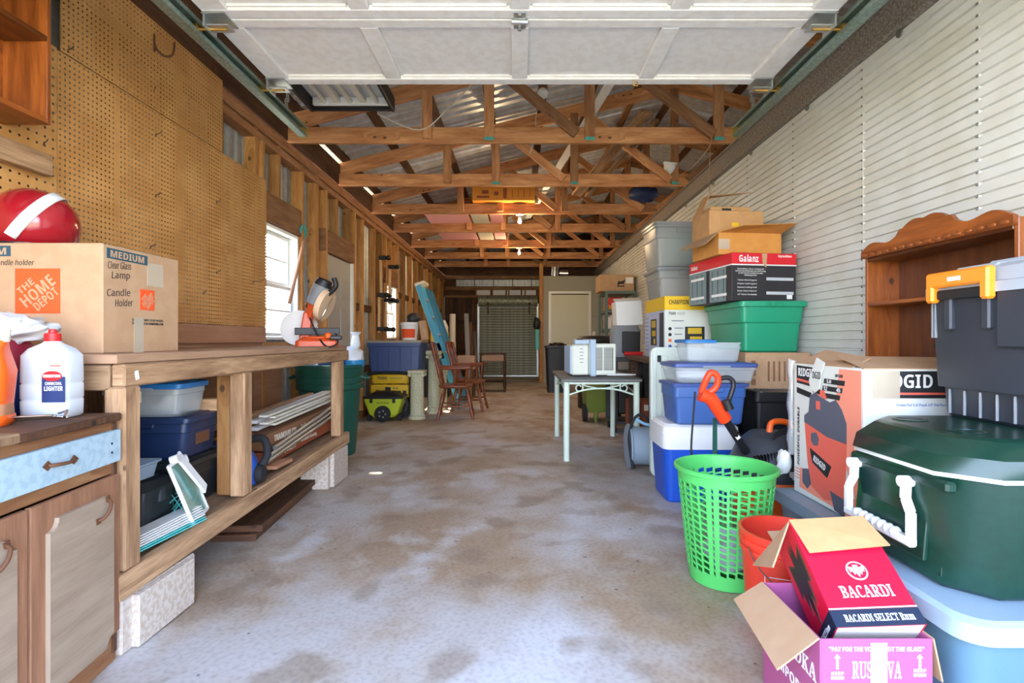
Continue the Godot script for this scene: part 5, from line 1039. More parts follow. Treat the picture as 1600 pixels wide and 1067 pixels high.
	t = thing("globe_lamp", "small white globe lamp with a pull cord on the first truss", "lamp", Vector3(0.21, 3.26, -4.82)); S(); blob(Vector3.ZERO, Vector3(0.05, 0.05, 0.05), 1, 0.0, 1.0, 16, 12); obj("globe", "white", t); S(); tube(smoothpath([Vector3(-0.01, -0.05, 0), Vector3(-0.06, -0.2, 0.0), Vector3(-0.07, -0.4, 0.02), Vector3(-0.12, -0.55, 0.0)]), 0.003, 6); obj("pull_cord", "off_white", t)
	t = thing("small_pail", "small white lidded pail sitting on a truss near the trailer", "pail", Vector3(1.70, 2.914, -6.06)); S(); lathe([Vector2(0.06, 0), Vector2(0.07, 0.1), Vector2(0.078, 0.105), Vector2(0.078, 0.13), Vector2(0.06, 0.134)], 20); obj("pail", "white", t, Vector3.ZERO, Vector3(0.35, 0, -0.1))
	S(); blob(Vector3.ZERO, Vector3(0.2, 0.11, 0.16), 14, 0.25, 1.6); one("duffel", "navy", "dark blue bundle stuffed on the truss beside the trailer rail", "bundle", Vector3(1.70, 3.02, -7.3))
	S(); tube(smoothpath([P(1110, 205, 4.68), P(1109, 228, 4.7), P(1085, 258, 5.0), P(1066, 272, 5.6)]), 0.004, 6); tube(smoothpath([P(1110, 226, 4.7), P(1108, 270, 4.6), P(1109, 306, 4.5)]), 0.003, 6); one("tie_cord", "cardboard", "thin tan cord tied to the end of the first truss", "cord")
	S(); tube(smoothpath([P(590, 178, 4.69), P(655, 203, 4.66), P(700, 170, 4.66), P(740, 128, 4.69)]), 0.006, 6); one("draped_string", "off_white", "white string draped along the first truss", "string")
func right_back() -> void:
	var fz := Vector3(0, 0, 1); var t: Node3D
	# iron patio table with the air conditioner
	t = thing("patio_table", "pale mint metal patio table with scrolled apron and grey top", "table", Vector3(0.69, 0, -5.04)); mk("mint", C(206, 222, 204), 0.5); mk("table_grey", C(112, 112, 108), 0.7)
	S(); tub([[0.665, 0.33, 0.60, 0.04], [0.67, 0.345, 0.615, 0.04], [0.688, 0.345, 0.615, 0.04], [0.692, 0.34, 0.61, 0.04]]); obj("table_top", "table_grey", t)
	for sx in [-1.0, 1.0]:
		for sz in [-1.0, 1.0]: S(); cyl(Vector3(sx * 0.295, 0, sz * 0.57), Vector3(sx * 0.295, 0.665, sz * 0.57), 0.026, 0.026, 16); obj("leg", "mint", t)
	for sz in [-1.0, 1.0]:
		S(); bar(Vector3(-0.28, 0.655, sz * 0.57), Vector3(0.28, 0.655, sz * 0.57), 0.02, 0.02); tube(smoothpath([Vector3(-0.28, 0.555, sz * 0.57), Vector3(-0.14, 0.598, sz * 0.57), Vector3(0, 0.61, sz * 0.57), Vector3(0.14, 0.598, sz * 0.57), Vector3(0.28, 0.555, sz * 0.57)]), 0.008, 8)
		for s in [-1.0, 1.0]:
			var sc := []
			for i in 14: var a := i * 0.52; var rr_ := 0.036 - 0.0012 * i; sc.append(Vector3(s * (0.19 + rr_ * cos(a + 2.2)), 0.615 + rr_ * sin(a + 2.2), sz * 0.57))
			sc.reverse(); sc.append(Vector3(s * 0.13, 0.63, sz * 0.57)); sc.append(Vector3(s * 0.04, 0.613, sz * 0.57)); tube(sc, 0.006, 7)
		obj("apron", "mint", t)
	for s in [-1.0, 1.0]: S(); bar(Vector3(s * 0.295, 0.655, -0.55), Vector3(s * 0.295, 0.655, 0.55), 0.02, 0.02); tube(smoothpath([Vector3(s * 0.295, 0.555, -0.55), Vector3(s * 0.295, 0.61, 0.0), Vector3(s * 0.295, 0.555, 0.55)]), 0.008, 8); obj("apron", "mint", t)
	t = thing("air_conditioner", "white window air conditioner with a slatted end on the patio table", "air conditioner", Vector3(0.66, 0.7, -4.92), 0.05)
	mk("ac_white", C(224, 228, 214), 0.5); mk("ac_blue", C(176, 196, 214), 0.5)
	S(); bx(Vector3(0.07, 0.145, 0.02), Vector3(0.24, 0.28, 0.36), 0.008); obj("case", "ac_white", t)
	S(); bx(Vector3(-0.13, 0.14, 0.0), Vector3(0.15, 0.27, 0.40), 0.012); obj("front_cover", "ac_white", t); S(); bx(Vector3(-0.212, 0.14, 0.0), Vector3(0.02, 0.25, 0.38), 0.008); obj("face_grille", "ac_blue", t)
	S(); bx(Vector3(-0.02, 0.16, 0.02), Vector3(0.05, 0.33, 0.43), 0.006); obj("mount_flange", "ac_blue", t); S(); bx(Vector3(-0.09, 0.3, 0.1), Vector3(0.16, 0.04, 0.1), 0.005); obj("accordion_bracket", "ac_blue", t)
	S(); bx(Vector3(0.07, 0.15, 0.199), Vector3(0.19, 0.2, 0.004), 0.001); obj("vent_recess", "charcoal", t)
	for c in 2:
		for k in 18: S(); bx(Vector3(0.025 + c * 0.094, 0.06 + k * 0.0108, 0.2035), Vector3(0.08, 0.0052, 0.006), 0.001); obj("vent_slat", "ac_white", t)
	S(); bx(Vector3(0.073, 0.15, 0.204), Vector3(0.012, 0.2, 0.008), 0.001); obj("vent_post", "ac_white", t)
	for k in 5: S(); plate(0.03 + 0.008 * (k % 2), 0.006, face(Vector3(-0.12, 0.24 - k * 0.03, 0.201), fz)); obj("print_line", "grey", t)
	S(); tube(smoothpath([Vector3(0.17, 0.012, 0.1), Vector3(0.3, 0.01, 0.17), Vector3(0.36, 0.01, 0.22), Vector3(0.25, 0.01, 0.26), Vector3(0.1, 0.01, 0.25)]), 0.006, 7); obj("power_cord", "white", t)
	# dark work table and the clutter behind the patio table
	t = thing("work_table", "low dark wooden work table along the trailer under the generator carton", "table", Vector3(1.485, 0, -4.75)); S(); bx(Vector3(0, 0.845, 0), Vector3(0.86, 0.04, 0.9), 0.005); obj("table_top", "dark_wood", t)
	for sx in [-1.0, 1.0]:
		for sz in [-1.0, 1.0]: S(); bx(Vector3(sx * 0.38, 0.41, sz * 0.4), Vector3(0.08, 0.82, 0.08), 0.005); obj("leg", "dark_wood1", t)
	S(); bx(Vector3(0, 0.76, 0.42), Vector3(0.8, 0.1, 0.03), 0.004); obj("apron", "dark_wood1", t)
	t = thing("generator_carton", "white and yellow generator carton standing on the dark work table", "box", Vector3(1.45, 0.866, -4.66)); mk("carton_white", C(222, 224, 214), 0.6); mk("carton_lilac", C(186, 196, 220), 0.6); mk("champ_yellow", C(240, 196, 30), 0.6)
	S(); bx(Vector3(0, 0.255, 0), Vector3(0.53, 0.51, 0.66), 0.004); obj("carton", "carton_white", t); S(); plate(0.66, 0.40, face(Vector3(-0.266, 0.2, 0), Vector3(-1, 0, 0))); obj("side_print", "carton_lilac", t)
	S(); bx(Vector3(0, 0.455, 0), Vector3(0.534, 0.115, 0.664), 0.003); obj("top_band", "champ_yellow", t)
	text("CHAMPION", 0.038, face(Vector3(-0.15, 0.462, 0.333), fz), "ink", t, true, 0.16); text("7500", 0.024, face(Vector3(-0.205, 0.37, 0.3315), fz), "ink", t, true, 0.06); text("6000", 0.024, face(Vector3(-0.13, 0.37, 0.3315), fz), "grey", t, false, 0.06)
	for k in [[0.1, 0.31, -0.16], [0.07, 0.25, -0.15], [0.06, 0.20, -0.155], [0.06, 0.15, -0.155], [0.06, 0.10, -0.155]]: S(); plate(k[0], 0.008, face(Vector3(k[2], k[1], 0.3315), fz)); obj("print_line", "grey", t)
	for k in 4: S(); cyl(Vector3(-0.222, 0.245 - k * 0.048, 0.33), Vector3(-0.222, 0.245 - k * 0.048, 0.332), 0.014, 0.014, 16); obj("print_icon", ["ink", "ink", "orange", "blue"][k], t)
	for q in [[Vector3(-0.02, 0.17, 0.3315), fz, 0.16], [Vector3(-0.267, 0.22, -0.02), Vector3(-1, 0, 0), 0.2]]:       # picture of a generator
		var T := face(q[0], q[1]); var wq: float = q[2]
		S(); plate(wq, wq * 1.15, T); obj("picture", "black", t); S(); plate(wq * 0.7, wq * 0.3, Transform3D(T.basis, T * Vector3(0, wq * 0.36, 0.0008))); plate(wq * 0.62, wq * 0.24, Transform3D(T.basis, T * Vector3(0.01, -wq * 0.05, 0.0008))); plate(wq * 0.3, wq * 0.22, Transform3D(T.basis, T * Vector3(0.03, -wq * 0.4, 0.0008))); obj("picture_yellow", "gen_yellow", t)
	S(); plate(0.13, 0.36, face(Vector3(-0.267, 0.2, 0.24), Vector3(-1, 0, 0))); obj("photo_strip", "charcoal", t)
	for k in 9: S(); plate(0.09, 0.008, face(Vector3(-0.267, 0.35 - k * 0.036, -0.25), Vector3(-1, 0, 0))); obj("print_line", "blue" if k % 3 == 2 else "grey", t)
	t = thing("storage_tote", "frosted tote standing on the generator carton under another", "tote", Vector3(1.46, 1.378, -4.78)); tote(t, 0.56, 0.5, 0.27, "smoky_plastic", "smoky_plastic")
	t = thing("storage_tote", "frosted tote with pale green contents on top of the other frosted tote", "tote", Vector3(1.44, 1.65, -4.80), 0.06); tote(t, 0.56, 0.42, 0.40, "smoky_plastic", "smoky_plastic"); S(); bx(Vector3(0.03, 0.17, 0.0), Vector3(0.32, 0.28, 0.26), 0.02); obj("contents", "mint", t)
	# steel shelving by the trailer
	t = thing("steel_shelving", "green-grey steel shelving unit standing against the trailer", "shelving", Vector3(1.64, 0, -8.95)); mk("shelf_green", C(92, 112, 104), 0.5, 0.2)
	for sx in [-1.0, 1.0]:
		for sz in [-1.0, 1.0]: S(); bx(Vector3(sx * 0.235, 0.9, sz * 0.36), Vector3(0.045, 1.8, 0.045), 0.003); obj("upright", "shelf_green", t)
	for y in [0.15, 0.5, 0.86, 1.17, 1.48, 1.785]: S(); bx(Vector3(0, y, 0), Vector3(0.47, 0.05, 0.74), 0.003); obj("shelf", "shelf_green", t)
	for k in [["red_crate", "red", 0.86, Vector3(0.2, 0.2, 0.3), -0.06, "red plastic crate on the steel shelving"], ["white_carton", "white", 1.17, Vector3(0.3, 0.22, 0.3), 0.0, "white carton on the steel shelving"], ["orange_tray", "carton_orange", 1.48, Vector3(0.4, 0.06, 0.5), 0.0, "flat orange tray on the top bay of the shelving"], ["red_case", "red", 1.545, Vector3(0.2, 0.14, 0.2), -0.05, "small red case on the orange tray"], ["grey_carton", "light_grey", 0.5, Vector3(0.34, 0.24, 0.4), 0.0, "grey carton on the low shelving bay"]]:
		S(); bx(Vector3(0, k[3].y * 0.5, 0), k[3], 0.01); bx(Vector3(0, k[3].y, 0), Vector3(k[3].x * 1.03, 0.012, k[3].z * 1.03), 0.004); one(k[0], k[1], k[5], "box", Vector3(1.64 + k[4], k[2] + 0.026, -8.85))
	t = thing("shelf_carton", "brown carton with a running animal mark on top of the shelving", "box", Vector3(1.60, 1.812, -8.95)); S(); bx(Vector3(0, 0.14, 0), Vector3(0.56, 0.27, 0.5), 0.004); obj("carton", "cardboard", t)
	S(); slab(poly([-0.06, 0.1, -0.04, 0.15, 0.0, 0.14, 0.05, 0.16, 0.08, 0.18, 0.07, 0.15, 0.05, 0.12, 0.06, 0.09, 0.03, 0.1, -0.02, 0.1, -0.04, 0.07]), 0.001, Transform3D(Basis(), Vector3(0.06, 0.02, 0.2512))); plate(0.12, 0.02, face(Vector3(0.06, 0.085, 0.2505), fz)); obj("print", "ink", t); S(); plate(0.12, 0.1, face(Vector3(0.2, 0.18, 0.2505), fz)); obj("sticker", "white", t)
	# black barrel, green cart, tool cart, white carton, seat
	S(); lathe([Vector2(0.24, 0), Vector2(0.25, 0.02), Vector2(0.25, 0.98), Vector2(0.27, 0.99), Vector2(0.27, 1.03), Vector2(0.22, 1.07), Vector2(0.05, 1.08)], 28); one("black_barrel", "black", "tall black round bin behind the patio table", "bin", Vector3(1.12, 0, -7.95))
	t = thing("garden_cart", "olive green wheeled garden cart under the patio table's far side", "cart", Vector3(1.02, 0, -6.75)); mk("olive", C(120, 138, 62), 0.5); S(); tub([[0.12, 0.17, 0.2, 0.03], [0.16, 0.19, 0.23, 0.03], [0.44, 0.215, 0.27, 0.03], [0.46, 0.225, 0.28, 0.03]]); obj("tub", "olive", t)
	for s in [-1.0, 1.0]: S(); cyl(Vector3(s * 0.18, 0.11, 0.12), Vector3(s * 0.23, 0.11, 0.12), 0.11, 0.11, 20); obj("wheel", "rubber", t)
	for s in [-1.0, 1.0]: S(); cyl(Vector3(s * 0.08, 0.0, 0.2), Vector3(s * 0.08, 0.14, 0.2), 0.025, 0.03, 10); obj("foot", "olive", t)
	t = thing("tool_cart", "black steel tool cart on casters behind the patio table", "cart", Vector3(1.22, 0, -6.0)); S(); bx(Vector3(0, 0.11, 0), Vector3(0.42, 0.03, 0.4), 0.005); bx(Vector3(0, 0.80, 0), Vector3(0.42, 0.04, 0.4), 0.005); obj("tray", "charcoal", t)
	for sx in [-1.0, 1.0]:
		for sz in [-1.0, 1.0]:
			S(); bx(Vector3(sx * 0.18, 0.45, sz * 0.17), Vector3(0.07, 0.68, 0.05), 0.004); obj("upright", "charcoal", t)
			S(); cyl(Vector3(sx * 0.18 - 0.015, 0.045, sz * 0.17), Vector3(sx * 0.18 + 0.015, 0.045, sz * 0.17), 0.045, 0.045, 16); obj("caster", "rubber", t)
	S(); bx(Vector3(0, 0.4, 0.05), Vector3(0.3, 0.4, 0.25), 0.02); obj("drawer_case", "black", t)
	t = thing("seat_back", "grey moulded seat back standing on the tool cart", "seat", Vector3(1.2, 0.822, -6.05)); S(); tub([[0, 0.16, 0.09, 0.05], [0.3, 0.17, 0.1, 0.06], [0.36, 0.13, 0.07, 0.05]], Vector3.ZERO, true, true, 4, 2.0); obj("shell", "grey", t); S(); bx(Vector3(0.05, 0.17, 0.095), Vector3(0.2, 0.24, 0.03), 0.01); obj("cushion", "black", t); S(); cyl(Vector3(-0.03, 0.04, 0.13), Vector3(0.17, 0.04, 0.13), 0.026, 0.026, 14); obj("red_roll", "red", t)
	S(); bx(Vector3(0, 0.14, 0), Vector3(0.3, 0.28, 0.26), 0.006, Vector3(0, 0, 0.06)); bx(Vector3(0.0, 0.29, 0.02), Vector3(0.3, 0.012, 0.2), 0.002, Vector3(0.3, 0, 0.06)); one("white_carton", "white", "open white carton perched on the grey seat back", "box", Vector3(1.24, 1.18, -6.12))
	t = thing("red_carton", "dark red carton under the work table's near corner", "box", Vector3(1.30, 0, -5.52)); S(); bx(Vector3(0, 0.2, 0), Vector3(0.34, 0.4, 0.3), 0.006); obj("carton", "floor_box_red", t); S(); plate(0.12, 0.06, face(Vector3(0.02, 0.33, 0.151), fz)); obj("label_patch", "cream", t)
	t = thing("hose_reel", "grey garden hose reel with a black hose by the folded table", "reel", Vector3(0.93, 0, -4.22)); S(); lathe([Vector2(0.1, -0.10), Vector2(0.17, -0.1), Vector2(0.175, -0.09), Vector2(0.15, -0.08), Vector2(0.15, 0.08), Vector2(0.175, 0.09), Vector2(0.17, 0.1), Vector2(0.1, 0.1)], 32); obj("drum", "tote_grey", t, Vector3(0.03, 0.178, 0), Vector3(0, 0, PI / 2))
	S(); tube(smoothpath([Vector3(-0.06, 0.03, 0.16), Vector3(-0.08, 0.25, 0.1), Vector3(-0.03, 0.40, 0.06), Vector3(0.04, 0.43, 0.05), Vector3(0.09, 0.36, 0.12)]), 0.011, 8); obj("hose", "rubber", t); S(); tube(smoothpath([Vector3(-0.02, 0.4, 0.08), Vector3(0.04, 0.37, 0.12), Vector3(0.1, 0.36, 0.12)]), 0.012, 8); obj("hose_end", "light_blue", t)
	# folded plastic table on its side
	t = thing("folding_table", "white plastic folding table stood on edge behind the blue cooler", "folding table", Vector3(1.23, 0, -3.98)); mk("table_white", C(214, 224, 212), 0.5)
	S(); slab(rounded(-0.25, 0.0, 0.25, 0.965, 0.05), 0.045, Transform3D(Basis(), Vector3(0, 0, 0.022)), true); obj("panel", "table_white", t)
	for k in 4: S(); bx(Vector3(-0.15 + k * 0.1, 0.5, 0.025), Vector3(0.05, 0.8, 0.012), 0.005); obj("rib", "table_white", t)
	for s in [-1.0, 1.0]: S(); bx(Vector3(s * 0.225, 0.5, 0.026), Vector3(0.03, 0.88, 0.014), 0.005); obj("edge_rail", "table_white", t)
	for y in [0.06, 0.88]: S(); bx(Vector3(-0.19, y, 0.03), Vector3(0.025, 0.05, 0.02), 0.004); obj("foot_cap", "black", t)

func rounded(x0: float, y0: float, x1: float, y1: float, r: float, n := 6) -> PackedVector2Array:
	var o := PackedVector2Array()
	for q in 4:
		var cx: float = [x1 - r, x0 + r, x0 + r, x1 - r][q]; var cy: float = [y1 - r, y1 - r, y0 + r, y0 + r][q]
		for k in n + 1: var a := PI * 0.5 * q + PI * 0.5 * k / n; o.append(Vector2(cx + r * cos(a), cy + r * sin(a)))
	return o
func flap(a: Vector3, b: Vector3, c: Vector3, d: Vector3, th := 0.004) -> void:      # a cardboard flap through four points
	var n := (b - a).cross(d - a).normalized() * th
	quad(a, b, c, d, Vector2(0, 0), Vector2(0.2, 0), Vector2(0.2, 0.2), Vector2(0, 0.2)); quad(a - n, d - n, c - n, b - n)
	quad(a - n, b - n, b, a); quad(b - n, c - n, c, b); quad(c - n, d - n, d, c); quad(d - n, a - n, a, d)
func open_box(t: Node3D, w: float, d: float, h: float, m, th := 0.005) -> void:     # four walls and a bottom
	for s in [-1.0, 1.0]:
		S(); bx(Vector3(s * (w - th) * 0.5, h * 0.5, 0), Vector3(th, h, d), 0.001); obj("side_wall", m, t)
		S(); bx(Vector3(0, h * 0.5, s * (d - th) * 0.5), Vector3(w - th * 2.0, h, th), 0.001); obj("end_wall", m, t)
	S(); bx(Vector3(0, th * 0.5, 0), Vector3(w - th * 2, th, d - th * 2), 0.0); obj("bottom", m, t)

func right_front() -> void:
	var fz := Vector3(0, 0, 1); var fl := Vector3(-1, 0, 0); var t: Node3D
	# ---- the stack by the folded table
	mk("cooler_blue", C(22, 82, 190), 0.35); mk("cooler_white", C(232, 234, 232), 0.4); mk("tote_blue", C(66, 104, 168), 0.4); mk("lid_blue", C(70, 90, 150), 0.4)
	t = thing("ice_chest", "blue and white ice chest under the stacked totes", "cooler", Vector3(1.135, 0, -3.48)); S(); tub([[0, 0.20, 0.15, 0.04], [0.012, 0.21, 0.16, 0.04], [0.34, 0.232, 0.18, 0.05]]); obj("body", "cooler_blue", t); S(); tub([[0.338, 0.238, 0.186, 0.05], [0.40, 0.242, 0.19, 0.05], [0.43, 0.236, 0.185, 0.05]]); obj("band", "cooler_white", t); S(); tub([[0.43, 0.24, 0.19, 0.05], [0.475, 0.238, 0.188, 0.05], [0.495, 0.215, 0.165, 0.05]]); obj("lid", "cooler_white", t)
	t = thing("storage_tote", "blue translucent tote on the ice chest below the clear tote", "tote", Vector3(1.175, 0.497, -3.42)); tote(t, 0.46, 0.34, 0.27, "tote_blue", null, 0.025); S(); tub([[0.235, 0.235, 0.175, 0.02], [0.255, 0.237, 0.178, 0.02], [0.257, 0.22, 0.16, 0.02]]); obj("rim", "lid_blue", t)
	t = thing("storage_tote", "clear tote with a flat slate blue lid on the blue tote", "tote", Vector3(1.20, 0.758, -3.40)); tote(t, 0.50, 0.34, 0.125, "clear_plastic", "lid_blue", 0.025, 0.92); S(); blob(Vector3(-0.08, 0.05, 0), Vector3(0.13, 0.04, 0.1), 9, 0.3, 2.0); obj("contents", "bag_plastic", t)
	t = thing("storage_tote", "small clear tote with a bright blue lid topping the stack", "tote", Vector3(1.205, 0.884, -3.40)); tote(t, 0.34, 0.24, 0.13, "clear_plastic", null, 0.02, 0.92); S(); tub([[0.118, 0.1, 0.125, 0.02], [0.135, 0.1, 0.125, 0.02], [0.14, 0.09, 0.115, 0.02]], Vector3(-0.08, 0, 0)); obj("lid", "tote_blue_lid", t)
	S(); bx(Vector3(0, 0.46, 0), Vector3(0.10, 0.92, 0.3), 0.004); one("navy_carton", "navy", "narrow navy printed carton wedged beside the tote stack", "box", Vector3(1.43, 0, -3.78))
	t = thing("black_crate", "tall black plastic crate carrying the brown carton", "crate", Vector3(1.70, 0, -3.64)); S(); tub([[0, 0.18, 0.26, 0.03], [0.01, 0.19, 0.27, 0.03], [0.62, 0.2, 0.28, 0.03], [0.63, 0.21, 0.29, 0.03], [0.693, 0.21, 0.29, 0.03]]); obj("body", "black", t); S(); bx(Vector3(-0.02, 0.40, 0.285), Vector3(0.24, 0.22, 0.02), 0.008); obj("front_panel", "black", t)
	t = thing("brown_carton", "brown carton with printed symbols under the green tote", "box", Vector3(1.69, 0.695, -3.70)); S(); bx(Vector3(0, 0.122, 0), Vector3(0.43, 0.242, 0.46), 0.004); obj("carton", "cardboard", t); S()
	for k in 3: S(); plate(0.03, 0.04, face(Vector3(-0.16 + 0.0 * k, 0.05 + k * 0.06, 0.231), fz)); obj("printed_mark", "floor_box", t)
	for k in 4: S(); plate(0.012, 0.13, face(Vector3(-0.06 + k * 0.035, 0.12, 0.231), fz)); obj("printed_mark", "floor_box", t)
	S(); plate(0.05, 0.1, face(Vector3(0.15, 0.13, 0.231), fz)); obj("printed_mark", "floor_box", t)
	t = thing("wire_rack", "thin wire rack poking out below the brown carton", "rack", Vector3(1.60, 0.71, -3.28)); S(); for k in 9: tube([Vector3(-0.16 + k * 0.04, 0, 0.12), Vector3(-0.16 + k * 0.04, 0, -0.1)], 0.002, 5)
	tube([Vector3(-0.16, 0, 0.12), Vector3(0.16, 0, 0.12)], 0.003, 5); tube([Vector3(-0.16, 0, -0.1), Vector3(0.16, 0, -0.1)], 0.003, 5); obj("wires", "chrome", t)
	mk("tote_green", C(26, 148, 108), 0.4)
	t = thing("storage_tote", "large bright green tote carrying the microwave carton", "tote", Vector3(1.68, 0.94, -3.84)); S(); tub([[0, 0.175, 0.29, 0.03], [0.01, 0.185, 0.30, 0.03], [0.19, 0.195, 0.315, 0.03], [0.2, 0.203, 0.323, 0.03], [0.30, 0.21, 0.33, 0.03], [0.302, 0.228, 0.35, 0.035], [0.335, 0.228, 0.35, 0.035], [0.34, 0.22, 0.342, 0.035]]); obj("body", "tote_green", t)
	for k in 9: S(); bx(Vector3(-0.06 + k * 0.015, 0.318, 0.35), Vector3(0.006, 0.03, 0.01), 0.002); obj("rib", "tote_green", t)
	# microwave carton
	t = thing("microwave_carton", "black and red microwave carton on the green tote", "box", Vector3(1.60, 1.281, -3.86), 0.15); mk("carton_black", C(40, 38, 42), 0.5); mk("galanz_red", C(212, 26, 40), 0.5); mk("carton_steel", C(112, 134, 138), 0.4)
	S(); bx(Vector3(0, 0.162, 0), Vector3(0.47, 0.322, 0.6), 0.004); obj("carton", "carton_black", t); S(); bx(Vector3(0, 0.285, 0), Vector3(0.474, 0.076, 0.604), 0.003); obj("red_band", "galanz_red", t)
	for k in [-0.17, 0.12]: S(); plate(0.26 if k < 0 else 0.22, 0.235, face(Vector3(-0.2365, 0.122, k), fl)); obj("oven_picture", "carton_steel", t)
	for k in [[-0.17, 0.19], [-0.17, 0.05], [0.14, 0.17], [0.14, 0.05]]: S(); plate(0.2, 0.018, face(Vector3(-0.238, k[1], k[0]), fl)); obj("oven_handle", "white", t)
	for k in 7: S(); plate(0.006, 0.2, face(Vector3(-0.2375, 0.12, -0.25 + k * 0.075), fl)); obj("picture_line", "carton_black", t)
	S(); plate(0.604, 0.008, face(Vector3(-0.2375, 0.243, 0), fl)); plate(0.474, 0.008, face(Vector3(0, 0.243, 0.3025), fz)); obj("white_rule", "white", t)
	text("Galanz", 0.046, face(Vector3(-0.115, 0.283, 0.3025), fz), "white", t, true, 0.14); text("Galanz", 0.03, face(Vector3(-0.238, 0.283, -0.22), fl), "white", t, true, 0.1); text("ExpressWave", 0.016, face(Vector3(0.15, 0.305, 0.3025), fz), "white", t, true, 0.1)
	for k in 4: text(["ExpressWave: Sensor Cooking will", "automatically identify when your food is ready", "and the Express Cooking Knob makes", "reheating easier"][k], 0.009, face(Vector3(-0.1, 0.215 - k * 0.014, 0.3005), fz), "white", t, false, [0.19, 0.22, 0.18, 0.09][k])
	for k in 5: text(["7 Sensor Defrost Programs", "8 Sensor Cook Programs", "Express Cooking Knob", "Easy Clean Interior", "12\" Glass Turntable"][k], 0.009, face(Vector3(-0.125, 0.14 - k * 0.024, 0.3005), fz), "white", t, false, 0.14)
	for k in [0.15, 0.055]: S(); plate(0.2, 0.02, face(Vector3(0.115, k, 0.3005), fz)); obj("handle_print", "light_grey", t)
	S(); plate(0.04, 0.028, face(Vector3(0.185, 0.03, 0.3005), fz)); obj("barcode_patch", "white", t)
	S(); slab(poly([-0.012, -0.035, 0.012, -0.06, 0.02, 0.035, -0.02, 0.035]), 0.0016, Transform3D(Basis(), Vector3(0.0, 0.285, 0.3035))); obj("torn_patch", "cardboard", t)
	# open cartons on top
	t = thing("open_carton", "low amber open carton with spread flaps on the microwave carton", "box", Vector3(1.56, 1.605, -3.84), 0.12); open_box(t, 0.46, 0.40, 0.15, "cardboard_amber"); S(); flap(Vector3(-0.23, 0.15, 0.2), Vector3(0.23, 0.15, 0.2), Vector3(0.25, 0.19, 0.34), Vector3(-0.14, 0.165, 0.36)); obj("flap", "cardboard_amber", t); S(); flap(Vector3(0.23, 0.15, 0.2), Vector3(0.23, 0.15, -0.2), Vector3(0.36, 0.2, -0.16), Vector3(0.34, 0.22, 0.2)); obj("flap", "cardboard", t); S(); flap(Vector3(-0.23, 0.15, -0.2), Vector3(-0.23, 0.15, 0.2), Vector3(-0.33, 0.06, 0.2), Vector3(-0.34, 0.08, -0.18)); obj("flap", "cardboard", t)
	S(); plate(0.08, 0.07, face(Vector3(-0.19, 0.07, 0.2005), fz)); obj("tape", "tape", t)
	t = thing("open_carton", "tan shipping carton with one raised flap crowning the box stack", "box", Vector3(1.55, 1.72, -3.92), 0.08); S(); bx(Vector3(-0.02, 0.1, 0.0), Vector3(0.40, 0.24, 0.3), 0.004); obj("carton", "cardboard_tan", t); S(); bx(Vector3(-0.03, 0.24, -0.03), Vector3(0.30, 0.05, 0.22), 0.004); obj("inner_lid", "cardboard_tan", t); S(); flap(Vector3(-0.22, 0.2, 0.0), Vector3(-0.22, 0.2, -0.16), Vector3(-0.12, 0.39, -0.18), Vector3(-0.14, 0.37, -0.02)); flap(Vector3(-0.12, 0.39, -0.18), Vector3(-0.14, 0.37, -0.02), Vector3(0.18, 0.40, -0.02), Vector3(0.16, 0.43, -0.18)); obj("flap", "cardboard_tan", t)
	S(); plate(0.1, 0.022, face(Vector3(-0.01, 0.02, 0.151), fz)); obj("address_label", "white", t); S(); plate(0.05, 0.028, face(Vector3(-0.03, 0.12, 0.151), fz)); obj("yellow_label", "yellow", t); S(); plate(0.07, 0.035, face(Vector3(-0.06, 0.235, 0.081), fz)); obj("black_label", "ink", t); for k in 3: S(); plate(0.02, 0.016, face(Vector3(0.05, 0.02 + k * 0.03, 0.151), fz)); obj("printed_mark", "floor_box", t)
	# ---- grass trimmer, vacuum
	t = thing("grass_trimmer", "orange and black electric grass trimmer leaning behind the green basket", "trimmer", Vector3(0.98, 0, -2.62)); var B := t.position; mk("trim_orange", C(244, 66, 24), 0.4)
	S(); tube(smoothpath([P(1096, 612, 2.62) - B, P(1105, 590, 2.6) - B, P(1112, 582, 2.6) - B, P(1122, 590, 2.6) - B, P(1118, 606, 2.61) - B, P(1106, 614, 2.62) - B]), 0.016, 10); tube([P(1094, 616, 2.62) - B, P(1110, 622, 2.62) - B, P(1133, 655, 2.66) - B], 0.034, 12); obj("handle", "trim_orange", t)
	S(); tube(smoothpath([P(1120, 593, 2.6) - B, P(1138, 590, 2.6) - B, P(1146, 600, 2.6) - B, P(1140, 622, 2.6) - B, P(1136, 634, 2.62) - B]), 0.012, 9); cyl(P(1134, 625, 2.6) - B, P(1140, 640, 2.6) - B, 0.022); obj("front_grip", "black", t)
	S(); cyl(P(1130, 650, 2.66) - B, P(1166, 706, 2.75) - B, 0.02, 0.02, 14); obj("shaft", "black", t); S(); plate(0.03, 0.02, face(P(1152, 682, 2.69) - B, fz, -0.9)); obj("sticker", "white", t)
	S(); tube(smoothpath([P(1086, 612, 2.62) - B, P(1084, 640, 2.6) - B, P(1080, 700, 2.58) - B, P(1083, 735, 2.55) - B, P(1072, 765, 2.58) - B, P(1074, 805, 2.62) - B]), 0.005, 7); obj("power_cord", "rubber", t)
	S(); cyl(P(1117, 655, 2.75), P(1117, 735, 2.5), 0.011, 0.011, 10); one("green_stake", "can_green", "dark green garden stake standing in the laundry basket", "stake")
	t = thing("shop_vacuum", "orange drum shop vacuum with a black head behind the laundry basket", "vacuum", Vector3(1.34, 0, -2.84)); S(); lathe([Vector2(0.16, 0.02), Vector2(0.175, 0.03), Vector2(0.19, 0.24), Vector2(0.2, 0.25), Vector2(0.2, 0.29), Vector2(0.195, 0.30)], 32); obj("drum", "orange", t)
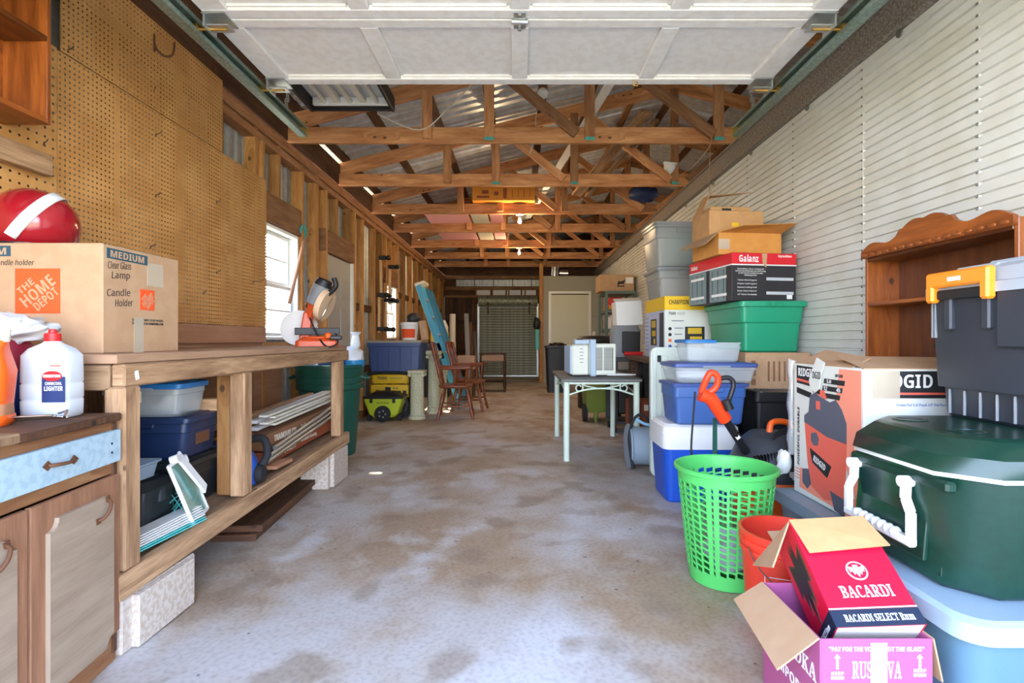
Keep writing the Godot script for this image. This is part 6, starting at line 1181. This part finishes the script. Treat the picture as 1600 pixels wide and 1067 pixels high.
	S(); lathe([Vector2(0.205, 0.30), Vector2(0.21, 0.33), Vector2(0.2, 0.39), Vector2(0.16, 0.48), Vector2(0.1, 0.53), Vector2(0.03, 0.54)], 28, Vector3.ZERO, true, true, 2.0); obj("motor_head", "charcoal", t); S(); tube(smoothpath([Vector3(-0.02, 0.53, 0.04), Vector3(0.0, 0.585, 0.03), Vector3(0.1, 0.575, 0.0), Vector3(0.13, 0.50, -0.02)]), 0.016, 9); obj("carry_handle", "orange", t)
	S(); for k in 5: tube(smoothpath([Vector3(-0.04, 0.5 + 0.008 * k, 0.12), Vector3(0.05, 0.53 + 0.008 * k, 0.08), Vector3(0.12, 0.5 + 0.008 * k, 0.06), Vector3(0.14, 0.46, 0.1)]), 0.006, 6)
	obj("power_cord", "rubber", t); S(); plate(0.1, 0.04, face(Vector3(0.05, 0.345, 0.207), fz)); obj("badge", "light_grey", t); S(); for k in 8: bx(Vector3(-0.14 + k * 0.014, 0.40 + 0.004 * k, 0.15 - 0.0 * k), Vector3(0.006, 0.06, 0.05), 0.002)
	obj("vent_fins", "black", t)
	basket()
	# bucket
	t = thing("bucket", "red plastic bucket with a wire bail before the laundry basket", "bucket", Vector3(0.945, 0, -1.90)); mk("bucket_red", C(226, 62, 40), 0.4); S(); lathe([Vector2(0.118, 0), Vector2(0.122, 0.004), Vector2(0.138, 0.27), Vector2(0.146, 0.272), Vector2(0.146, 0.285), Vector2(0.14, 0.287), Vector2(0.14, 0.30), Vector2(0.149, 0.302), Vector2(0.149, 0.315), Vector2(0.142, 0.318), Vector2(0.143, 0.335), Vector2(0.15, 0.337), Vector2(0.15, 0.345), Vector2(0.139, 0.345), Vector2(0.134, 0.2), Vector2(0.114, 0.01)], 40, Vector3.ZERO, true, true); obj("pail", "bucket_red", t)
	S(); var bail := []
	for i in 13: var a := PI * i / 12.0; bail.append(Vector3(0.148 * cos(a), 0.30 - 0.12 * sin(a), 0.05 + 0.12 * sin(a)))
	tube(bail, 0.0025, 6); obj("bail", "hook_steel", t); S(); plate(0.09, 0.002, face(Vector3(-0.06, 0.22, 0.125), Vector3(-0.4, 0, 1))); plate(0.002, 0.12, face(Vector3(-0.105, 0.16, 0.085), Vector3(-0.75, 0, 0.6))); obj("print", "white", t)
	ridgid_box()
	liquor_boxes()
	coolers()
	hutch()

func basket() -> void:
	var t := thing("laundry_basket", "tall bright green slotted laundry basket on the concrete floor", "basket", Vector3(0.885, 0, -2.28)); mk("basket_green", C(84, 190, 94), 0.4)
	var n := 30; var rows := 14; var y0 := 0.06; var y1 := 0.43
	var at := func(a: float, y: float, off: float) -> Vector3: var r: float = 0.150 + 0.052 * y / 0.48 - off; return Vector3(r * cos(-a), y, r * sin(-a))
	S()
	for j in rows:
		for i in n:
			var a0 := TAU * i / n; var a1 := TAU * (i + 1) / n; var ya := y0 + (y1 - y0) * j / rows; var yb := y0 + (y1 - y0) * (j + 1) / rows
			var ga := (a1 - a0) * 0.13; var gy := (yb - ya) * 0.16; var sk := (yb - ya) * 0.14
			if i % 10 == 9: ga = (a1 - a0) * 0.4
			var O := [[a0, ya], [a1, ya], [a1, yb], [a0, yb]]; var I := [[a0 + ga, ya + gy + sk], [a1 - ga, ya + gy - sk], [a1 - ga, yb - gy - sk], [a0 + ga, yb - gy + sk]]
			for k in 4:
				var k2 := (k + 1) % 4
				var o1: Vector3 = at.call(O[k][0], O[k][1], 0.0); var o2: Vector3 = at.call(O[k2][0], O[k2][1], 0.0); var i2: Vector3 = at.call(I[k2][0], I[k2][1], 0.0); var i1: Vector3 = at.call(I[k][0], I[k][1], 0.0)
				quad(o1, o2, i2, i1)
				var p1: Vector3 = at.call(O[k][0], O[k][1], 0.004); var p2: Vector3 = at.call(O[k2][0], O[k2][1], 0.004); var q2: Vector3 = at.call(I[k2][0], I[k2][1], 0.004); var q1: Vector3 = at.call(I[k][0], I[k][1], 0.004)
				quad(p1, q1, q2, p2); quad(i1, i2, q2, q1)
	obj("slotted_wall", "basket_green", t)
	S(); lathe([Vector2(0.13, 0.0), Vector2(0.148, 0.004), Vector2(0.1565, 0.06), Vector2(0.1525, 0.06), Vector2(0.145, 0.012), Vector2(0.02, 0.01)], 40); obj("base", "basket_green", t)
	S(); lathe([Vector2(0.1965, 0.43), Vector2(0.199, 0.465), Vector2(0.212, 0.468), Vector2(0.214, 0.482), Vector2(0.206, 0.486), Vector2(0.198, 0.48), Vector2(0.1925, 0.43)], 48, Vector3.ZERO, false, false); obj("rim", "basket_green", t)
	S(); blob(Vector3(0.02, 0.1, 0.0), Vector3(0.11, 0.09, 0.1), 44, 0.3, 2.0); one("cloth_bundle", "light_grey", "pale crumpled cloth lying inside the green basket", "cloth", Vector3(0.885, 0.012, -2.28))

func ridgid_box() -> void:
	var fl := Vector3(-1, 0, 0); var fz := Vector3(0, 0, 1); mk("coral", C(232, 104, 84), 0.55); mk("coral_light", C(246, 150, 122), 0.55); mk("print_grey", C(88, 92, 104), 0.55)
	var u := thing("grey_bin", "grey plastic bin on the floor beneath the torn vacuum carton", "bin", Vector3(1.44, 0, -2.22)); S(); tub([[0, 0.2, 0.23, 0.03], [0.27, 0.23, 0.26, 0.03], [0.275, 0.25, 0.28, 0.03], [0.325, 0.25, 0.28, 0.03]]); obj("body", "tote_grey", u)
	var t := thing("vacuum_carton", "torn white carton printed with a coral shop vacuum beside the green cooler", "box", Vector3(1.50, 0.327, -2.205)); S(); bx(Vector3(0, 0.295, 0), Vector3(0.46, 0.59, 0.5), 0.004); obj("carton", "carton_white", t)
	var L := Transform3D(face(Vector3(-0.2303, 0, 0), fl).basis, Vector3(-0.2303, 0, 0)); var lay := func(a: Array, m, called: String, up: float) -> void:
		S(); slab(poly(a), 0.0008, Transform3D(L.basis, L.origin + L.basis.z * (0.0009 * up))); obj(called, m, t)
	lay.call([0.10, 0.58, 0.235, 0.58, 0.24, 0.02, 0.06, 0.36], "coral_light", "orange_field", 1.0)
	lay.call([-0.2, 0.03, 0.235, 0.01, 0.24, 0.09, -0.19, 0.12], "coral_light", "floor_print", 1.0)
	lay.call([-0.155, 0.335, 0.15, 0.30, 0.14, 0.06, 0.0, 0.03, -0.1, 0.06, -0.13, 0.16], "coral", "drum_print", 2.0)
	lay.call([-0.155, 0.33, -0.155, 0.36, -0.12, 0.38, -0.11, 0.45, -0.07, 0.47, -0.03, 0.455, 0.04, 0.44, 0.08, 0.455, 0.12, 0.42, 0.15, 0.37, 0.15, 0.29, 0.02, 0.295, -0.1, 0.32], "print_grey", "head_print", 3.0)
	lay.call([-0.05, 0.46, -0.03, 0.485, 0.0, 0.485, 0.02, 0.45, 0.0, 0.45, -0.03, 0.46], "coral", "latch_print", 4.0); lay.call([-0.06, 0.4, -0.03, 0.4, -0.03, 0.435, -0.06, 0.435], "coral", "button_print", 4.0)
	lay.call([-0.11, 0.225, 0.05, 0.18, 0.02, 0.125, -0.09, 0.165], "ink", "badge_print", 3.0); lay.call([-0.17, 0.12, -0.12, 0.13, -0.1, 0.07, -0.13, 0.04, -0.17, 0.06], "print_grey", "caster_print", 3.0); lay.call([0.04, 0.08, 0.14, 0.07, 0.14, -0.0, 0.07, 0.01], "print_grey", "caster_print", 3.0)
	lay.call([-0.1, 0.29, -0.06, 0.3, -0.04, 0.275, -0.05, 0.245, -0.08, 0.24, -0.1, 0.26], "print_grey", "port_print", 3.0)
	lay.call([-0.22, 0.50, -0.07, 0.49, -0.07, 0.575, -0.22, 0.58], "ink", "brand_patch", 2.0); lay.call([-0.22, 0.455, -0.10, 0.44, -0.10, 0.465, -0.22, 0.48], "ink", "title_patch", 2.0); lay.call([-0.22, 0.512, -0.08, 0.502, -0.08, 0.512, -0.22, 0.522], "coral", "brand_rule", 3.0)
	for k in 3: lay.call([0.0 - 0.01 * k, 0.535 - k * 0.03, 0.14 - 0.015 * k, 0.535 - k * 0.03, 0.135 - 0.015 * k, 0.515 - k * 0.03, -0.005 - 0.01 * k, 0.515 - k * 0.03], "ink", "spec_patch", 3.0)
	var tx := func(s: String, h: float, x: float, y: float, w: float, m, up: float, roll := 0.0) -> void: text(s, h, face(Vector3(-0.2303 - 0.0009 * up, y, x), fl, roll), m, t, true, w)
	tx.call("RIDGID", 0.036, -0.14, 0.55, 0.13, "white", 3.0); tx.call("RIDGID", 0.026, -0.035, 0.175, 0.09, "white", 4.0, -0.28); tx.call("5.0", 0.014, 0.035, 0.525, 0.03, "white", 4.0); tx.call("12", 0.016, 0.01, 0.495, 0.025, "white", 4.0); tx.call("45", 0.016, 0.1, 0.495, 0.025, "white", 4.0); tx.call("HD1200", 0.012, 0.1, 0.552, 0.05, "ink", 2.0)
	text("POWERFUL DURABLE", 0.018, face(Vector3(-0.232, 0.26, -0.205), fl, PI / 2), "ink", t, true, 0.26, false, "lettering", 0.2)
	for k in 4: S(); plate(0.045, 0.003, face(Vector3(-0.2305, 0.11 - k * 0.014, -0.215), fl)); obj("fine_print", "coral", t)
	# front side
	S(); plate(0.34, 0.10, face(Vector3(0.03, 0.53, 0.2505), fz)); obj("brand_band", "ink", t); text("RIDGID", 0.05, face(Vector3(-0.085, 0.542, 0.252), fz), "white", t, true, 0.21); S(); plate(0.34, 0.008, face(Vector3(0.03, 0.497, 0.2515), fz)); obj("orange_rule", "coral", t); S(); plate(0.10, 0.10, face(Vector3(-0.15, 0.53, 0.2535), fz)); obj("packing_tape", "tape", t); text("Powerful 5.0 Peak HP Performance", 0.01, face(Vector3(0.0, 0.455, 0.2505), fz), "blue", t, false, 0.22)
	S(); flap(Vector3(-0.23, 0.591, 0.25), Vector3(0.23, 0.591, 0.25), Vector3(0.22, 0.625, 0.05), Vector3(-0.2, 0.63, 0.03)); obj("flap", "cardboard", t); S(); flap(Vector3(-0.23, 0.591, -0.24), Vector3(-0.23, 0.591, 0.18), Vector3(-0.12, 0.625, 0.12), Vector3(-0.1, 0.65, -0.22)); obj("flap", "cardboard", t)
	mk("film", Color(0.8, 0.8, 0.79, 0.35), 0.15, 0.0, {"transparency": BaseMaterial3D.TRANSPARENCY_ALPHA}); S(); var rg := []
	for i in 9: var k := 0.004 * sin(i * 2.1); var y := 0.60 - i * 0.055; rg.append([Vector3(-0.215 + k, y, -0.256), Vector3(-0.24 - k, y, -0.268 + k), Vector3(-0.243 - k, y + 0.01, -0.285 - k), Vector3(-0.22, y, -0.27)])
	loft(rg, true, true, false, 0.3); obj("torn_film", "film", t); S(); blob(Vector3(-0.25, 0.12, -0.30), Vector3(0.035, 0.06, 0.03), 3, 0.3, 2.0, 12, 8); obj("torn_corner", "carton_white", t)
	S(); slab(poly([-0.09, 0.485, -0.055, 0.47, -0.02, 0.49, -0.01, 0.55, 0.02, 0.60, -0.04, 0.62, -0.08, 0.56, -0.1, 0.52]), 0.003, Transform3D(L.basis, L.origin + L.basis.z * 0.012)); obj("torn_flap", "carton_white", t); S(); slab(poly([-0.085, 0.47, -0.03, 0.465, -0.03, 0.49, -0.085, 0.50]), 0.001, Transform3D(L.basis, L.origin + L.basis.z * 0.004)); obj("torn_hole_shade", "hole_shade_brown", t)  # the hole is a flat dark slab, its inner shade put into the colour
	text("DGID", 0.03, Transform3D(L.basis, L.origin + L.basis.z * 0.0125 + Vector3(0, 0.545, -0.04)), "ink", t, true, 0.06)

func liquor_boxes() -> void:
	var fz := Vector3(0, 0, 1); mk("purple", C(168, 82, 126), 0.55); mk("hot_red", C(214, 14, 52), 0.4); mk("rum_navy", C(28, 40, 62), 0.45); mk("bat_black", C(38, 32, 34), 0.5); mk("bat_olive", C(90, 66, 40), 0.5)
	var t := thing("vodka_carton", "purple printed liquor carton with open flaps on the floor", "box", Vector3(0.865, 0, -1.435)); var h := 0.298
	open_box(t, 0.274, 0.3, h, "purple")
	S(); flap(Vector3(-0.137, h, -0.15), Vector3(-0.137, h, 0.15), Vector3(-0.235, 0.215, 0.14), Vector3(-0.215, 0.235, -0.17)); obj("flap", "cardboard", t); S(); flap(Vector3(0.137, h, 0.15), Vector3(0.137, h, -0.15), Vector3(0.165, 0.17, -0.14), Vector3(0.175, 0.18, 0.13)); obj("flap", "cardboard", t)
	for k in [["\"PAY FOR THE VODKA NOT THE GLASS\"", 0.011, 0.274, 0.0, 0.23], ["RUSKOVA", 0.04, 0.222, 0.0, 0.12], ["PRODUCED AND BOTTLED IN RUSSIA", 0.016, 0.168, 0.0, 0.22], ["KEEP", 0.008, 0.215, -0.095, 0.03], ["UPRIGHT", 0.008, 0.204, -0.095, 0.032], ["KEEP", 0.008, 0.222, 0.105, 0.03], ["UPRIGHT", 0.008, 0.211, 0.105, 0.032]]: text(k[0], k[1], face(Vector3(k[3], k[2], 0.1505), fz), "white", t, true, k[4], k[1] > 0.015)
	for x in [-0.095, 0.105]: S(); slab(poly([x - 0.003, 0.225, x + 0.003, 0.225, x + 0.003, 0.252, x + 0.008, 0.252, x, 0.262, x - 0.008, 0.252, x - 0.003, 0.252]), 0.0008, Transform3D(Basis(), Vector3(0, 0, 0.151))); obj("arrow", "white", t)
	S(); plate(0.04, 0.28, face(Vector3(0.005, 0.15, 0.1515), fz)); obj("torn_tape", "off_white", t)
	text("IMPORTED", 0.03, face(Vector3(-0.1375, 0.12, 0.03), Vector3(-1, 0, 0)), "white", t, true, 0.2); text("VODKA", 0.04, face(Vector3(-0.1375, 0.2, 0.05), Vector3(-1, 0, 0)), "white", t, true, 0.17, true)
	# rum carton tilted into it
	var r := thing("rum_carton", "bright red rum carton tilted into the purple carton", "box", Vector3.ZERO)
	var BL := Vector3(0.785, 0.3295, -1.335); var x := Vector3(0.2125, 0.018, 0.018).normalized(); var u := (Vector3(-0.0025, 0.162, -0.22)).normalized(); var n := x.cross(u).normalized(); u = n.cross(x); var W := 0.212; var Lh := 0.275; var D := 0.16; var lo := -0.03
	r.transform = Transform3D(Basis(x, u, n), BL)
	S(); bx(Vector3(W * 0.5, (Lh + lo) * 0.5, -0.002), Vector3(W, Lh - lo, 0.004), 0.001); obj("front_wall", "hot_red", r)
	S(); bx(Vector3(W * 0.5, (Lh + lo) * 0.5, -D), Vector3(W, Lh - lo, 0.004), 0.001); obj("back_wall", "hot_red", r)
	for s in 2: S(); bx(Vector3(0.002 if s == 0 else W - 0.002, (Lh + lo) * 0.5, -D * 0.5), Vector3(0.004, Lh - lo, D - 0.004), 0.001); obj("side_wall", "hot_red", r)
	S(); bx(Vector3(W * 0.5, lo + 0.002, -D * 0.5), Vector3(W - 0.008, 0.004, D - 0.006), 0.001); obj("bottom", "cream", r)
	S(); plate(W, 0.042, face(Vector3(W * 0.5, lo + 0.021, 0.0003), fz)); plate(D, 0.042, face(Vector3(-0.0003, lo + 0.021, -D * 0.5), Vector3(-1, 0, 0))); obj("navy_band", "rum_navy", r); S(); plate(W, 0.003, face(Vector3(W * 0.5, lo + 0.045, 0.0004), fz)); obj("white_rule", "white", r)
	text("BACARDI SELECT Rum", 0.017, face(Vector3(W * 0.52, lo + 0.02, 0.0012), fz), "white", r, true, 0.165, true); text("BACARDI", 0.03, face(Vector3(W * 0.53, 0.056, 0.0006), fz), "white", r, true, 0.128, true); text("SELECT Rum", 0.014, face(Vector3(-0.0012, lo + 0.02, -D * 0.5), Vector3(-1, 0, 0)), "white", r, true, 0.09, true)
	S(); cyl(Vector3(W * 0.54, 0.113, 0), Vector3(W * 0.54, 0.113, 0.0012), 0.026, 0.026, 28); obj("emblem_disc", "white", r); S(); cyl(Vector3(W * 0.54, 0.113, 0.0002), Vector3(W * 0.54, 0.113, 0.0017), 0.0225, 0.0225, 28); obj("emblem_ring", "hot_red", r)
	var bat := PackedVector2Array()
	for p in [[0.0, 0.017], [0.003, 0.012], [0.006, 0.017], [0.006, 0.008], [0.02, 0.012], [0.018, -0.004], [0.012, -0.002], [0.009, -0.012], [0.005, -0.006], [0.0, -0.019]]: bat.append(Vector2(p[0], p[1]))
	for i in range(8, 0, -1): bat.append(Vector2(-bat[i].x, bat[i].y))
	S(); slab(bat, 0.001, Transform3D(Basis(), Vector3(W * 0.54, 0.113, 0.0026))); obj("emblem_bat", "white", r)
	for k in [[1.0, "bat_olive", 0.0], [0.86, "bat_black", 0.001]]:
		var q := PackedVector2Array()
		for p in bat: q.append(Vector2(p.x * 3.0 * k[0], p.y * 6.8 * k[0]))
		S(); slab(q, 0.001, Transform3D(face(Vector3(-0.0012 - k[2], 0.13, -D * 0.48), Vector3(-1, 0, 0)).basis, Vector3(-0.0012 - k[2], 0.13, -D * 0.48))); obj("side_bat", k[1], r)
	S(); flap(Vector3(0.0, Lh, 0.004), Vector3(0.0 + 0.012, Lh * 0.60, 0.012), Vector3(W + 0.012, Lh * 0.62, 0.02), Vector3(W * 0.97, Lh, 0.004)); obj("flap", "cardboard_tan", r)
	S(); flap(Vector3(0, Lh, -0.004), Vector3(0, Lh, -D), Vector3(-0.10, Lh - 0.05, -D * 0.9), Vector3(-0.09, Lh - 0.13, -0.02)); obj("flap", "cardboard", r)
	S(); flap(Vector3(0, Lh, -D), Vector3(W, Lh, -D), Vector3(W, Lh + 0.09, -D - 0.03), Vector3(0, Lh + 0.09, -D - 0.03)); obj("flap", "cardboard", r)

func coolers() -> void:
	var fl := Vector3(-1, 0, 0); var fz := Vector3(0, 0, 1)
	var t := thing("storage_tote", "pale blue tote on the floor under the green cooler", "tote", Vector3(1.42, 0, -1.54)); mk("tote_sky", C(92, 126, 146), 0.4); mk("sky_rim", C(158, 180, 194), 0.4)
	S(); tub([[0, 0.30, 0.23, 0.05], [0.01, 0.31, 0.24, 0.06], [0.30, 0.345, 0.275, 0.07], [0.302, 0.35, 0.28, 0.07]], Vector3.ZERO, true, true, 6); obj("body", "tote_sky", t); S(); tub([[0.30, 0.365, 0.295, 0.07], [0.345, 0.365, 0.295, 0.07], [0.355, 0.35, 0.28, 0.07]], Vector3.ZERO, true, true, 6); obj("rim", "sky_rim", t)
	# green cooler, chamfered corners
	t = thing("green_cooler", "large dark green ice cooler with white bail handle on the pale blue tote", "cooler", Vector3(1.505, 0.357, -1.57)); mk("cooler_green", C(16, 56, 43), 0.3, 0.0, {"albedo_texture": noise_tex(0.03, C(226, 226, 226), C(255, 255, 255), 4), "uv1_triplanar": true, "uv1_scale": Vector3(2, 2, 2)})
	S(); tub([[0.0, 0.36, 0.215, 0.08], [0.012, 0.375, 0.23, 0.09], [0.31, 0.405, 0.262, 0.1]], Vector3.ZERO, true, true, 1, 0.3); obj("body", "cooler_green", t)
	S(); tub([[0.308, 0.409, 0.266, 0.1], [0.322, 0.409, 0.266, 0.1]], Vector3.ZERO, true, true, 1, 0.3); obj("white_seal", "cooler_white", t)
	S(); tub([[0.32, 0.412, 0.27, 0.1], [0.365, 0.405, 0.262, 0.1], [0.405, 0.365, 0.225, 0.09], [0.412, 0.35, 0.21, 0.085]], Vector3.ZERO, true, true, 1, 0.3); var lid := obj("lid", "cooler_green", t)
	for k in [[-0.26, 0.1], [-0.26, -0.12], [0.0, 0.1], [0.0, -0.12]]: S(); lathe([Vector2(0.045, 0.408), Vector2(0.047, 0.414), Vector2(0.038, 0.414), Vector2(0.036, 0.409)], 20, Vector3(k[0], 0, k[1]), false, false); obj("cup_ring", "cooler_green", lid)
	S(); bx(Vector3(-0.393, 0.285, 0.01), Vector3(0.03, 0.03, 0.40), 0.01); obj("hand_ledge", "cooler_green", t); S(); bx(Vector3(-0.386, 0.16, -0.03), Vector3(0.012, 0.20, 0.30), 0.006, Vector3(0, 0, -0.09)); obj("end_panel", "cooler_green", t)
	var hd := Node3D.new(); hd.name = "bail_handle"; t.add_child(hd); hd.position = Vector3(-0.405, 0, 0)
	for z in [-0.155, 0.075]:
		var s := signf(z + 0.03); S(); bar(Vector3(-0.01, 0.268, z), Vector3(-0.012, 0.215, z), 0.026, 0.022, 0.006); bar(Vector3(-0.012, 0.222, z), Vector3(-0.014, 0.185, z + s * 0.024), 0.024, 0.022, 0.006); bar(Vector3(-0.014, 0.19, z + s * 0.024), Vector3(-0.014, 0.10, z + s * 0.024), 0.024, 0.022, 0.006); obj("arm", "cooler_white", hd)
		S(); cyl(Vector3(-0.028, 0.268, z), Vector3(0.01, 0.268, z), 0.016, 0.016, 14); obj("pivot", "cooler_white", hd)
	S(); bar(Vector3(-0.014, 0.105, -0.19), Vector3(-0.014, 0.105, 0.11), 0.026, 0.026, 0.007); for k in 7: blob(Vector3(-0.014, 0.112, -0.13 + k * 0.028), Vector3(0.017, 0.017, 0.015), 1, 0.0, 1.0, 10, 6)
	obj("grip", "cooler_white", hd)
	S(); bx(Vector3(-0.372, 0.045, 0.08), Vector3(0.006, 0.03, 0.14), 0.003, Vector3(0, 0, -0.09)); obj("name_plate", "cooler_green", t)
	# tool chest on the cooler
	t = thing("tool_chest", "large black plastic tool chest with grey lid and orange latch on the cooler", "toolbox", Vector3(1.645, 0.77, -1.57)); mk("chest_black", C(50, 54, 62), 0.45); mk("chest_lid", C(168, 176, 182), 0.45); mk("latch_orange", C(250, 146, 34), 0.35)
	S(); tub([[0.0, 0.20, 0.215, 0.02], [0.01, 0.21, 0.222, 0.02], [0.095, 0.215, 0.226, 0.02], [0.097, 0.228, 0.238, 0.02], [0.405, 0.24, 0.248, 0.02]], Vector3.ZERO, true, true, 3); obj("body", "chest_black", t)
	for k in 7: S(); bx(Vector3(-0.216, 0.05, -0.19 + k * 0.058), Vector3(0.008, 0.08, 0.005), 0.002); obj("base_fin", "grey", t)
	S(); bx(Vector3(-0.238, 0.315, 0.11), Vector3(0.02, 0.17, 0.19), 0.006); obj("side_panel", "chest_black", t); for z in [-0.16, -0.02]: S(); bx(Vector3(-0.24, 0.34, z), Vector3(0.022, 0.11, 0.03), 0.006); obj("latch_rib", "chest_black", t)
	for z in [-0.235, -0.222]: S(); bx(Vector3(-0.232, 0.33, z), Vector3(0.02, 0.14, 0.005), 0.002); obj("corner_rib", "grey", t)
	S(); tub([[0.395, 0.255, 0.265, 0.03], [0.425, 0.255, 0.265, 0.03], [0.43, 0.235, 0.245, 0.03], [0.47, 0.225, 0.235, 0.04], [0.485, 0.19, 0.2, 0.04]], Vector3.ZERO, true, true, 4); bx(Vector3(0, 0.485, 0.04), Vector3(0.34, 0.03, 0.28), 0.012); bx(Vector3(-0.12, 0.475, -0.11), Vector3(0.16, 0.03, 0.16), 0.012); obj("lid", "chest_lid", t)
	var la := Node3D.new(); la.name = "latch"; t.add_child(la); la.position = Vector3(-0.258, 0.43, -0.10)
	S(); bx(Vector3(-0.004, 0.018, 0), Vector3(0.03, 0.05, 0.24), 0.009); for s in [-1.0, 1.0]: bx(Vector3(-0.004, -0.025, s * 0.104), Vector3(0.03, 0.06, 0.032), 0.008)
	obj("clip", "latch_orange", la); S(); bx(Vector3(-0.018, 0.016, 0.0), Vector3(0.008, 0.014, 0.05), 0.003); obj("hinge_pin", "cooler_white", la); S(); bx(Vector3(0.002, -0.03, 0), Vector3(0.02, 0.03, 0.17), 0.004); obj("catch", "black", la)

func hutch() -> void:
	var t := thing("hutch_shelf", "varnished brown hutch with scalloped crown standing against the trailer", "hutch", Vector3(1.75, 0, -2.69))
	# local z from 0 (far end) to 0.83 to the near end; front faces -x
	for z in [0.01, 0.82]: S(); bx(Vector3(0.085, 0.73, z), Vector3(0.165, 1.455, 0.02), 0.003); obj("side_panel", "varnish", t)
	S(); bx(Vector3(0.166, 0.73, 0.415), Vector3(0.01, 1.455, 0.82), 0.001); obj("back_panel", "varnish1", t)
	for y in [0.06, 0.35, 0.64, 0.925, 1.20]: S(); bx(Vector3(0.08, y, 0.415), Vector3(0.158, 0.02, 0.79), 0.004); obj("shelf_board", "varnish", t)
	S(); bx(Vector3(0.08, 1.425, 0.415), Vector3(0.158, 0.02, 0.79), 0.003); obj("top_board", "varnish1", t)
	var p := PackedVector2Array([Vector2(0.0, 1.43), Vector2(0.83, 1.43)])
	var top := []
	for i in 41:
		var z := i / 40.0 * 0.83; var k: float = absf(z / 0.415 - 1.0); var y := 1.462 + 0.085 * (1.0 - k) + 0.02 * sin(PI * clampf((1.0 - k) * 3.0, 0.0, 3.0)) + (0.012 if absf(k - 0.35) < 0.04 else 0.0); top.append(Vector2(z, y))
	top.reverse(); for q in top: p.append(q)
	S(); slab(p, 0.018, Transform3D(Basis(Vector3(0, 0, 1), Vector3.UP, Vector3(-1, 0, 0)), Vector3(-0.018, 0, 0)), true); obj("crown", "varnish", t)
	S(); for k in 16: blob(Vector3(-0.018, 1.442, 0.03 + k * 0.051), Vector3(0.008, 0.011, 0.022), 1, 0.0, 1.0, 8, 6)
	obj("carved_beading", "varnish", t)
